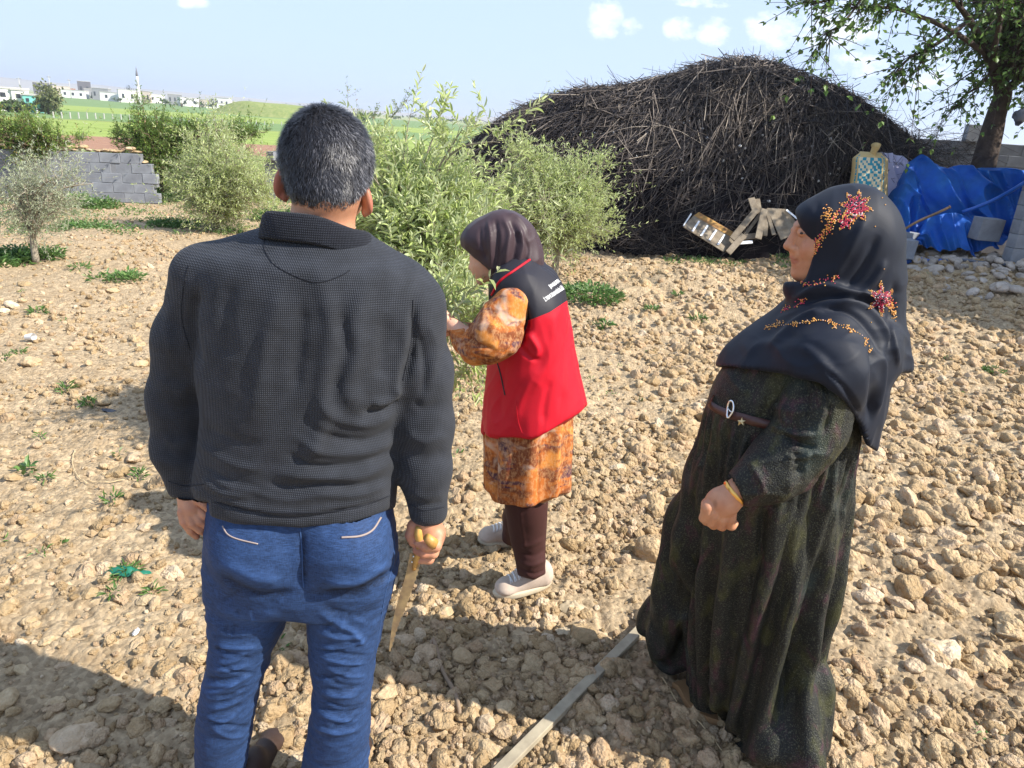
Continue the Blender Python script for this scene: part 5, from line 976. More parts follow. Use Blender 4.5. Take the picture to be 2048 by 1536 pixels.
def scrap(px_, py_, R_, m_, name, label, cat_, seed, stretch=(1.6, .8), amp=.35, hgt=.5, n=26):
    c = gpoint(px_, py_); c[2] = float(ground_h(c[0], c[1]))+.008; th = np.linspace(0, 2*np.pi, n, endpoint=False); rings = np.linspace(0, 1, 9)[1:]; V = [c+[0, 0, R_*hgt]]; r = np.random.default_rng(seed); off = r.uniform(0, 9, 3)
    for k_ in rings:
        e = np.stack([np.cos(th)*k_*stretch[0], np.sin(th)*k_*stretch[1], 0*th], -1); rad = 1+amp*noise(e*1.5+off, 1, seed)+amp*.6*noise(e*4+off, 1, seed+1); P = e*rad[:, None]*R_; P[:, 2] = R_*hgt*(1-k_)**.8+R_*hgt*.7*np.abs(noise(e*3+off, 1, seed+2)); V.extend(c+P)
    V = np.array(V); F = []; F3 = [[0, 1+i, 1+(i+1) % n] for i in range(n)]
    for k_ in range(7): F += [[1+k_*n+i, 1+(k_+1)*n+i, 1+(k_+1)*n+(i+1) % n, 1+k_*n+(i+1) % n] for i in range(n)]
    return tag(mesh(name, V, [np.array(F3), np.array(F)], m_, smooth=True), label, cat_)
M_grnp = mat('green_plastic_film', (.01, .14, .085), .4, .5); M_blkp = mat('black_plastic_film', (.035, .038, .05), .35, .5); M_beige = mat('beige_plastic_film', (.46, .37, .24), .5, .4, transl=.2); M_clear = mat('milky_plastic_film', (.60, .57, .53), .35, .5)
scrap(255, 1158, .042, M_grnp, 'plastic_scrap', 'torn dark green plastic film scrap on the soil at lower left', 'plastic scrap', 1, (1.7, .55)); scrap(214, 819, .040, M_blkp, 'plastic_scrap', 'flat black plastic scrap on the soil left of the man', 'plastic scrap', 2, (1.6, .5), hgt=.25); scrap(590, 1222, .020, M_grnp, 'plastic_scrap', 'small green plastic strip between the legs of the man', 'plastic scrap', 3, (1.6, .5))
scrap(1140, 1222, .036, M_beige, 'plastic_wrap', 'crumpled beige plastic wrap on the soil, upper of two', 'plastic wrap', 4, (1.5, .8), hgt=.8); scrap(1128, 1272, .026, M_beige, 'plastic_wrap', 'small torn beige plastic wrap below the crumpled one', 'plastic wrap', 5, (1.3, .8)); scrap(845, 1378, .020, M_beige, 'bone', 'pale bone-like fragment on the sunlit soil below the saw', 'bone fragment', 6, (1.9, .35), hgt=.4)
scrap(1540, 1480, .02, M_beige, 'plastic_wrap', 'scrap of pale film peeping from under the dark hem', 'plastic wrap', 8); scrap(275, 1277, .02, M_clear, 'shell', 'white splinter among the stones at lower left', 'splinter', 9, (.5, 1.0))
# a big green leaf on the soil
c = gpoint(574, 1246); c[2] = float(ground_h(c[0], c[1]))+.02; mb = MB(); put_leaves(mb, c[None]+[0, -.012, 0], np.array([[.12, 1, .25]]), np.array([[-.3, -.2, 1.0]]), np.array([.055]), np.array([.028]), np.array([.4])); tag(mb.build('leaf', M_grnp, smooth=False), 'single broad green leaf on the soil between the legs of the man', 'leaf')
# white cup
c = gpoint(62, 683); c[2] = float(ground_h(c[0], c[1]))+.015; V, F = tube([c+[-.03, 0, .01], c+[.035, -.01, .02]], [.020, .028], 14, caps=False); M_cup = mat('white_plastic', (.75, .74, .72), .4, .4); tag(mesh('plastic_cup', V, F, M_cup), 'small white plastic cup lying on the soil at far left', 'cup')
# ================================================================ PEOPLE
def skin_mat(name, col):
    def ex(t, c, vec, b):
        a = nd(t, 'ShaderNodeAttribute', attribute_name='red'); mx = nd(t, 'ShaderNodeMix', data_type='RGBA'); t.links.new(a.outputs['Fac'], mx.inputs['Factor']); t.links.new(c, mx.inputs['A']); mx.inputs['B'].default_value = (.33, .10, .075, 1)
        a2 = nd(t, 'ShaderNodeAttribute', attribute_name='dark'); m2 = nd(t, 'ShaderNodeMix', data_type='RGBA'); t.links.new(a2.outputs['Fac'], m2.inputs['Factor']); t.links.new(mx.outputs['Result'], m2.inputs['A']); m2.inputs['B'].default_value = (.035, .022, .018, 1)
        return m2.outputs['Result']
    return mat(name, col, .52, .35, noise_amt=.05, noise_scale=22, col2=tuple(np.array(col)*np.array([.88, .8, .78])), bump=.25, bump_scale=420, bump_dist=.0012, extra=ex, sss=.12)
M_skin_m = skin_mat('tanned_skin', (.50, .25, .15)); M_skin_w = skin_mat('warm_skin', (.50, .245, .14)); M_skin_v = skin_mat('light_skin', (.62, .35, .24))
def knit_extra(sx, sz, amt, dist):
    """woven or knitted relief in rows and columns of the cloth"""
    def ex(t, c, vec, b):
        mp = nd(t, 'ShaderNodeMapping'); t.links.new(vec, mp.inputs[0]); sp = nd(t, 'ShaderNodeSeparateXYZ'); t.links.new(mp.outputs[0], sp.inputs[0])
        nn = nd(t, 'ShaderNodeTexNoise'); nn.inputs['Scale'].default_value = 30; t.links.new(vec, nn.inputs['Vector'])
        wx = math_node(t, 'SINE', math_node(t, 'ADD', math_node(t, 'MULTIPLY', math_node(t, 'ADD', sp.outputs[0], math_node(t, 'MULTIPLY', sp.outputs[1], .8)), sx), math_node(t, 'MULTIPLY', nn.outputs['Fac'], 2)))
        wz = math_node(t, 'SINE', math_node(t, 'ADD', math_node(t, 'MULTIPLY', sp.outputs[2], sz), math_node(t, 'MULTIPLY', nn.outputs['Fac'], 2)))
        h = math_node(t, 'MULTIPLY', math_node(t, 'ADD', wx, 1), math_node(t, 'ADD', wz, 1))
        hv = nd(t, 'ShaderNodeHueSaturation'); t.links.new(c, hv.inputs['Color']); t.links.new(math_node(t, 'ADD', math_node(t, 'MULTIPLY', h, amt), 1-amt), hv.inputs['Value'])
        bp = nd(t, 'ShaderNodeBump'); bp.inputs['Strength'].default_value = .7; bp.inputs['Distance'].default_value = dist; t.links.new(h, bp.inputs['Height']); t.links.new(bp.outputs[0], b.inputs['Normal'])
        return hv.outputs[0]
    return ex
M_sweater = mat('charcoal_waffle_knit', (.024, .027, .035), .8, .25, noise_amt=.26, noise_scale=9, sheen=.05, extra=knit_extra(1500, 1500, .24, .0005))
M_collar = mat('charcoal_rib_knit', (.016, .018, .025), .85, .15, noise_amt=.15, noise_scale=30, sheen=.05, extra=knit_extra(1800, 1500, .3, .0006))
def denim_extra(t, c, vec, b):
    mp = nd(t, 'ShaderNodeMapping'); mp.inputs['Scale'].default_value = (60, 60, 9); t.links.new(vec, mp.inputs[0]); n = nd(t, 'ShaderNodeTexNoise'); n.inputs['Scale'].default_value = 9; n.inputs['Detail'].default_value = 6; n.inputs['Roughness'].default_value = .7; t.links.new(mp.outputs[0], n.inputs['Vector'])
    mp2 = nd(t, 'ShaderNodeMapping'); mp2.inputs['Scale'].default_value = (8, 8, 60); t.links.new(vec, mp2.inputs[0]); n2 = nd(t, 'ShaderNodeTexNoise'); n2.inputs['Scale'].default_value = 9; n2.inputs['Detail'].default_value = 6; t.links.new(mp2.outputs[0], n2.inputs['Vector'])
    h = math_node(t, 'ADD', n.outputs['Fac'], n2.outputs['Fac'])
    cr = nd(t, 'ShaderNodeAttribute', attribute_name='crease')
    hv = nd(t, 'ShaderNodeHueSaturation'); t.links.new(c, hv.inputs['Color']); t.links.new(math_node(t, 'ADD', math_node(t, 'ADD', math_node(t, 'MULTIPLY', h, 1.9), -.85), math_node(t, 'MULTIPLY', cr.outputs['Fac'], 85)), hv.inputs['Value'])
    bp = nd(t, 'ShaderNodeBump'); bp.inputs['Strength'].default_value = .4; bp.inputs['Distance'].default_value = .001; t.links.new(h, bp.inputs['Height']); t.links.new(bp.outputs[0], b.inputs['Normal'])
    return hv.outputs[0]
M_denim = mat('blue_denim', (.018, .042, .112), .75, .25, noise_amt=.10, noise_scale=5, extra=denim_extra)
M_thread = mat('pale_piping', (.30, .24, .22), .7, .3)
M_seam = mat('denim_seam', (.03, .07, .18), .7, .3)
M_hairbase = mat('dark_hair_base', (.022, .022, .027), .7, .3, noise_amt=.2, noise_scale=60)
def hair_ex(t, c, vec, b): return None
M_hair = mat('salt_and_pepper_hair', attr='tint', attr_cols=[(0, (.008, .008, .011)), (.62, (.03, .03, .038)), (.8, (.16, .16, .18)), (1, (.55, .55, .58))], rough=.45, spec=.5)
M_sandal = mat('dark_brown_leather', (.04, .022, .016), .6, .4, noise_amt=.1, noise_scale=40)
M_sole = mat('dark_sole', (.05, .045, .04), .85, .2)
M_wood_y = mat('yellow_varnished_wood', (.52, .30, .075), .45, .5, noise_amt=.15, noise_scale=30, col2=(.38, .19, .05))
M_blade = mat('dusty_saw_blade', (.42, .31, .16), .5, .5, metal=.35, noise_amt=.15, noise_scale=30, col2=(.28, .20, .12))
M_steel = mat('bright_steel', (.7, .7, .68), .3, .6, metal=.9)

def wrinkle(V, N, amp=.004, sc=(6, 6, 14), seed=5, warp=.25, sharp=2.0, tilt=0.0):
    """soft ridges that run along the axis with the smallest scale"""
    P = V*np.array(sc); P = P+warp*np.stack([noise(V, 5, seed+1), noise(V, 5, seed+2), noise(V, 5, seed+3)], -1)*3; P[:, 2] += tilt*V[:, 0]*sc[2]
    r = (1-np.abs(noise(P, 1, seed)))**sharp-.35; r = r+.5*((1-np.abs(noise(P, 2.1, seed+7)))**sharp-.35); m = .35+.65*sstep(-.4, .5, noise(V, 4, seed+5))
    return V+N*(amp*r*m)[:, None]
def finish(name, vx, m, parent, creaselist=None, sm=2, nz_amt=0, nz_sc=(8, 8, 8), attrs=None, post=None, seed=3, warp=6, wr=None):
    V, F = vx.mesh(); V = relax(V, F, sm); N = vnormals(V, F); at = dict(attrs or {})
    if nz_amt: V = V+N*(nz_amt*fbm(V*np.array(nz_sc), 1.0, 3, seed))[:, None]
    if wr: V = wrinkle(V, N, **wr)
    d = np.zeros(len(V))
    if creaselist: V, d = creases(V, N, creaselist, seed=seed, warp=warp)
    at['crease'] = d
    if post:
        r = post(V, F, N)
        if isinstance(r, tuple): V, at2 = r; at.update(at2)
        else: V = r
    return mesh(name, V, F, m, parent, attrs=at), V, F
def finger(vx, pts, k=.004, dY=0):
    """pts rows: px, py, Y, radius px"""
    vx.chain([(A(a, b, Y), RP(r, a, b, Y)) for a, b, Y, r in pts], k)

# ---------------------------------------------------------------- the man with the saw
YM = 1.35
man = empty('person', (-.47, YM, 0), 'man with short greying hair seen from behind in charcoal pullover and blue jeans', 'person')
v = Vox((-.78, 1.12, .02), (-.02, 1.62, 1.74), .0055)       # the whole body under the clothes
hc = A(656, 326, 1.385)
v.ball(hc, (.075, .094, .092), .0)
v.ball(hc+np.array([0, -.012, .012]), (.075, .086, .078), .02); v.ball(hc+np.array([.006, .04, -.055]), (.055, .062, .06), .03)
v.cap(A(655, 372, 1.365), A(640, 480, 1.345), .056, .062, .02)
v.ball(A(655, 385, 1.33), (.058, .05, .05), .02)
tor = levels([(480, 600, 690, YM, .04), (530, 455, 785, YM, .08), (620, 450, 780, YM, .09), (760, 450, 760, YM, .09), (900, 455, 750, YM, .085), (1030, 460, 745, YM, .08), (1150, 465, 745, YM, .075)])
v.loft(tor, .04, pw=2.3)
for sx in ((440, 560, 357, 790, 380, 985), (815, 615, 850, 840, 857, 1035)):
    v.chain([(A(sx[0], sx[1], 1.36), .045), (A(sx[2], sx[3], 1.37), .036), (A(sx[4], sx[5], 1.365), .027)], .02)
for lx in ((505, 1150, 462, 1400, 442, 1600), (695, 1150, 686, 1400, 668, 1600)):
    v.chain([(A(lx[0], lx[1], 1.36), .062), (A(lx[2], lx[3], 1.335), .038), (A(lx[4], lx[5], 1.37), .030)], .03)
V, F = v.mesh(); V = relax(V, F, 2); bV = [V]; bF = [F]
# ears, at a finer grid
for ex_, ey_, rot_ in ((562, 364, .16), (736, 396, -.10)):
    c = A(ex_, ey_, 1.385); w_ = Vox(c-.05, c+.05, .0022); s_ = -1 if ex_ < 650 else 1
    R_ = rmat((0, 1, 0), -s_*.22)@rmat((0, 0, 1), s_*.55)
    w_.ball(c+np.array([-s_*.004, 0, 0]), (.010, .021, .032), 0, rot=R_); w_.ball(c+np.array([s_*.010, .010, .001]), (.010, .015, .024), .004, 's', rot=R_)
    w_.ball(c+np.array([-s_*.006, .002, -.026]), (.007, .010, .011), .006)
    V, F = w_.mesh(); bF.append(F+sum(map(len, bV))); bV.append(relax(V, F, 1))
# left hand, relaxed; right hand, closed round the saw
Yh = 1.36
w_ = Vox(A(385, 1035, Yh)-np.array([.06, .07, .075]), A(385, 1035, Yh)+np.array([.075, .075, .07]), .0022)
w_.chain([(A(378, 972, Yh-.01), .0255), (A(380, 995, Yh-.02), .0245), (A(382, 1014, Yh-.03), .0225)], .006)
w_.ball(A(382, 1018, Yh-.03), (.025, .021, .026), .010)
finger(w_, [(364, 1024, Yh-.045, 9.5), (368, 1044, Yh-.050, 8.6), (381, 1062, Yh-.045, 7.6), (393, 1073, Yh-.035, 6.6)], .0022)
finger(w_, [(377, 1030, Yh-.045, 9.5), (385, 1048, Yh-.050, 8.6), (400, 1061, Yh-.045, 7.6), (411, 1067, Yh-.035, 6.6)], .0018)
finger(w_, [(389, 1028, Yh-.040, 9.5), (400, 1043, Yh-.045, 8.4), (414, 1052, Yh-.042, 7.4), (422, 1057, Yh-.035, 6.4)], .0018)
finger(w_, [(397, 1018, Yh-.035, 9), (409, 1031, Yh-.040, 7.8), (420, 1038, Yh-.038, 6.8), (426, 1043, Yh-.03, 6)], .0018)
finger(w_, [(396, 1000, Yh-.035, 10), (410, 1010, Yh-.045, 8.6), (421, 1022, Yh-.045, 7.4)], .003)
V, F = w_.mesh(); bF.append(F+sum(map(len, bV))); bV.append(relax(V, F, 1))
Yr = 1.34
w_ = Vox(A(850, 1078, Yr)-np.array([.07, .07, .08]), A(850, 1078, Yr)+np.array([.07, .08, .08]), .0022)
w_.chain([(A(853, 1020, Yr), .029), (A(855, 1045, Yr), .0275), (A(862, 1066, Yr), .030)], .006)
w_.ball(A(861, 1072, Yr+.004), (.030, .030, .034), .012)
finger(w_, [(876, 1070, Yr-.012, 14), (872, 1092, Yr-.030, 11.5), (852, 1093, Yr-.036, 10.5), (838, 1086, Yr-.026, 9.5)], .003)
finger(w_, [(872, 1086, Yr-.006, 13.5), (866, 1106, Yr-.026, 11.5), (848, 1106, Yr-.030, 10.5), (834, 1100, Yr-.020, 9.4)], .003)
finger(w_, [(864, 1098, Yr+.004, 13), (858, 1118, Yr-.014, 10.8), (842, 1118, Yr-.016, 9.8), (836, 1112, Yr-.006, 9)], .003)
finger(w_, [(870, 1060, Yr+.01, 13), (858, 1078, Yr+.04, 11), (842, 1080, Yr+.035, 10), (836, 1078, Yr+.02, 9)], .004)
finger(w_, [(846, 1036, Yr+.004, 15), (828, 1052, Yr-.006, 13), (822, 1070, Yr-.012, 11.5), (826, 1084, Yr-.016, 9.5)], .005)
V, F = w_.mesh(); bF.append(F+sum(map(len, bV))); bV.append(relax(V, F, 1))
BV = np.concatenate(bV); BFc = np.concatenate(bF); px, py = PJ(BV)
red = np.where((py < 450), sstep(.072, .088, np.abs(BV[:, 0]-hc[0]))*.75, 0)+np.where(py > 1000, .22*sstep(.2, .8, noise(BV, 60, 3)+.3), 0)
mesh('body', BV, BFc, M_skin_m, man, attrs={'red': red, 'dark': np.zeros(len(BV))})
# hair
v = Vox(hc-.13, hc+.13, .004)
v.ball(hc+np.array([0, 0, .002]), (.0795, .097, .094), 0); v.ball(hc+np.array([0, -.010, .014]), (.0795, .091, .082), .02)
v.ball(hc+np.array([0.004, -.03, -.045]), (.066, .066, .055), .02); v.ball(A(657, 378, 1.335), (.0600, .0560, .050), .02)
v.pixcut([(500, 362), (566, 380), (582, 408), (605, 414), (650, 424), (690, 420), (708, 408), (722, 384), (760, 362)], 'above', .006)
V, F = v.mesh(); V = relax(V, F, 3); N = vnormals(V, F); V = V+N*(.0016*noise(V, 150, 2))[:, None]
V = V[:]; keepf = (V[F].mean(1)[:, 1] < hc[1]+.045) | (V[F].mean(1)[:, 2] > hc[2]+.035); hair = mesh('hair', V, F[keepf], M_hairbase, man)
fi = rng.choice(np.flatnonzero(keepf), 30000); q = rng.random((30000, 2, 1)); P = V[F[fi, 0]]*(1-q[:, 0])*(1-q[:, 1])+V[F[fi, 1]]*q[:, 0]*(1-q[:, 1])+V[F[fi, 2]]*q[:, 0]*q[:, 1]+V[F[fi, 3]]*(1-q[:, 0])*q[:, 1]
n_ = N[F[fi, 0]]; crown = hc+np.array([-.012, -.03, .115]); flow = P-crown; flow -= n_*(flow*n_).sum(1, keepdims=True); flow /= np.maximum(np.linalg.norm(flow, axis=1, keepdims=True), 1e-6)
sw = np.cross(n_, flow)*(.5*noise(P, 30, 7))[:, None]; dirn = flow*rng.uniform(.5, .95, (30000, 1))+n_*rng.uniform(.25, .6, (30000, 1))+sw+rng.normal(0, .16, (30000, 3)); dirn /= np.linalg.norm(dirn, axis=1, keepdims=True)
ln = rng.uniform(.006, .012, (30000, 1))*np.where(P[:, 2:3] < hc[2]-.05, .55, 1); tip = P+dirn*ln+flow*ln*.35; side = np.cross(dirn, n_); side /= np.linalg.norm(side, axis=1, keepdims=True); wd = .00042
HV = np.stack([P-side*wd, P+side*wd, (P+tip)/2+side*wd*.8+n_*.0008, tip, (P+tip)/2-side*wd*.8+n_*.0008], 1).reshape(-1, 3); b_ = np.arange(30000)[:, None]*5
grey = rng.random(30000)+.22*(P[:, 0]-hc[0])/.08+.12*noise(P, 40, 5)+.15*sstep(hc[2]+.02, hc[2]-.08, P[:, 2])
ho = mesh('strand', HV, [b_+np.array([0, 1, 2, 4]), b_+np.array([4, 2, 3])], M_hair, hair, attrs={'tint': np.repeat(np.clip(grey*.66+.05, 0, 1), 5)}); ho['kind'] = 'stuff'
# pullover
v = Vox((-.83, 1.11, .62), (-.02, 1.60, 1.56), .0045)
v.loft(levels([(470, 565, 728, 1.345, .060), (500, 500, 780, YM, .092), (530, 415, 835, YM, .118), (620, 398, 850, YM, .128), (720, 398, 838, YM, .128), (810, 408, 803, YM, .126), (900, 404, 795, YM, .124), (975, 397, 792, YM, .126), (1022, 412, 787, YM, .124), (1062, 426, 785, YM, .118)]), .03, pw=2.25)
v.cap(A(575, 500, 1.36), A(422, 545, 1.36), .050, .056, .05); v.cap(A(715, 530, 1.355), A(826, 612, 1.355), .050, .056, .05)
v.chain([(A(412, 560, 1.36), .062), (A(370, 670, 1.372), .057), (A(352, 800, 1.375), .0535), (A(355, 900, 1.37), .048), (A(378, 985, 1.362), .038)], .028)
v.chain([(A(820, 625, 1.355), .060), (A(846, 740, 1.36), .057), (A(852, 850, 1.358), .0545), (A(853, 940, 1.35), .049), (A(857, 1020, 1.342), .040)], .028)
v.pixcut([(250, 972), (350, 996), (420, 1003), (421, 1030), (470, 1046), (600, 1057), (700, 1046), (788, 1016), (800, 1040), (850, 1052), (890, 1046), (960, 1020)], 'above', .006)
# hollow the neck
v.cap(A(640, 420, 1.35), A(640, 462, 1.36), .072, .060, .006, 's')
cr_back = [([(560, 560), (545, 650), (520, 760), (500, 860)], 22, .010), ([(640, 540), (662, 640), (655, 740), (640, 860), (600, 950)], 20, .013), ([(735, 570), (712, 660), (700, 760), (720, 840)], 22, .012),
           ([(600, 600), (600, 700), (585, 800)], 16, -.009), ([(690, 620), (682, 720), (672, 800)], 14, -.010), ([(470, 560), (450, 640), (440, 720)], 20, -.006), ([(780, 620), (765, 700), (760, 760)], 18, -.009),
           ([(835, 600), (828, 690), (805, 770)], 9, -.016), ([(392, 570), (384, 650), (402, 740)], 9, -.014), ([(815, 640), (795, 730), (790, 790)], 9, .008),
           ([(795, 830), (740, 850), (680, 840), (640, 800)], 11, .011), ([(795, 858), (740, 884), (680, 880), (620, 850)], 9, -.010), ([(795, 880), (740, 905), (670, 905), (590, 880)], 10, .011),
           ([(795, 905), (720, 930), (640, 932), (560, 915)], 8, -.010), ([(790, 925), (720, 948), (640, 955), (540, 945)], 9, .011), ([(788, 950), (720, 968), (640, 975), (520, 965)], 8, -.009), ([(788, 968), (700, 988), (600, 992), (480, 978), (420, 950)], 9, .009),
           ([(400, 930), (460, 965), (540, 985), (640, 990)], 7, -.007), ([(400, 890), (450, 925), (520, 940)], 10, .007), ([(405, 850), (460, 880), (520, 890)], 10, -.005), ([(402, 960), (440, 985), (500, 996)], 7, .008),
           ([(425, 1006), (520, 1024), (640, 1028), (787, 1000)], 4, -.006), ([(425, 1000), (520, 1016), (640, 1020), (787, 990)], 6, .005),
           ([(420, 1000), (470, 1018), (600, 1022), (700, 1014), (786, 990)], 3, -.003), ([(800, 770), (780, 800), (740, 810)], 9, .012), ([(798, 800), (770, 826), (720, 826)], 7, -.010),
           ([(310, 800), (350, 820), (400, 800)], 14, -.005), ([(312, 760), (360, 775), (400, 750)], 14, .005), ([(320, 900), (350, 915), (395, 900)], 12, -.005), ([(322, 870), (350, 885), (395, 872)], 10, .005), ([(335, 970), (370, 985), (410, 980)], 8, .004),
           ([(810, 900), (850, 920), (895, 900)], 12, -.006), ([(810, 870), (850, 885), (895, 868)], 11, .006), ([(818, 980), (850, 995), (890, 985)], 10, .005), ([(820, 1000), (850, 1012), (885, 1004)], 6, -.004),
           ([(860, 640), (872, 700), (862, 760)], 9, .007), ([(840, 660), (850, 730), (845, 790)], 8, -.008), ([(830, 800), (850, 815), (890, 800)], 10, -.006), ([(345, 600), (335, 660), (350, 720)], 10, .005)]
cr_back = [(p_, w_b, a_b*.72) for p_, w_b, a_b in cr_back]
finish('pullover', v, M_sweater, man, cr_back, 2, .0022, (7, 7, 12), warp=9, wr=dict(amp=.0022, sc=(5, 5, 13)))
# yoke seam and shoulder seams
def surf_line(pts, BVH, r, off=.001, n=60, sides=5, Yhint=None):
    P = []
    for x_, y_ in (curve(np.array(pts, float), n) if len(pts) > 2 else np.linspace(pts[0], pts[1], n)):
        d = Vector(ray(x_, y_)).normalized(); h = BVH.ray_cast(Vector(_C), d)
        if h[0] is not None: P.append(np.array(h[0])-np.array(d)*off)
    return tube(P, r, sides) if len(P) > 2 else None
def bvh_of(o):
    w0 = WO[o.name]; me = o.data; n_ = len(me.vertices); c = np.empty(n_*3, np.float32); me.vertices.foreach_get('co', c); c = c.reshape(-1, 3)+w0
    return BVHTree.FromPolygons([tuple(p) for p in c], [tuple(p.vertices) for p in me.polygons])
pull = [o for o in man.children if o.name.startswith('pullover')][0]; bh = bvh_of(pull)
for pts in ([(528, 470), (530, 500), (550, 530), (600, 556), (640, 564), (680, 552), (700, 540)], [(378, 530), (366, 580), (364, 640), (380, 700)], [(826, 600), (822, 680), (806, 760)], [(428, 1004), (500, 1020), (600, 1026), (700, 1018), (784, 990)], [(336, 962), (370, 972), (408, 968)], [(822, 1010), (850, 1020), (888, 1014)]):
    r_ = surf_line(pts, bh, .0013, .0002)
    if r_: mesh('seam', r_[0], r_[1], M_collar, pull)
# collar: fold standing behind the neck
n = 96; th = np.linspace(0, 2*np.pi, n, endpoint=False); L_ = A(527, 448, 1.335); R_ = A(741, 488, 1.335); cc = (L_+R_)/2; ax_ = (R_-L_)/2; axu = ax_/np.linalg.norm(ax_)
prof = [(.84, -.040, 1), (.86, .0, 1), (.90, .024, 1), (.95, .031, 1), (1.0, .025, 1), (1.05, .006, 1), (1.095, -.016, 1), (1.09, -.0215, 1), (1.05, -.019, 1), (1.0, -.008, 1), (.93, -.012, 1)]
rows = []
for s_, h_, _ in prof:
    wv = .002*np.sin(th*3+.5)+.0015*np.sin(th*5+2)
    fy = np.sin(th); P = cc+np.outer(np.cos(th)*s_, ax_)+np.outer(np.where(fy < 0, fy*.062, fy*.085)*s_, [0, 1, -.18]); P[:, 2] += h_*(1-.25*(fy > 0)*fy)-.012*(1-np.abs(fy)); P = P+np.outer(wv, [0, 0, 1])
    rows.append(P)
V = np.concatenate(rows); m_ = len(prof); ii = np.arange(m_-1)[:, None]*n; jj = np.arange(n)[None]; kk = (jj+1) % n
mesh('collar', V, np.stack([ii+jj, ii+kk, ii+n+kk, ii+n+jj], -1).reshape(-1, 4), M_collar, man)
# jeans
v = Vox((-.76, 1.14, .02), (-.17, 1.58, .92), .0045)
v.loft(levels([(900, 440, 770, YM, .085), (985, 428, 780, YM, .105), (1040, 420, 788, YM, .115), (1100, 415, 793, YM, .122), (1150, 417, 790, YM, .118), (1185, 424, 778, YM, .105)]), .015, pw=2.4)
v.ball(A(512, 1105, 1.27), (.085, .06, .085), .04); v.ball(A(690, 1100, 1.27), (.082, .06, .085), .04)
v.loft(levels([(1120, 418, 602, 1.355, .100), (1200, 420, 588, 1.35, .094), (1290, 424, 548, 1.345, .084), (1360, 410, 522, 1.335, .074), (1430, 398, 506, 1.335, .068), (1536, 397, 490, 1.35, .064), (1620, 398, 484, 1.37, .058)]), .012, pw=2.15)
v.loft(levels([(1120, 606, 792, 1.355, .100), (1200, 612, 776, 1.35, .094), (1290, 622, 756, 1.345, .084), (1360, 629, 744, 1.335, .076), (1430, 622, 738, 1.335, .070), (1536, 605, 736, 1.35, .066), (1620, 600, 728, 1.37, .060)]), .012, pw=2.15)
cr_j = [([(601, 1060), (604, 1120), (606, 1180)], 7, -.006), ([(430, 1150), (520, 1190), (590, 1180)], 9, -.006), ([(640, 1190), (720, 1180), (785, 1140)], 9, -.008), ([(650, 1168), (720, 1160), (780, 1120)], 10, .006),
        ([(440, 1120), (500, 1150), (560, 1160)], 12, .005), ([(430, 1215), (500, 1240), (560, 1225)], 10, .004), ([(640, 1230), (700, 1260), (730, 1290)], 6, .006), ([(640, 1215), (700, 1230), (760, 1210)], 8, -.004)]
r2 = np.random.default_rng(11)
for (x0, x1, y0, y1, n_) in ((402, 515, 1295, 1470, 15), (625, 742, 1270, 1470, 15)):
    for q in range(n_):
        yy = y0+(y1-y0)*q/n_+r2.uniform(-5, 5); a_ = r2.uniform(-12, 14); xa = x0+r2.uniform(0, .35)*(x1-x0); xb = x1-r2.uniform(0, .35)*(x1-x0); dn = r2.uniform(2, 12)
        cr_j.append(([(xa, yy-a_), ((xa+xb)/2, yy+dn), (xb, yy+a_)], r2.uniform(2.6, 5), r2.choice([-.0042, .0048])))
for q in range(10):
    x_ = r2.uniform(420, 770); y_ = r2.uniform(1180, 1290)
    if 585 < x_ < 625: continue
    cr_j.append(([(x_, y_), (x_+r2.uniform(-40, 40), y_+r2.uniform(10, 40))], r2.uniform(3, 5), r2.choice([-.003, .003])))
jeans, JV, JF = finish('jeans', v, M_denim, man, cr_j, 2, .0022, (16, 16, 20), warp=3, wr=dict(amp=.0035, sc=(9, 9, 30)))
bh = bvh_of(jeans)
for pts, m_, r_ in (([(445, 1052), (455, 1068), (475, 1078), (516, 1088)], M_thread, .0016), ([(683, 1075), (720, 1072), (745, 1060), (762, 1035)], M_thread, .0022), ([(600, 1056), (604, 1100), (605, 1140), (607, 1176)], M_seam, .0015), ([(783, 1050), (789, 1110), (768, 1200), (748, 1330)], M_seam, .0012)):
    q = surf_line(pts, bh, r_, .0004)
    if q: mesh('pocket_edge' if m_ is M_thread else 'seam', q[0], q[1], m_, jeans)
# sandals
for sx_, sy_ in ((-.615, 1.42), (-.372, 1.42)):
    sh = link('sandal', None, man); sh.location = (0, 0, 0); WO[sh.name] = WO[man.name]
    w_ = Vox((sx_-.07, sy_-.13, -.015), (sx_+.09, sy_+.20, .11), .004)
    w_.cap((sx_, sy_-.06, .045), (sx_+.008, sy_+.06, .035), .034, .034, .02); w_.ball((sx_+.012, sy_+.10, .030), (.038, .035, .022), .02)
    w_.ball((sx_, sy_-.02, .07), (.036, .05, .04), .02)
    V, F = w_.mesh(); mesh('upper', relax(V, F, 2), F, M_sandal, sh)
    o_ = np.array([(sx_-.038, sy_-.10), (sx_+.034, sy_-.10), (sx_+.037, sy_+.0), (sx_+.052, sy_+.08), (sx_+.045, sy_+.135), (sx_+.01, sy_+.15), (sx_-.028, sy_+.12), (sx_-.034, sy_+.04)]); o_ = curve(np.concatenate([o_, o_[:1]]), 32)[:-1]; n_ = len(o_)
    V = np.concatenate([np.c_[o_, np.full(n_, -.005)], np.c_[o_, np.full(n_, .018)], [[sx_, sy_, -.005], [sx_, sy_, .018]]]); i_ = np.arange(n_); j_ = (i_+1) % n_
    mesh('sole', V, [np.stack([i_, j_, n_+j_, n_+i_], -1), np.stack([np.full(n_, 2*n_), j_, i_], -1), np.stack([np.full(n_, 2*n_+1), n_+i_, n_+j_], -1)], M_sole, sh, smooth=False)
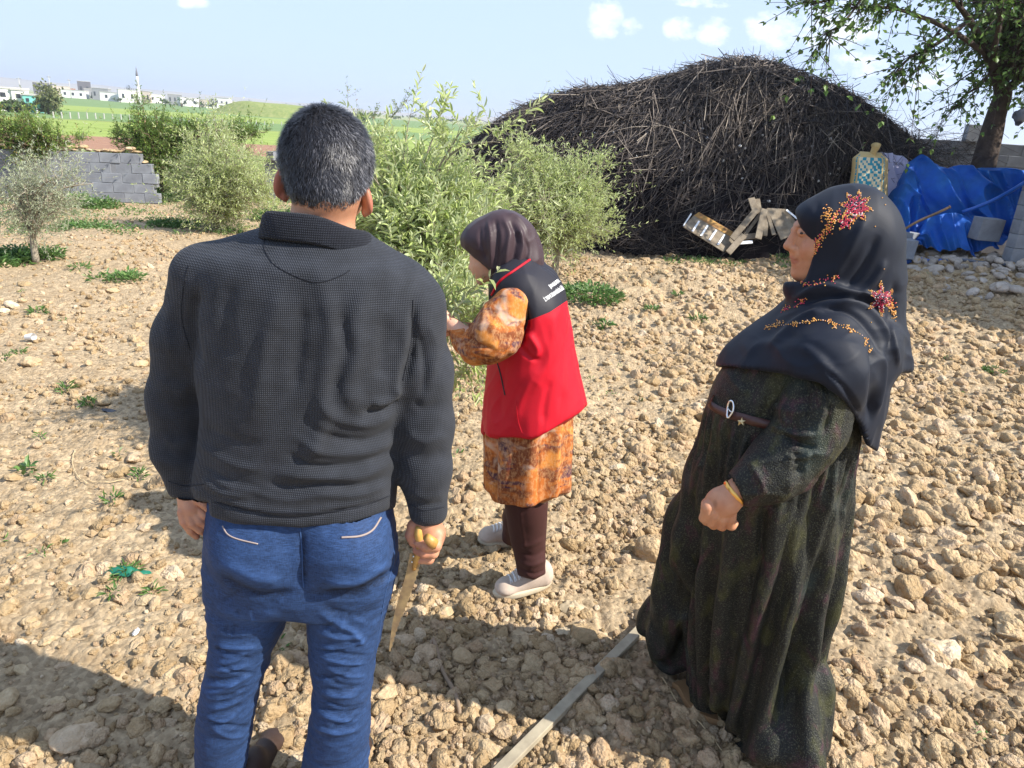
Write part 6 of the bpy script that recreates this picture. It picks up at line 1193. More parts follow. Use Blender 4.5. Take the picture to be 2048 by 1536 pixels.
# the pruning saw he holds: a thing of its own
saw = empty('pruning_saw', A(845, 1090, 1.33), 'curved pruning saw with yellow wooden handle held by the man in jeans', 'saw')
hp = curve([A(838, 1052, 1.318), A(838, 1070, 1.318), A(842, 1085, 1.322), A(838, 1100, 1.322), A(833, 1118, 1.322), A(828, 1138, 1.322)], 24)
Vh, Fh = tube(hp, np.interp(np.linspace(0, 1, 24), [0, .12, .4, .62, .8, 1], [.009, .0125, .0145, .0125, .0105, .0065]), 14, flat=.75); mesh('handle', Vh, Fh, M_wood_y, saw)
kn, kF = tube([A(853, 1074, 1.285), A(866, 1086, 1.292), A(866, 1094, 1.297)], [.009, .0125, .007], 12); mesh('handle_knob', kn, kF, M_wood_y, saw)
bl = curve([A(832, 1108, 1.322), A(822, 1150, 1.322), A(806, 1200, 1.326), (A(790, 1250, 1.33)), A(779, 1302, 1.334)], 40)
wdt = np.interp(np.linspace(0, 1, 40), [0, .15, .6, 1], [.013, .012, .0095, .0012]); tan = np.gradient(bl, axis=0); tan /= np.linalg.norm(tan, axis=1, keepdims=True)
view = bl-_C; sd = np.cross(view, tan); sd /= np.linalg.norm(sd, axis=1, keepdims=True); sd *= np.sign(sd[:, :1]+1e-9)
nn_ = np.cross(sd, tan); V = []
for q in range(40):
    tooth = .0022*(q % 2)
    for s_, t_ in ((-1, .0009), (1, .0009), (1, -.0009), (-1, -.0009)): V.append(bl[q]+sd[q]*(wdt[q]*s_+(tooth if s_ > 0 else 0))+nn_[q]*t_)
V = np.array(V); i_ = np.arange(39)[:, None]*4; j_ = np.arange(4)[None]; k_ = (j_+1) % 4
mesh('blade', V, np.stack([i_+j_, i_+k_, i_+4+k_, i_+4+j_], -1).reshape(-1, 4), M_blade, saw, smooth=False)
for px_, py_ in ((827, 1113), (824, 1124)):
    c_ = A(px_, py_, 1.322); d_ = -view[2]/np.linalg.norm(view[2]); q = tube([c_+d_*.006, c_+d_*.009], [.0022, .0022], 8); mesh('rivet', q[0], q[1], M_steel, saw)
# ---------------------------------------------------------------- shared cloth materials for the women
def shade_attr(t, c, name, col):
    a = nd(t, 'ShaderNodeAttribute', attribute_name=name); st = math_node(t, 'GREATER_THAN', a.outputs['Fac'], 0.0)
    mx = nd(t, 'ShaderNodeMix', data_type='RGBA'); t.links.new(st, mx.inputs['Factor']); t.links.new(c, mx.inputs['A']); mx.inputs['B'].default_value = (*col, 1); return mx.outputs['Result']
def ndz(t, vec, scale, det=4, rough=.5, st=(1, 1, 1), dist=0.0, off=(0, 0, 0)):
    mp = nd(t, 'ShaderNodeMapping'); mp.inputs['Scale'].default_value = st; mp.inputs['Location'].default_value = off; t.links.new(vec, mp.inputs[0])
    n = nd(t, 'ShaderNodeTexNoise'); n.inputs['Scale'].default_value = scale; n.inputs['Detail'].default_value = det; n.inputs['Roughness'].default_value = rough; n.inputs['Distortion'].default_value = dist; t.links.new(mp.outputs[0], n.inputs['Vector']); return n.outputs['Fac']
def blend(t, c, f, lo, hi, col, amt=1.0):
    r = nd(t, 'ShaderNodeMapRange'); r.inputs['From Min'].default_value = lo; r.inputs['From Max'].default_value = hi; r.inputs['To Max'].default_value = amt; t.links.new(f, r.inputs['Value'])
    mx = nd(t, 'ShaderNodeMix', data_type='RGBA'); t.links.new(r.outputs[0], mx.inputs['Factor']); t.links.new(c, mx.inputs['A']); mx.inputs['B'].default_value = (*col, 1); return mx.outputs['Result']
def dress_ex(t, c, vec, b):
    c = blend(t, c, ndz(t, vec, 16, 5, .6, (1, 1, .5), .5), .52, .66, (.060, .060, .014), .5)
    c = blend(t, c, ndz(t, vec, 18, 5, .6, (1, 1, .5), .5, off=(5, 2, 1)), .55, .68, (.060, .016, .030), .65)
    c = blend(t, c, ndz(t, vec, 8, 2, .5, (1, 1, .8), off=(1, 7, 3)), .60, .72, (.022, .035, .032), .8)
    vo = nd(t, 'ShaderNodeTexVoronoi'); vo.inputs['Scale'].default_value = 330; t.links.new(vec, vo.inputs['Vector'])
    f = ndz(t, vec, 260, 3, .7); c = blend(t, c, f, .53, .68, (.17, .17, .115), .45)
    h = math_node(t, 'ADD', vo.outputs['Distance'], f); bp = nd(t, 'ShaderNodeBump'); bp.inputs['Strength'].default_value = .8; bp.inputs['Distance'].default_value = .0018; t.links.new(h, bp.inputs['Height']); t.links.new(bp.outputs[0], b.inputs['Normal'])
    return c
M_dress = mat('dark_mottled_crinkle_cloth', (.008, .009, .008), .6, .3, extra=dress_ex)
def tunic_ex(t, c, vec, b):
    c = blend(t, c, ndz(t, vec, 8, 4, .6, (1, 1, 2.0), .8, (3, 1, 4)), .43, .54, (.17, .05, .022), .95)
    c = blend(t, c, ndz(t, vec, 7, 3, .55, (1, 1, 1.4), 1.0, (7, 4, 2)), .55, .66, (.50, .38, .30), .8)
    c = blend(t, c, ndz(t, vec, 8, 3, .55, (1, 1, 1.6), .8, (9, 3, 6)), .55, .66, (.62, .24, .05), .9)
    c = blend(t, c, ndz(t, vec, 10, 3, .6, (1, 1, 2.5), .6, (2, 8, 5)), .56, .64, (.055, .030, .055), .85)
    c = blend(t, c, ndz(t, vec, 120, 3, .7, (1, 1, .5)), .46, .62, (.60, .34, .16), .45)
    return c
M_tunic = mat('orange_mottled_print_cloth', (.44, .13, .028), .8, .15, bump=.3, bump_scale=300, bump_dist=.001, extra=tunic_ex)
M_satin = mat('plum_brown_satin', (.042, .024, .029), .5, .3, noise_amt=.06, noise_scale=20, bump=.15, bump_scale=600, bump_dist=.0006, sheen=.05)
M_navy = mat('dark_navy_scarf_cloth', (.0055, .0085, .018), .62, .22, noise_amt=.12, noise_scale=14, bump=.25, bump_scale=500, bump_dist=.0006, sheen=.03)
M_vest = mat('red_vest_cloth', (.50, .004, .018), .62, .3, noise_amt=.04, noise_scale=16, bump=.2, bump_scale=260, bump_dist=.0008)
M_yoke = mat('black_vest_cloth', (.018, .017, .024), .55, .4, noise_amt=.06, noise_scale=20, bump=.2, bump_scale=260, bump_dist=.0008)
M_white = mat('white_print', (.78, .78, .78), .6, .2)
M_trouser = mat('dark_maroon_trouser_cloth', (.050, .018, .016), .7, .25, noise_amt=.08, noise_scale=30, bump=.25, bump_scale=300, bump_dist=.0008)
M_canvas = mat('beige_canvas', (.46, .37, .30), .8, .2, noise_amt=.07, noise_scale=30, bump=.4, bump_scale=400, bump_dist=.0008)
M_rubber = mat('cream_rubber_sole', (.50, .43, .31), .6, .35, noise_amt=.08, noise_scale=40)
M_lace = mat('white_lace', (.75, .74, .72), .7, .2)
M_belt = mat('dark_brown_belt_leather', (.055, .018, .014), .4, .5, noise_amt=.1, noise_scale=40)
M_silver = mat('silver_metal', (.75, .75, .76), .25, .6, metal=1.0)
M_gold = mat('gold_metal', (.80, .45, .12), .28, .6, metal=1.0)
M_brassstar = mat('brass_star', (.62, .52, .30), .35, .5, metal=.8)
def bead_ex(t, c, vec, b): return None
M_bead = mat('sequin_beads', attr='tint', attr_cols=[(0, (.55, .015, .07)), (.32, (.75, .05, .12)), (.40, (.70, .22, .03)), (.72, (.80, .45, .10)), (.80, (.80, .55, .65)), (1, (.9, .8, .7))], rough=.3, spec=.6)
M_eye = mat('eye_white', (.22, .17, .15), .4, .4); M_iris = mat('dark_iris', (.03, .018, .012), .2, .5); M_brow = mat('eyebrow_hair', (.03, .022, .018), .8, .2)

# ================================================================ the woman bending to the olive branch
YV = 2.30
wv_ = empty('person', (.08, YV, 0), 'woman in maroon scarf, black and red vest and orange print tunic bending to olive leaves', 'person')
def px2(pts, Y): return [A(x_, y_, Y) for x_, y_ in pts]
v = Vox((-.32, 1.95, .02), (.42, 2.62, 1.48), .006)
hv_ = A(1003, 498, YV)
v.ball(hv_, (.098, .076, .108), 0, rot=rmat((0, 1, 0), -.45)); v.ball(A(972, 530, YV), (.052, .052, .06), .03)
v.cap(A(1015, 520, YV), A(1030, 590, YV), .05, .055, .02)
v.loft(levels([(560, 1010, 1075, YV, .10), (640, 1000, 1120, YV, .14), (760, 1000, 1130, YV, .14), (900, 1005, 1110, YV, .13), (980, 1010, 1090, YV, .10)]), .03)
v.chain([(A(1020, 620, YV-.14), .05), (A(955, 695, YV-.18), .038), (A(905, 650, YV-.12), .024)], .02)
v.chain([(A(1050, 980, YV-.06), .07), (A(1060, 1080, YV-.02), .045), (A(1062, 1165, YV), .034)], .02)
v.chain([(A(1060, 980, YV+.08), .07), (A(1030, 1040, YV+.28), .045), (A(1018, 1082, YV+.36), .034)], .02)
V, F = v.mesh(); V = relax(V, F, 2); bV = [V]; bF = [F]
# face in fine grid: she looks down to the left
c = A(968, 530, YV); w_ = Vox(c-.10, c+.10, .0022)
w_.ball(A(985, 515, YV), (.062, .060, .075), 0, rot=rmat((0, 1, 0), -.45)); w_.ball(A(967, 548, YV), (.026, .034, .026), .02)
w_.cap(A(949, 518, YV), A(944, 534, YV), .009, .0125, .010); w_.ball(A(947, 536, YV-.008), (.007, .007, .006), .005)
w_.ball(A(953, 548, YV), (.010, .017, .0055), .004); w_.ball(A(956, 553, YV), (.010, .015, .0055), .004); w_.ball(A(962, 562, YV), (.016, .018, .013), .010)
w_.ball(A(965, 530, YV-.036), (.026, .02, .022), .015)
V, F = w_.mesh(); bF.append(F+sum(map(len, bV))); bV.append(relax(V, F, 1))
# hand pinching leaves
Yq = YV-.10; c = A(898, 648, Yq); w_ = Vox(c-.075, c+.075, .0025)
w_.chain([(A(928, 668, Yq-.02), .023), (A(912, 656, Yq), .023), (A(900, 648, Yq), .025)], .008); w_.ball(A(898, 648, Yq), (.026, .020, .022), .01)
finger(w_, [(893, 638, Yq-.02, 9), (882, 632, Yq-.026, 7.5), (876, 640, Yq-.02, 6.6)], .003); finger(w_, [(890, 648, Yq-.022, 9), (878, 645, Yq-.028, 7.6), (872, 652, Yq-.02, 6.6)], .003)
finger(w_, [(890, 658, Yq-.018, 8.5), (879, 658, Yq-.022, 7.3), (876, 664, Yq-.014, 6.4)], .003); finger(w_, [(897, 664, Yq-.006, 8), (889, 668, Yq-.008, 6.8), (887, 672, Yq, 6)], .003); finger(w_, [(900, 636, Yq+.004, 9), (890, 628, Yq+.002, 7.5), (882, 626, Yq-.008, 6.5)], .004)
V, F = w_.mesh(); bF.append(F+sum(map(len, bV))); bV.append(relax(V, F, 1))
BV = np.concatenate(bV); mesh('body', BV, np.concatenate(bF), M_skin_v, wv_, attrs={'red': np.clip(1-np.linalg.norm(BV-A(951, 550, YV), axis=1)/.012, 0, 1)*.8, 'dark': np.zeros(len(BV))})
# trousers
v = Vox((-.12, 2.10, .04), (.24, 2.85, .60), .005)
v.loft([(float(A(*q)[2]), float(A(*q)[0]), q[2], a_, b_) for q, a_, b_ in (((1052, 950, YV-.06), .082, .09), ((1052, 1010, YV-.06), .078, .085), ((1056, 1080, YV-.03), .066, .068), ((1064, 1150, YV-.02), .052, .056), ((1068, 1172, YV-.01), .050, .054))], .01)
v.chain([(A(1062, 960, YV+.08), .08), (A(1036, 1035, YV+.22), .060), (A(1024, 1085, YV+.34), .048)], .02)
v.pixcut([(960, 1110), (1020, 1100), (1036, 1150), (1068, 1160), (1102, 1142)], 'above', .003)
finish('trousers', v, M_trouser, wv_, [([(1040, 1010), (1046, 1060), (1052, 1100)], 4, .003), ([(1038, 1120), (1060, 1130), (1096, 1118)], 5, .005), ([(1040, 1104), (1066, 1112), (1096, 1098)], 5, -.004), ([(1040, 1136), (1065, 1146), (1098, 1138)], 3, -.004), ([(1042, 1090), (1060, 1092), (1090, 1080)], 5, .004)], 2, .002, (14, 14, 10), warp=3)
# tunic
v = Vox((-.20, 2.0, .36), (.36, 2.62, 1.0), .005)
v.loft(levels([(780, 980, 1140, YV, .17), (860, 972, 1143, YV, .18), (940, 972, 1140, YV, .19), (1000, 974, 1136, YV, .195), (1030, 976, 1132, YV, .195)]), .02)
v.pixcut([(960, 968), (984, 985), (992, 1002), (1030, 1012), (1070, 1012), (1100, 996), (1136, 984)], 'above', .004)
def fold_rad(ctr, n_, amp, seed, z0=None, z1=None):
    def post(V, F, N):
        a_ = np.arctan2(V[:, 1]-ctr[1], V[:, 0]-ctr[0]); g = 1.0 if z0 is None else sstep(z1, z0, V[:, 2])
        q = np.sin(a_*n_+3*noise(np.stack([V[:, 0], V[:, 1], V[:, 2]*.4], -1), 5, seed)); N2 = N.copy(); N2[:, 2] = 0
        return V+N2*(amp*q*g)[:, None]
    return post
finish('tunic', v, M_tunic, wv_, [([(990, 880), (986, 940), (992, 1000)], 3, -.008), ([(1074, 880), (1078, 950), (1074, 1008)], 4, -.006), ([(1110, 870), (1114, 940), (1110, 990)], 5, .005), ([(1020, 890), (1026, 950), (1020, 1000)], 6, .004)], 2, .002, (10, 10, 4), post=fold_rad((.06, YV), 11, .009, 4), warp=3, wr=dict(amp=.005, sc=(12, 12, 5)))
# sleeve of the tunic
for nm, dy, in (('sleeve', -1),):
    v = Vox((-.28, 1.9, .80), (.14, 2.5, 1.28), .0045)
    v.cap(A(1022, 610, YV-.165), A(985, 672, YV-.20), .062, .070, .02); v.cap(A(985, 672, YV-.20), A(948, 700, YV-.20), .072, .044, .03); v.ball(A(990, 682, YV-.20), (.072, .055, .052), .03)
    v.chain([(A(945, 700, YV-.20), .044), (A(930, 682, YV-.16), .038), (A(914, 660, YV-.12), .0285)], .012)
    finish('sleeve', v, M_tunic, wv_, wr=dict(amp=.012, sc=(8, 8, 13)), creaselist=[([(1045, 640), (1030, 690), (1000, 718)], 4, -.010), ([(1050, 625), (1040, 680), (1020, 710)], 5, .008), ([(990, 700), (955, 690), (935, 676)], 4, -.009), ([(1000, 715), (960, 708), (925, 700)], 4, .005), ([(925, 690), (935, 680), (948, 670)], 3, -.006), ([(912, 672), (925, 668), (930, 658)], 2.5, -.004), ([(1010, 600), (990, 640), (980, 670)], 6, .004)], sm=2, nz_amt=.003, nz_sc=(12, 12, 12), warp=3)
v = Vox((-.25, 2.35, .9), (.14, 2.65, 1.3), .006); v.chain([(A(1022, 610, YV+.15), .06), (A(975, 680, YV+.18), .055), (A(920, 660, YV+.06), .03)], .02); finish('sleeve', v, M_tunic, wv_, None, 2, .003, (12, 12, 12))
# vest
v = Vox((-.16, 2.0, .60), (.36, 2.62, 1.36), .0045)
v.loft(levels([(515, 1012, 1070, YV, .09), (545, 1000, 1096, YV, .16), (585, 996, 1122, YV, .19), (640, 992, 1140, YV, .20), (700, 978, 1152, YV, .20), (780, 970, 1170, YV, .205), (850, 966, 1184, YV, .215), (900, 966, 1186, YV, .22)]), .02, pw=2.2)
v.ball(A(1030, 575, YV-.10), (.07, .07, .06), .05); v.ball(A(1085, 600, YV), (.06, .16, .10), .06)
v.pixcut([(950, 862), (975, 868), (1010, 874), (1060, 876), (1110, 858), (1150, 828), (1180, 806)], 'above', .005)
v.ball(A(1022, 650, YV-.20), (.062, .05, .085), .006, 's')
def vest_post(V, F, N):
    px, py = PJ(V); V2 = V+N*(.006*sstep(1.0, .7, V[:, 2])*np.sin(np.arctan2(V[:, 1]-YV, V[:, 0]-.1)*7+2*noise(V, 6, 4)))[:, None]
    by = np.interp(px, [990, 1053, 1100, 1136, 1180], [655, 643, 624, 600, 575]); back = V[:, 1] > YV+.02
    zb = A(1053, 643, YV-.2)[2]; d = np.where(back, (V[:, 2]-zb-.0)*1000, by-py); return V2, {'yoke': d}
M_vest2 = mat('vest_cloth', (.50, .004, .018), .62, .3, noise_amt=.04, noise_scale=16, bump=.2, bump_scale=260, bump_dist=.0008, extra=lambda t, c, vec, b: shade_attr(t, c, 'yoke', (.016, .015, .022)))
vest, VV, VF = finish('vest', v, M_vest2, wv_, [([(1053, 660), (1075, 700), (1066, 720)], 6, .010), ([(1040, 690), (1060, 712), (1080, 718)], 5, -.009), ([(1110, 640), (1096, 720), (1060, 790)], 8, .006), ([(1130, 640), (1128, 730), (1120, 830)], 9, -.006), ([(1085, 730), (1050, 780), (1030, 850)], 9, .006), ([(1100, 760), (1090, 800), (1085, 850)], 7, -.005), ([(1010, 720), (1004, 780), (1000, 850)], 6, -.003)], 2, .002, (9, 9, 5), post=vest_post, warp=4, wr=dict(amp=.009, sc=(9, 9, 3.5)))
bh = bvh_of(vest)
for pts, m_, r_ in (([(994, 722), (1002, 752), (1010, 790)], M_yoke, .0028), ([(1032, 800), (1036, 840), (1044, 866)], M_vest, .0012), ([(1053, 643), (1095, 627), (1134, 603)], M_vest, .0012)):
    q = surf_line(pts, bh, r_, .0003)
    if q: mesh('zip_line' if m_ is M_yoke else 'seam', q[0], q[1], m_, vest)
q = surf_line([(1010, 585), (1035, 590), (1050, 612), (1055, 640), (1048, 665)], bh, .003, .0005); mesh('armhole_trim', q[0], q[1], M_yoke, vest) if q else 0
q = surf_line([(983, 590), (1000, 562), (1030, 540), (1066, 515)], bh, .004, .001); mesh('collar_trim', q[0], q[1], M_vest, vest) if q else 0
# white lettering on the back of the vest, wrapped onto the cloth
def lettering(txt, p0, p1, hpx, parent, bvh, m_, up=None, bold=.02, name='lettering', off=.0015):
    cu_ = bpy.data.curves.new('t', 'FONT'); cu_.body = txt; cu_.size = 1; cu_.offset = bold; cu_.fill_mode = 'FRONT'; ob = bpy.data.objects.new('t', cu_); COL.objects.link(ob)
    dg = bpy.context.evaluated_depsgraph_get(); me = ob.evaluated_get(dg).to_mesh(); me2 = me.copy() if False else None
    n_ = len(me.vertices); c_ = np.empty(n_*3, np.float32); me.vertices.foreach_get('co', c_); c_ = c_.reshape(-1, 3); fs = [tuple(p.vertices) for p in me.polygons]
    ob.to_mesh_clear(); bpy.data.objects.remove(ob)
    w_ = c_[:, 0].max(); p0 = np.array(p0, float); p1 = np.array(p1, float); e = (p1-p0); n2 = np.array([e[1], -e[0]])/np.linalg.norm(e) if up is None else np.array(up, float)
    V = []
    for x_, y_, _ in c_:
        q = p0+e*(x_/w_)+n2*hpx*y_/.7; d = Vector(ray(*q)).normalized(); h = bvh.ray_cast(Vector(_C), d)
        V.append(np.array(h[0])-np.array(d)*off if h[0] is not None else (V[-1] if V else A(q[0], q[1], 2.3)))
    V = np.array(V)-WO[parent.name]; me_ = bpy.data.meshes.new(name); me_.from_pydata([tuple(p) for p in V], [], fs); me_.materials.append(m_); o = link(name, me_, parent); WO[o.name] = WO[parent.name]; return o
lettering('\u015eANLIURFA', (1101, 577), (1121, 563), 7.5, vest, bh, M_white)
lettering('\u0130L TARIM VE ORMAN M\u00dcD\u00dcRL\u00dc\u011e\u00dc', (1091, 603), (1129, 578), 8, vest, bh, M_white)
# her scarf
v = Vox((-.26, 2.05, .98), (.20, 2.55, 1.50), .004)
v.ball(hv_+np.array([.006, 0, .004]), (.118, .093, .122), 0, rot=rmat((0, 1, 0), -.45)); v.ball(A(962, 478, YV), (.060, .070, .052), .035)
v.cap(A(1020, 530, YV), A(1020, 580, YV), .080, .070, .04); v.cap(A(1045, 520, YV), A(1050, 540, YV), .060, .06, .04); v.cap(A(1000, 545, YV), A(988, 592, YV-.02), .058, .030, .03)
pass
X_ = v.ax[0][:, None, None]; Y_ = v.ax[1][None, :, None]; Z_ = v.ax[2][None, None, :]-CZ; w_ = X_*_f[0]+Y_*_f[1]+Z_*_f[2]; px = 1024+FPX*(X_*_R[0]+Y_*_R[1]+Z_*_R[2])/w_; py = 768-FPX*(X_*_U[0]+Y_*_U[1]+Z_*_U[2])/w_
ln_ = np.interp(px, [860, 928, 945, 965, 978, 980], [484, 494, 512, 526, 540, 540]); reg = np.maximum((px-979)*w_/FPX, (ln_-py)*w_/FPX).astype(np.float32)
v.put((slice(None),)*3, reg, .003, 's')
finish('headscarf', v, M_satin, wv_, [([(960, 452), (966, 490), (974, 520)], 4, -.004), ([(975, 440), (984, 480), (982, 530)], 4, .006), ([(990, 435), (998, 480), (990, 560)], 5, -.007), ([(1005, 432), (1020, 470), (1010, 530)], 5, .006), ([(1020, 440), (1034, 480), (1016, 550)], 5, -.008), ([(1035, 450), (1046, 490), (1024, 560)], 5, .008), ([(1048, 470), (1056, 505), (1030, 560)], 4, -.007), ([(1015, 425), (1040, 440), (1060, 470)], 4, .004), ([(985, 560), (1010, 556), (1050, 530)], 5, -.005), ([(980, 590), (1000, 574), (1030, 556)], 4, .006)], 2, .0025, (14, 14, 9), warp=3, wr=dict(amp=.007, sc=(14, 14, 5)))
# shoes
def shoe(foot, heel, toe, wd, ht, lift=0.0):
    s_ = link('shoe', None, foot); WO[s_.name] = WO[foot.name]; heel = np.array(heel, float); toe = np.array(toe, float); L = np.linalg.norm(toe-heel); d = (toe-heel)/L; sd = np.cross([0, 0, 1], d); sd /= np.linalg.norm(sd); up = np.cross(d, sd)
    R_ = np.array([d, sd, up]); c = heel
    lo = np.minimum(heel, toe)-.09; hi = np.maximum(heel, toe)+np.array([.09, .09, .14]); w_ = Vox(lo, hi, .004)
    def q(x_, y_, z_): return c+np.array([x_*L, y_*wd, z_])@R_
    w_.cap(q(.12, 0, .040), q(.80, 0, .030), wd*.46, wd*.42, .02); w_.ball(q(.14, 0, .070), (.040, .038, .042), .02); w_.ball(q(.40, 0, .062), (.055, .036, .030), .02); w_.ball(q(.80, 0, .026), (.042, wd*.50, .022), .015)
    V, F = w_.mesh(); V = relax(V, F, 2); z = (V-c)@up; k = z > .008; V[~k] -= np.outer((z[~k]-.008), up); up_o = mesh('upper', V, F, M_canvas, s_)
    th = np.linspace(0, 2*np.pi, 40, endpoint=False); ox = .5-.52*np.cos(th); oy = np.sin(th)*(.44+.09*sstep(.3, .8, ox))*np.where(np.sin(th) > 0, 1, .95); n_ = 40
    ring = lambda z_, s2: np.array([q(.5+(a-.5)*s2, b*s2, z_) for a, b in zip(ox, oy)])
    V = np.concatenate([ring(-.006, .98), ring(.0, 1.03), ring(.013, 1.04), ring(.018, 1.0), [q(.5, 0, -.006), q(.5, 0, .018)]]); i_ = np.arange(n_); j_ = (i_+1) % n_; Fs = [np.stack([a*n_+i_, a*n_+j_, (a+1)*n_+j_, (a+1)*n_+i_], -1) for a in range(3)]
    mesh('sole', V, [np.concatenate(Fs), np.stack([np.full(n_, 4*n_), j_, i_], -1), np.stack([np.full(n_, 4*n_+1), 3*n_+i_, 3*n_+j_], -1)], M_rubber, s_)
    b2 = bvh_of(up_o); mb = MB()
    for a in range(6):
        xx = .34+.075*a; sgn = 1 if a % 2 else -1
        for (y0, y1, x1) in ((-.30, .30, xx+.03), (.30, -.30, xx+.03)):
            P = []
            for t_ in np.linspace(0, 1, 7):
                o_ = q(xx+(x1-xx)*t_, y0+(y1-y0)*t_, .2); h = b2.ray_cast(Vector(o_), Vector(-up))
                if h[0] is not None: P.append(np.array(h[0])+up*.002)
            if len(P) > 2: mb.add(*tube(P, .0022, 5))
    if mb.V: mb.build('laces', M_lace, s_)
g1 = gpoint(1095, 1168); g0 = gpoint(995, 1200); g0[2] += .012; g1[2] += .018
shoe(wv_, A(1098, 1166, 2.325), A(990, 1190, 2.25), .088, .07)
shoe(wv_, A(1040, 1086, 2.66), A(958, 1080, 2.62), .088, .07)

# ================================================================ the woman in the dark dress
YW = 1.65
wd_ = empty('person', (.76, YW+.05, 0), 'woman in dark beaded headscarf and long mottled dark dress watching from the right', 'person')
v = Vox((.40, 1.36, .02), (1.10, 2.05, 1.62), .006)
hw = A(1664, 480, YW)
v.ball(hw+np.array([.012, 0, .0]), (.098, .074, .105), 0); v.cap(A(1660, 520, YW), A(1665, 610, YW), .055, .06, .02)
v.loft(levels([(600, 1630, 1710, YW, .07), (700, 1540, 1710, YW, .10), (840, 1480, 1680, YW, .10), (1000, 1480, 1640, YW, .11), (1200, 1450, 1580, YW+.05, .10), (1400, 1440, 1550, YW+.08, .07), (1480, 1440, 1540, YW+.08, .06)]), .03)
v.chain([(A(1640, 720, YW-.08), .04), (A(1606, 880, YW-.16), .036), (A(1478, 985, YW-.20), .027)], .02)
V, F = v.mesh(); bV = [relax(V, F, 2)]; bF = [F]
# face
c = A(1625, 490, YW); w_ = Vox(c-np.array([.085, .09, .11]), c+np.array([.10, .09, .11]), .0018)
w_.ball(A(1664, 476, YW), (.083, .068, .098), 0); w_.ball(A(1630, 530, YW), (.042, .046, .040), .03); w_.ball(A(1612, 548, YW), (.026, .030, .020), .02)
w_.ball(A(1602, 453, YW), (.013, .030, .009), .018); w_.cap(A(1592, 499, YW)+np.array([0, -.024, 0]), A(1603, 521, YW)+np.array([0, -.034, 0]), .0012, .0010, .004, 's')                                        # brow ridge
w_.cap(A(1590, 464, YW), A(1579, 490, YW), .0075, .0115, .010); w_.ball(A(1577, 492, YW), (.0105, .0105, .0085), .006)   # nose
for s_ in (-1, 1): w_.ball(A(1586, 496, YW)+np.array([0, s_*.0125, 0]), (.0100, .0065, .0070), .004)
w_.ball(A(1592, 507, YW), (.012, .022, .012), .012)
w_.ball(A(1587, 515, YW), (.0075, .019, .0048), .003); w_.ball(A(1589, 522, YW), (.0075, .017, .0052), .003); w_.ball(A(1594, 529, YW), (.010, .02, .006), .008)
w_.ball(A(1598, 545, YW), (.0165, .018, .0145), .012)
for s_ in (-1, 1):
    w_.ball(A(1592, 463, YW)+np.array([-.002, s_*.024, 0]), (.010, .012, .008), .010, 's')
    w_.ball(A(1599, 463, YW)+np.array([.0, s_*.0215, .0]), (.0120, .0125, .0100), .004)
    w_.ball(A(1607, 492, YW)+np.array([.008, s_*.034, 0]), (.022, .018, .020), .016)
w_.cap(A(1584, 518.5, YW)+np.array([-.004, -.018, 0]), A(1584, 518.5, YW)+np.array([-.004, .018, 0]), .0012, None, .002, 's')
V, F = w_.mesh(); V = relax(V, F, 1); bF.append(F+sum(map(len, bV))); bV.append(V); nb = sum(map(len, bV[:-1])); ne = nb+len(V)
# fist
Yf = YW-.205; c = A(1448, 1010, Yf); w_ = Vox(c-.085, c+.085, .0022)
w_.chain([(A(1500, 965, Yf+.01), .031), (A(1474, 984, Yf), .029), (A(1452, 1002, Yf), .035)], .010); w_.ball(A(1440, 1006, Yf), (.036, .026, .036), .014)
for q, (kx, ky, mx_, my_, tx, ty) in enumerate(((1415, 1022, 1408, 1036, 1413, 1042), (1428, 1030, 1422, 1045, 1427, 1050), (1444, 1036, 1440, 1050, 1444, 1053), (1460, 1036, 1460, 1050, 1463, 1052))):
    dy = [-.010, -.008, -.004, 0][q]; finger(w_, [(kx, ky-8, Yf+dy-.004, 13.5), (kx, ky, Yf+dy-.004, 12.2), (mx_, my_, Yf+dy+.006, 10.2), (tx, ty, Yf+dy+.024, 9.5), (tx+5, ty-5, Yf+dy+.030, 8.5)], .0016)
finger(w_, [(1432, 992, Yf+.022, 13), (1414, 1008, Yf+.030, 11), (1410, 1024, Yf+.034, 9.5)], .004)
V, F = w_.mesh(); V = relax(V, F, 1); bF.append(F+sum(map(len, bV))); bV.append(V)
BV = np.concatenate(bV); fi_ = np.arange(len(BV)); lip = np.minimum(1, np.clip(1.35-np.sqrt(((BV[:, 0]-A(1586, 519, YW)[0])/.013)**2+((BV[:, 1]-YW)/.021)**2+((BV[:, 2]-A(1586, 519, YW)[2])/.0085)**2), 0, 1)*2.2)*.6
px, py = PJ(BV); cheek = .35*np.exp(-((px-1612)**2+(py-496)**2)/260)*(py < 560)
tat = np.exp(-((px-1430)**2/22+(py-1008)**2/75)**2)*(py > 900)*.35*(BV[:, 1] < Yf)
sp = (noise(BV, 160, 8) > .62)*(.10)*(py < 560); dk = tat+sp
brow = np.exp(-(((px-1605)/11)**4+((py-(454-.12*np.abs(px-1600)))/2.6)**4))*.75; crs = np.exp(-(((px-1606)/8)**2+((py-462.5)/1.0)**2))*.35; dk = dk+(brow+crs)*(py < 500)
mesh('body', BV, np.concatenate(bF), M_skin_w, wd_, attrs={'red': np.clip(lip+cheek, 0, 1), 'dark': np.clip(dk, 0, 1)})
for s_ in (-1, 1):
    e = A(1608, 466.5, YW)+np.array([.0018, s_*.0295, -.0006]); Vb, Fb = ico(2); e = A(1599, 463, YW)+np.array([.0, s_*(.0215 if s_ < 0 else .019), .0]); eo = mesh('eye', e+Vb*np.array([.0112, .0142, .0027]), Fb, M_eye, wd_); mesh('iris', e+np.array([-.0062, s_*.0088, 0])+Vb*np.array([.0042, .0046, .0029]), Fb, M_iris, eo)
    pass
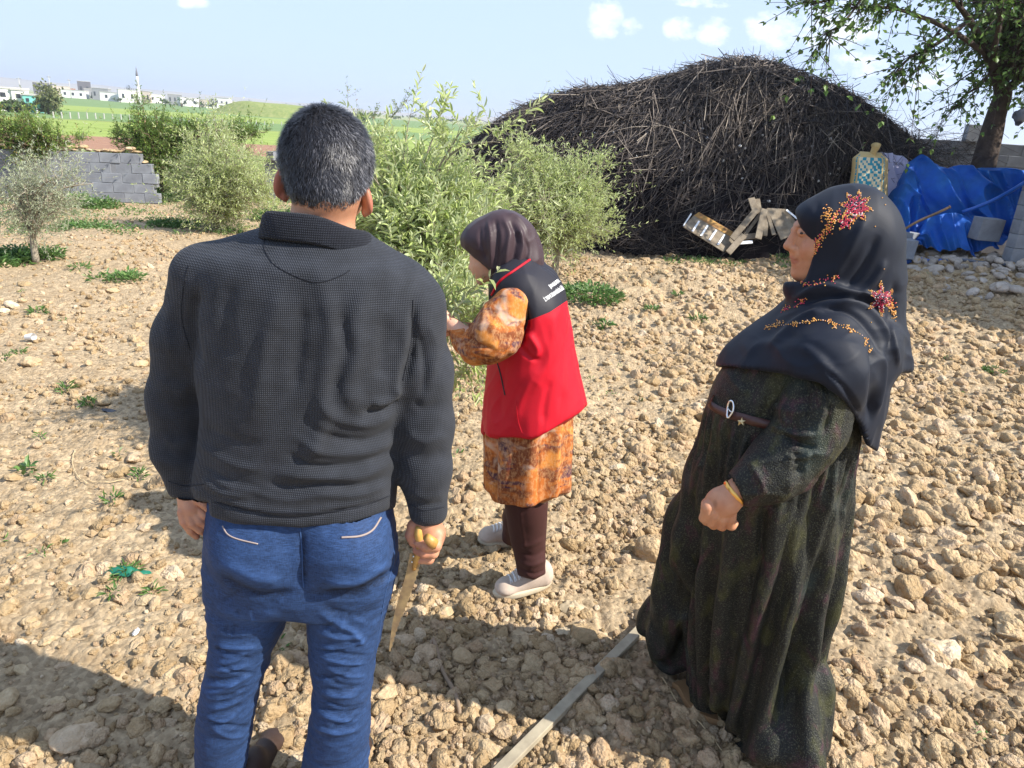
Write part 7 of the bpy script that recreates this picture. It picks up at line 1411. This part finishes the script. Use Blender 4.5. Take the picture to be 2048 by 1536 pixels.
# dress
v = Vox((.34, 1.25, -.02), (1.16, 2.35, 1.30), .006)
v.loft(levels([(640, 1570, 1735, YW, .12), (700, 1492, 1738, YW, .15), (760, 1446, 1730, YW, .155), (800, 1424, 1722, YW, .150), (850, 1414, 1712, YW, .150), (920, 1408, 1700, YW, .158), (1000, 1400, 1690, YW+.01, .17), (1120, 1392, 1666, YW+.03, .18), (1250, 1388, 1636, YW+.06, .20), (1380, 1390, 1604, YW+.09, .225), (1480, 1392, 1592, YW+.11, .24)]), .03, pw=2.1)
v.chain([(A(1495, 850, 1.66), .078), (A(1450, 950, 1.72), .086), (A(1416, 1060, 1.78), .093), (A(1337, 1262, 1.92), .083), (A(1338, 1290, 1.94), .08)], .06)
v.cap(A(1600, 1380, 1.55), A(1590, 1500, 1.48), .07, .09, .06)
v.pixcut([(1240, 1240), (1274, 1262), (1300, 1272), (1312, 1318), (1336, 1345), (1345, 1372), (1372, 1402), (1400, 1414), (1440, 1416), (1462, 1440), (1480, 1490), (1520, 1512), (1545, 1536), (1600, 1560), (1700, 1560)], 'above', .006)
def dress_post(V, F, N):
    c0 = A(1560, 820, YW); a_ = np.arctan2(V[:, 1]-(YW+.04), V[:, 0]-.74); below = sstep(1.04, .55, V[:, 2]); N2 = N.copy(); N2[:, 2] *= .2
    wv = np.sin(a_*15+2.4*noise(np.stack([V[:, 0]*.6, V[:, 1]*.6, V[:, 2]*.25], -1), 4, 8)); wv = np.sign(wv)*np.abs(wv)**.7
    pleat = np.sin(a_*46+3*noise(V*np.array([1, 1, .3]), 6, 2))*sstep(.78, 1.0, V[:, 2])*sstep(1.08, 1.03, V[:, 2])
    return V+N2*(below*(.020*wv)+.005*pleat)[:, None]
cr_d = [([(1440, 880), (1405, 1060), (1370, 1250), (1350, 1350)], 10, -.014), ([(1500, 900), (1470, 1080), (1440, 1250), (1425, 1380)], 12, .012), ([(1545, 960), (1520, 1120), (1490, 1300), (1470, 1430)], 10, -.016), ([(1600, 1000), (1580, 1150), (1545, 1330), (1520, 1480)], 12, .014),
        ([(1640, 960), (1615, 1120), (1580, 1300), (1556, 1440)], 9, -.016), ([(1672, 930), (1650, 1100), (1620, 1280), (1600, 1440)], 10, .014), ([(1700, 900), (1676, 1080), (1650, 1250), (1622, 1400)], 8, -.012), ([(1660, 800), (1690, 860), (1700, 940)], 8, .01), ([(1400, 900), (1370, 1060), (1336, 1220)], 9, .010),
        ([(1420, 850), (1396, 960), (1360, 1080)], 5, -.008), ([(1460, 860), (1440, 960), (1410, 1100)], 5, -.008), ([(1490, 870), (1472, 980), (1450, 1080)], 5, .008), ([(1450, 740), (1470, 770), (1490, 790)], 9, .005), ([(1545, 740), (1540, 790), (1530, 830)], 3, -.004)]
dress, DV, DF = finish('dress', v, M_dress, wd_, cr_d, 2, .003, (8, 8, 4), post=dress_post, warp=7, wr=dict(amp=.010, sc=(12, 12, 3)))
# sleeve
v = Vox((.44, 1.22, .70), (.95, 1.68, 1.30), .0045)
v.chain([(A(1640, 740, YW-.10), .070), (A(1634, 800, YW-.150), .076), (A(1618, 860, YW-.17), .072), (A(1590, 900, YW-.18), .062)], .03)
v.chain([(A(1588, 902, YW-.18), .064), (A(1545, 940, YW-.195), .058), (A(1510, 962, YW-.20), .050), (A(1488, 974, YW-.205), .042)], .03); v.ball(A(1575, 950, YW-.18), (.055, .04, .035), .03)
v.ball(A(1459, 993, YW-.205), (.026, .05, .05), .004, 's')
finish('sleeve', v, M_dress, wd_, [([(1560, 860), (1600, 890), (1632, 900)], 7, -.014), ([(1545, 850), (1590, 872), (1636, 870)], 7, .012), ([(1580, 905), (1600, 930), (1592, 950)], 7, -.010), ([(1640, 770), (1650, 820), (1632, 880)], 7, .007), ([(1610, 760), (1618, 810), (1610, 850)], 6, -.007), ([(1575, 780), (1570, 830), (1580, 860)], 8, .006), ([(1500, 925), (1520, 960), (1530, 990)], 6, .006), ([(1620, 905), (1600, 916), (1570, 912)], 5, .010), ([(1655, 790), (1662, 830), (1650, 870)], 4, -.006)], 2, .004, (12, 12, 12), warp=5, wr=dict(amp=.009, sc=(10, 10, 12)))
# the collar of scarf and cape
v = Vox((.44, 1.32, .98), (1.12, 2.02, 1.66), .0045)
v.ball(A(1692, 476, YW), (.112, .090, .118), 0); v.ball(A(1638, 432, YW), (.050, .070, .030), .04); v.ball(A(1722, 520, YW), (.086, .082, .12), .03)
v.cap(A(1640, 560, YW), A(1720, 580, YW), .075, .09, .04); v.cap(A(1600, 578, YW-.01), A(1650, 600, YW-.05), .030, .05, .02)
v.loft(levels([(585, 1610, 1782, YW, .085), (620, 1575, 1782, YW, .13), (660, 1530, 1780, YW, .165), (700, 1478, 1774, YW, .185), (740, 1444, 1764, YW, .195), (800, 1424, 1752, YW, .20), (860, 1414, 1740, YW, .20)]), .03, pw=2.1)
v.cap(A(1660, 670, YW-.08), A(1648, 740, YW-.15), .085, .10, .05); v.cap(A(1765, 620, YW-.02), A(1775, 740, YW-.04), .045, .05, .03); v.cap(A(1750, 700, YW-.08), A(1752, 800, YW-.10), .05, .035, .03); v.cap(A(1738, 800, YW-.13), A(1750, 890, YW-.12), .022, .008, .02)
for q in (lambda: None,): q()
X_ = v.ax[0][:, None, None]; Y_ = v.ax[1][None, :, None]; Z_ = v.ax[2][None, None, :]-CZ; w_ = X_*_f[0]+Y_*_f[1]+Z_*_f[2]; px = 1024+FPX*(X_*_R[0]+Y_*_R[1]+Z_*_R[2])/w_; py = 768-FPX*(X_*_U[0]+Y_*_U[1]+Z_*_U[2])/w_
# hem of the cape, oblique; the long end behind the arm hangs lower
hem = np.interp(px, [1400, 1442, 1520, 1580, 1640, 1690, 1722, 1736, 1757, 1775, 1790, 1800], [728, 733, 738, 745, 764, 800, 850, 890, 906, 780, 752, 742])
v.put((slice(None),)*3, -((py-hem)*w_/FPX).astype(np.float32), .003, 's')
# face opening
edge = np.interp(py, [380, 404, 430, 462, 486, 505, 530, 556, 572, 590], [1575, 1588, 1590, 1606, 1624, 1629, 1622, 1614, 1602, 1560]); op = np.maximum((px-edge)*w_/FPX, (py-566)*w_/FPX).astype(np.float32)
v.put((slice(None),)*3, op, .003, 's')
cr_s = [([(1650, 620), (1600, 640), (1540, 690)], 8, .010), ([(1790, 600), (1720, 590), (1650, 575), (1590, 596)], 8, .014), ([(1780, 640), (1730, 600), (1660, 592), (1600, 606)], 6, -.012), ([(1780, 700), (1760, 650), (1720, 612), (1660, 602)], 7, .012), ([(1766, 720), (1745, 670), (1700, 628), (1640, 616)], 6, -.010),
        ([(1735, 430), (1700, 500), (1660, 560)], 10, .006), ([(1760, 470), (1730, 530), (1690, 580)], 9, -.008), ([(1775, 520), (1750, 560), (1720, 590)], 8, .008), ([(1640, 400), (1634, 440), (1628, 500)], 7, -.003), ([(1790, 560), (1785, 640), (1775, 720)], 8, -.010), ([(1740, 680), (1748, 760), (1738, 840)], 6, -.012), ([(1760, 690), (1764, 760), (1750, 830)], 6, .010), ([(1600, 690), (1640, 720), (1690, 790)], 12, .006), ([(1560, 660), (1620, 690), (1680, 740)], 12, -.004), ([(1480, 700), (1520, 690), (1580, 700)], 14, .004), ([(1785, 640), (1790, 690), (1798, 735)], 5, .008), ([(1650, 740), (1690, 780), (1720, 830)], 5, -.007)]
scarf, SV, SF = finish('headscarf', v, M_navy, wd_, cr_s, 2, .0035, (8, 8, 6), warp=4, wr=dict(amp=.008, sc=(8, 8, 7)))
bs = bvh_of(scarf)
# beadwork on the scarf
bP = []; bT = []
def bead(x_, y_, t_):
    d = Vector(ray(x_, y_)).normalized(); h = bs.ray_cast(Vector(_C), d)
    if h[0] is not None and h[3] < 2.2: bP.append(np.array(h[0])+np.array(h[1])*(-.0008 if h[1].dot(d) > 0 else .0008)); bT.append(t_)
def flower(cx_, cy_, R1, R0, npt, ang0, n_, sq=(1, 1), inner=.5, outer=.82):
    for a in np.linspace(0, 2*np.pi, 400, endpoint=False):
        pass
    st = 3.0; g = np.arange(-R1, R1+.1, st)
    for i_, x_ in enumerate(g):
        for y_ in g+(i_ % 2)*st/2:
            r_ = math.hypot(x_, y_); a_ = (math.atan2(y_, x_)-ang0) % (2*np.pi/npt); k_ = abs(a_/(2*np.pi/npt)*2-1); lim = R0+(R1-R0)*k_**1.3
            if r_ < lim and rng.random() < .86:
                rim = r_ > lim*.78; bead(cx_+x_*sq[0]+rng.uniform(-.5, .5), cy_+y_*sq[1]+rng.uniform(-.5, .5), rng.uniform(.45, .75) if rim else (rng.uniform(0, .34) if rng.random() < .8 else rng.uniform(.8, 1)))
flower(1712, 414, 36, 19, 8, .2, 0, (1.0, 1.0)); flower(1690, 445, 20, 10, 5, .9, 0)
for q in range(190):  # stem running down the edge of the hood
    t_ = rng.random(); x_ = np.interp(t_, [0, .3, .6, 1], [1676, 1660, 1640, 1622])+rng.normal(0, 5-2.5*t_); y_ = np.interp(t_, [0, .3, .6, 1], [425, 452, 478, 515])+rng.normal(0, 5-2*t_); bead(x_, y_, rng.uniform(.42, .75) if rng.random() < .75 else rng.uniform(0, .3))
for q in range(60): bead(1655+rng.normal(0, 8), 432+rng.normal(0, 9), rng.uniform(.42, .75))
for q in range(60): x_ = rng.uniform(1594, 1680); bead(x_, np.interp(x_, [1594, 1625, 1680], [562, 568, 552])+rng.normal(0, 4), rng.uniform(0, .75))
flower(1762, 598, 34, 14, 6, .5, 0, (.9, 1.1))
for q in range(90): t_ = rng.random(); bead(1775+14*t_+rng.normal(0, 4), 590+45*t_+rng.normal(0, 5), rng.uniform(.45, .75) if t_ > .4 else rng.uniform(0, .75))
for q in range(45): t_ = rng.random(); bead(np.interp(t_, [0, 1], [1560, 1612])+rng.normal(0, 3), np.interp(t_, [0, 1], [620, 602])+rng.normal(0, 4), rng.uniform(.0, .75))
for (cx_, cy_, w2, h2) in ((1536, 655, 7, 6), (1550, 651, 6, 4), (1561, 643, 7, 4), (1590, 648, 5, 6), (1612, 644, 8, 4), (1626, 640, 7, 4), (1661, 644, 6, 5), (1668, 653, 4, 4), (1694, 655, 9, 5), (1704, 662, 5, 4), (1731, 684, 5, 9), (1740, 698, 4, 7)):
    for q in range(13): bead(cx_+rng.uniform(-w2, w2), cy_+rng.uniform(-h2, h2), rng.uniform(.5, .76))
for x_, y_ in np.c_[np.linspace(1536, 1742, 46), np.interp(np.linspace(1536, 1742, 46), [1536, 1600, 1640, 1690, 1725, 1742], [655, 646, 640, 652, 672, 700])]: bead(x_, y_+rng.uniform(-1, 1), rng.uniform(.5, .78))
for x_, y_ in ((1750, 453), (1768, 538), (1742, 645), (1764, 396), (1770, 410)): bead(x_, y_, .6)
bP = np.array(bP); bT = np.array(bT); ok_ = ICO_V*.00155; V = (bP[:, None]+ok_[None]*rng.uniform(.75, 1.15, (len(bP), 1, 1))).reshape(-1, 3); F = (ICO_F[None]+np.arange(len(bP))[:, None, None]*12).reshape(-1, 3)
bo = mesh('beadwork', V, F, M_bead, scarf, attrs={'tint': np.repeat(bT, 12)}); bo['kind'] = 'stuff'
# belt, buckle, star
bd = bvh_of(dress)
def snap(p, off):
    h = bd.find_nearest(Vector(p)); n_ = np.array(h[1]); q_ = np.array(h[0]); out_v = q_-np.array([.68, YW, q_[2]]); n_ = n_ if n_@out_v > 0 else -n_; return q_+n_*off
lp = curve([(1407, 796), (1422, 811), (1450, 826), (1490, 838), (1535, 850), (1590, 862)], 40); V = []; 
for x_, y_ in lp:
    for o_ in (-10.5, -9.5, 9.0, 10):
        xx, yy = x_+o_*.25, y_+o_; d = Vector(ray(xx, yy)).normalized(); h = bd.ray_cast(Vector(_C), d); k_ = .012 if abs(o_) < 9.7 else .002
        V.append(np.array(h[0])-np.array(d)*k_ if h[0] is not None and h[3] < 2 else (V[-4] if len(V) > 3 else A(xx, yy, YW-.02)))
V = np.array(V).reshape(40, 4, 3); 
for _ in range(6): V[1:-1] = (V[:-2]+V[2:]+V[1:-1]*2)/4
V = V.reshape(40, 4, 3); V = np.array([[snap(V[a, b], .006 if b in (1, 2) else .001) for b in range(4)] for a in range(40)]); V[1:-1] = (V[:-2]+V[2:]+V[1:-1]*2)/4; V = V.reshape(-1, 3); i_ = np.arange(39)[:, None]*4; j_ = np.arange(3)[None]
belt = mesh('belt', V, np.stack([i_+j_, i_+j_+1, i_+j_+5, i_+j_+4], -1).reshape(-1, 4), M_belt, wd_)
bb = bvh_of(belt)
def onsurf(x_, y_, off, B=(None,)):
    d = Vector(ray(x_, y_)).normalized(); h = bd.ray_cast(Vector(_C), d); p = np.array(h[0]) if h[0] is not None and h[3] < 1.75 else A(x_, y_, YW-.10); return snap(p, off*.62)
P = [onsurf(x_, y_, .017) for x_, y_ in curve([(1436, 829), (1431, 823), (1433, 811), (1442, 804), (1453, 805), (1460, 817), (1457, 830), (1449, 837), (1440, 834), (1436, 829)], 40)]
for _ in range(2): P = [P[0]]+[(P[i-1]+P[i]*2+P[i+1])/4 for i in range(1, len(P)-1)]+[P[-1]]
q = tube(P, .0026, 8); mesh('buckle', q[0], q[1], M_silver, belt); q = tube([onsurf(1459, 824, .018), onsurf(1446, 820, .018), onsurf(1433, 816, .018)], .0018, 6); mesh('buckle_prong', q[0], q[1], M_silver, belt)
st = []
for a in range(10):
    r_ = (8.5, 3.4)[a % 2]; an = -math.pi/2+a*math.pi/5+.1; st.append((1487+r_*math.cos(an), 842+r_*math.sin(an)))
P = [onsurf(x_, y_, .014) for x_, y_ in st]; n_ = len(P); V = np.array(P+[onsurf(x_, y_, .005) for x_, y_ in st]+[onsurf(1487, 842, .018)]); F3 = [(i, (i+1) % 10, 20) for i in range(10)]
mesh('star_stud', V, [np.array(F3), np.array([(i, i+10, (i+1) % 10+10, (i+1) % 10) for i in range(10)])], M_brassstar, belt, smooth=False)
# bracelet
c0 = A(1471, 985, Yf+.002); ax1 = A(1462, 955, Yf)-A(1486, 1005, Yf); ax1 /= np.linalg.norm(ax1); fw = A(1500, 965, Yf)-A(1460, 998, Yf); fw /= np.linalg.norm(fw); ax1 -= fw*(ax1@fw); ax1 /= np.linalg.norm(ax1); ax2 = np.cross(fw, ax1)
th = np.linspace(0, 2*np.pi, 48, endpoint=False); V = []; 
for o_, r_ in ((-.006, .0315), (-.004, .0342), (.004, .0342), (.006, .0315)): V.append(c0+fw*o_+np.outer(np.cos(th)*r_, ax1)+np.outer(np.sin(th)*r_, ax2)+np.outer(.0004*np.sin(th*12), fw))
V = np.concatenate(V); i_ = np.arange(48); j_ = (i_+1) % 48; mesh('bracelet', V, np.concatenate([np.stack([a*48+i_, a*48+j_, ((a+1) % 4)*48+j_, ((a+1) % 4)*48+i_], -1) for a in range(4)]), M_gold, wd_)
# her sandal
sh = link('sandal', None, wd_); WO[sh.name] = WO[wd_.name]; pts = [gpoint(x_, y_) +np.array([0, 0, .03]) for x_, y_ in ((1340, 1392), (1352, 1400), (1375, 1440), (1410, 1462), (1450, 1470), (1480, 1450), (1440, 1410), (1380, 1385))]; o_ = curve(np.array(pts+pts[:1]), 33)[:-1]; n_ = 32
V = np.concatenate([o_+[0, 0, .004], o_+[0, 0, .026], [o_.mean(0)+[0, 0, .004]], [o_.mean(0)+[0, 0, .026]]]); i_ = np.arange(n_); j_ = (i_+1) % n_
mesh('sole', V, [np.stack([i_, j_, n_+j_, n_+i_], -1), np.stack([np.full(n_, 2*n_), j_, i_], -1), np.stack([np.full(n_, 2*n_+1), n_+i_, n_+j_], -1)], mat('tan_sole', (.26, .15, .07), .7, .3), sh, smooth=False)
fa = gpoint(1385, 1425)+[0, 0, .03]; fb = gpoint(1470, 1445)+[0, 0, .03]; w_ = Vox(np.minimum(fa, fb)-.07, np.maximum(fa, fb)+.1, .0035); w_.cap(fa+[0.02, 0, .036], fb+[0, 0, .05], .026, .036, .01); V, F = w_.mesh(); mesh('upper', relax(V, F, 2), F, M_sandal, sh); bu = bvh_of(sh.children[-1])
for a_, b_, c_ in (((1412, 1434), (1420, 1444), (1428, 1456)), ((1438, 1430), (1450, 1442), (1456, 1456))):
    P = [np.array(bu.ray_cast(Vector(_C), Vector(ray(*p)).normalized())[0] or gpoint(*p))-np.array(ray(*p))*.002 for p in (a_, b_, c_)]; q = tube(curve(P, 10), .0045, 6, flat=.5); mesh('strap', q[0], q[1], M_lace, sh)

# ---------------------------------------------------------------- the air
hz = bpy.data.materials.new('pale_haze'); hz.use_nodes = True; t = hz.node_tree; t.nodes.clear(); o_ = nd(t, 'ShaderNodeOutputMaterial'); pv = nd(t, 'ShaderNodeVolumePrincipled')
pv.inputs['Color'].default_value = (.90, .94, 1.0, 1); pv.inputs['Density'].default_value = .00036; pv.inputs['Anisotropy'].default_value = .25; t.links.new(pv.outputs[0], o_.inputs['Volume'])
V, F = boxv((-4400, -4400, -24), (4400, 4400, 52)); ho_ = mesh('haze', V, F, hz, smooth=False); ho_['kind'] = 'stuff'
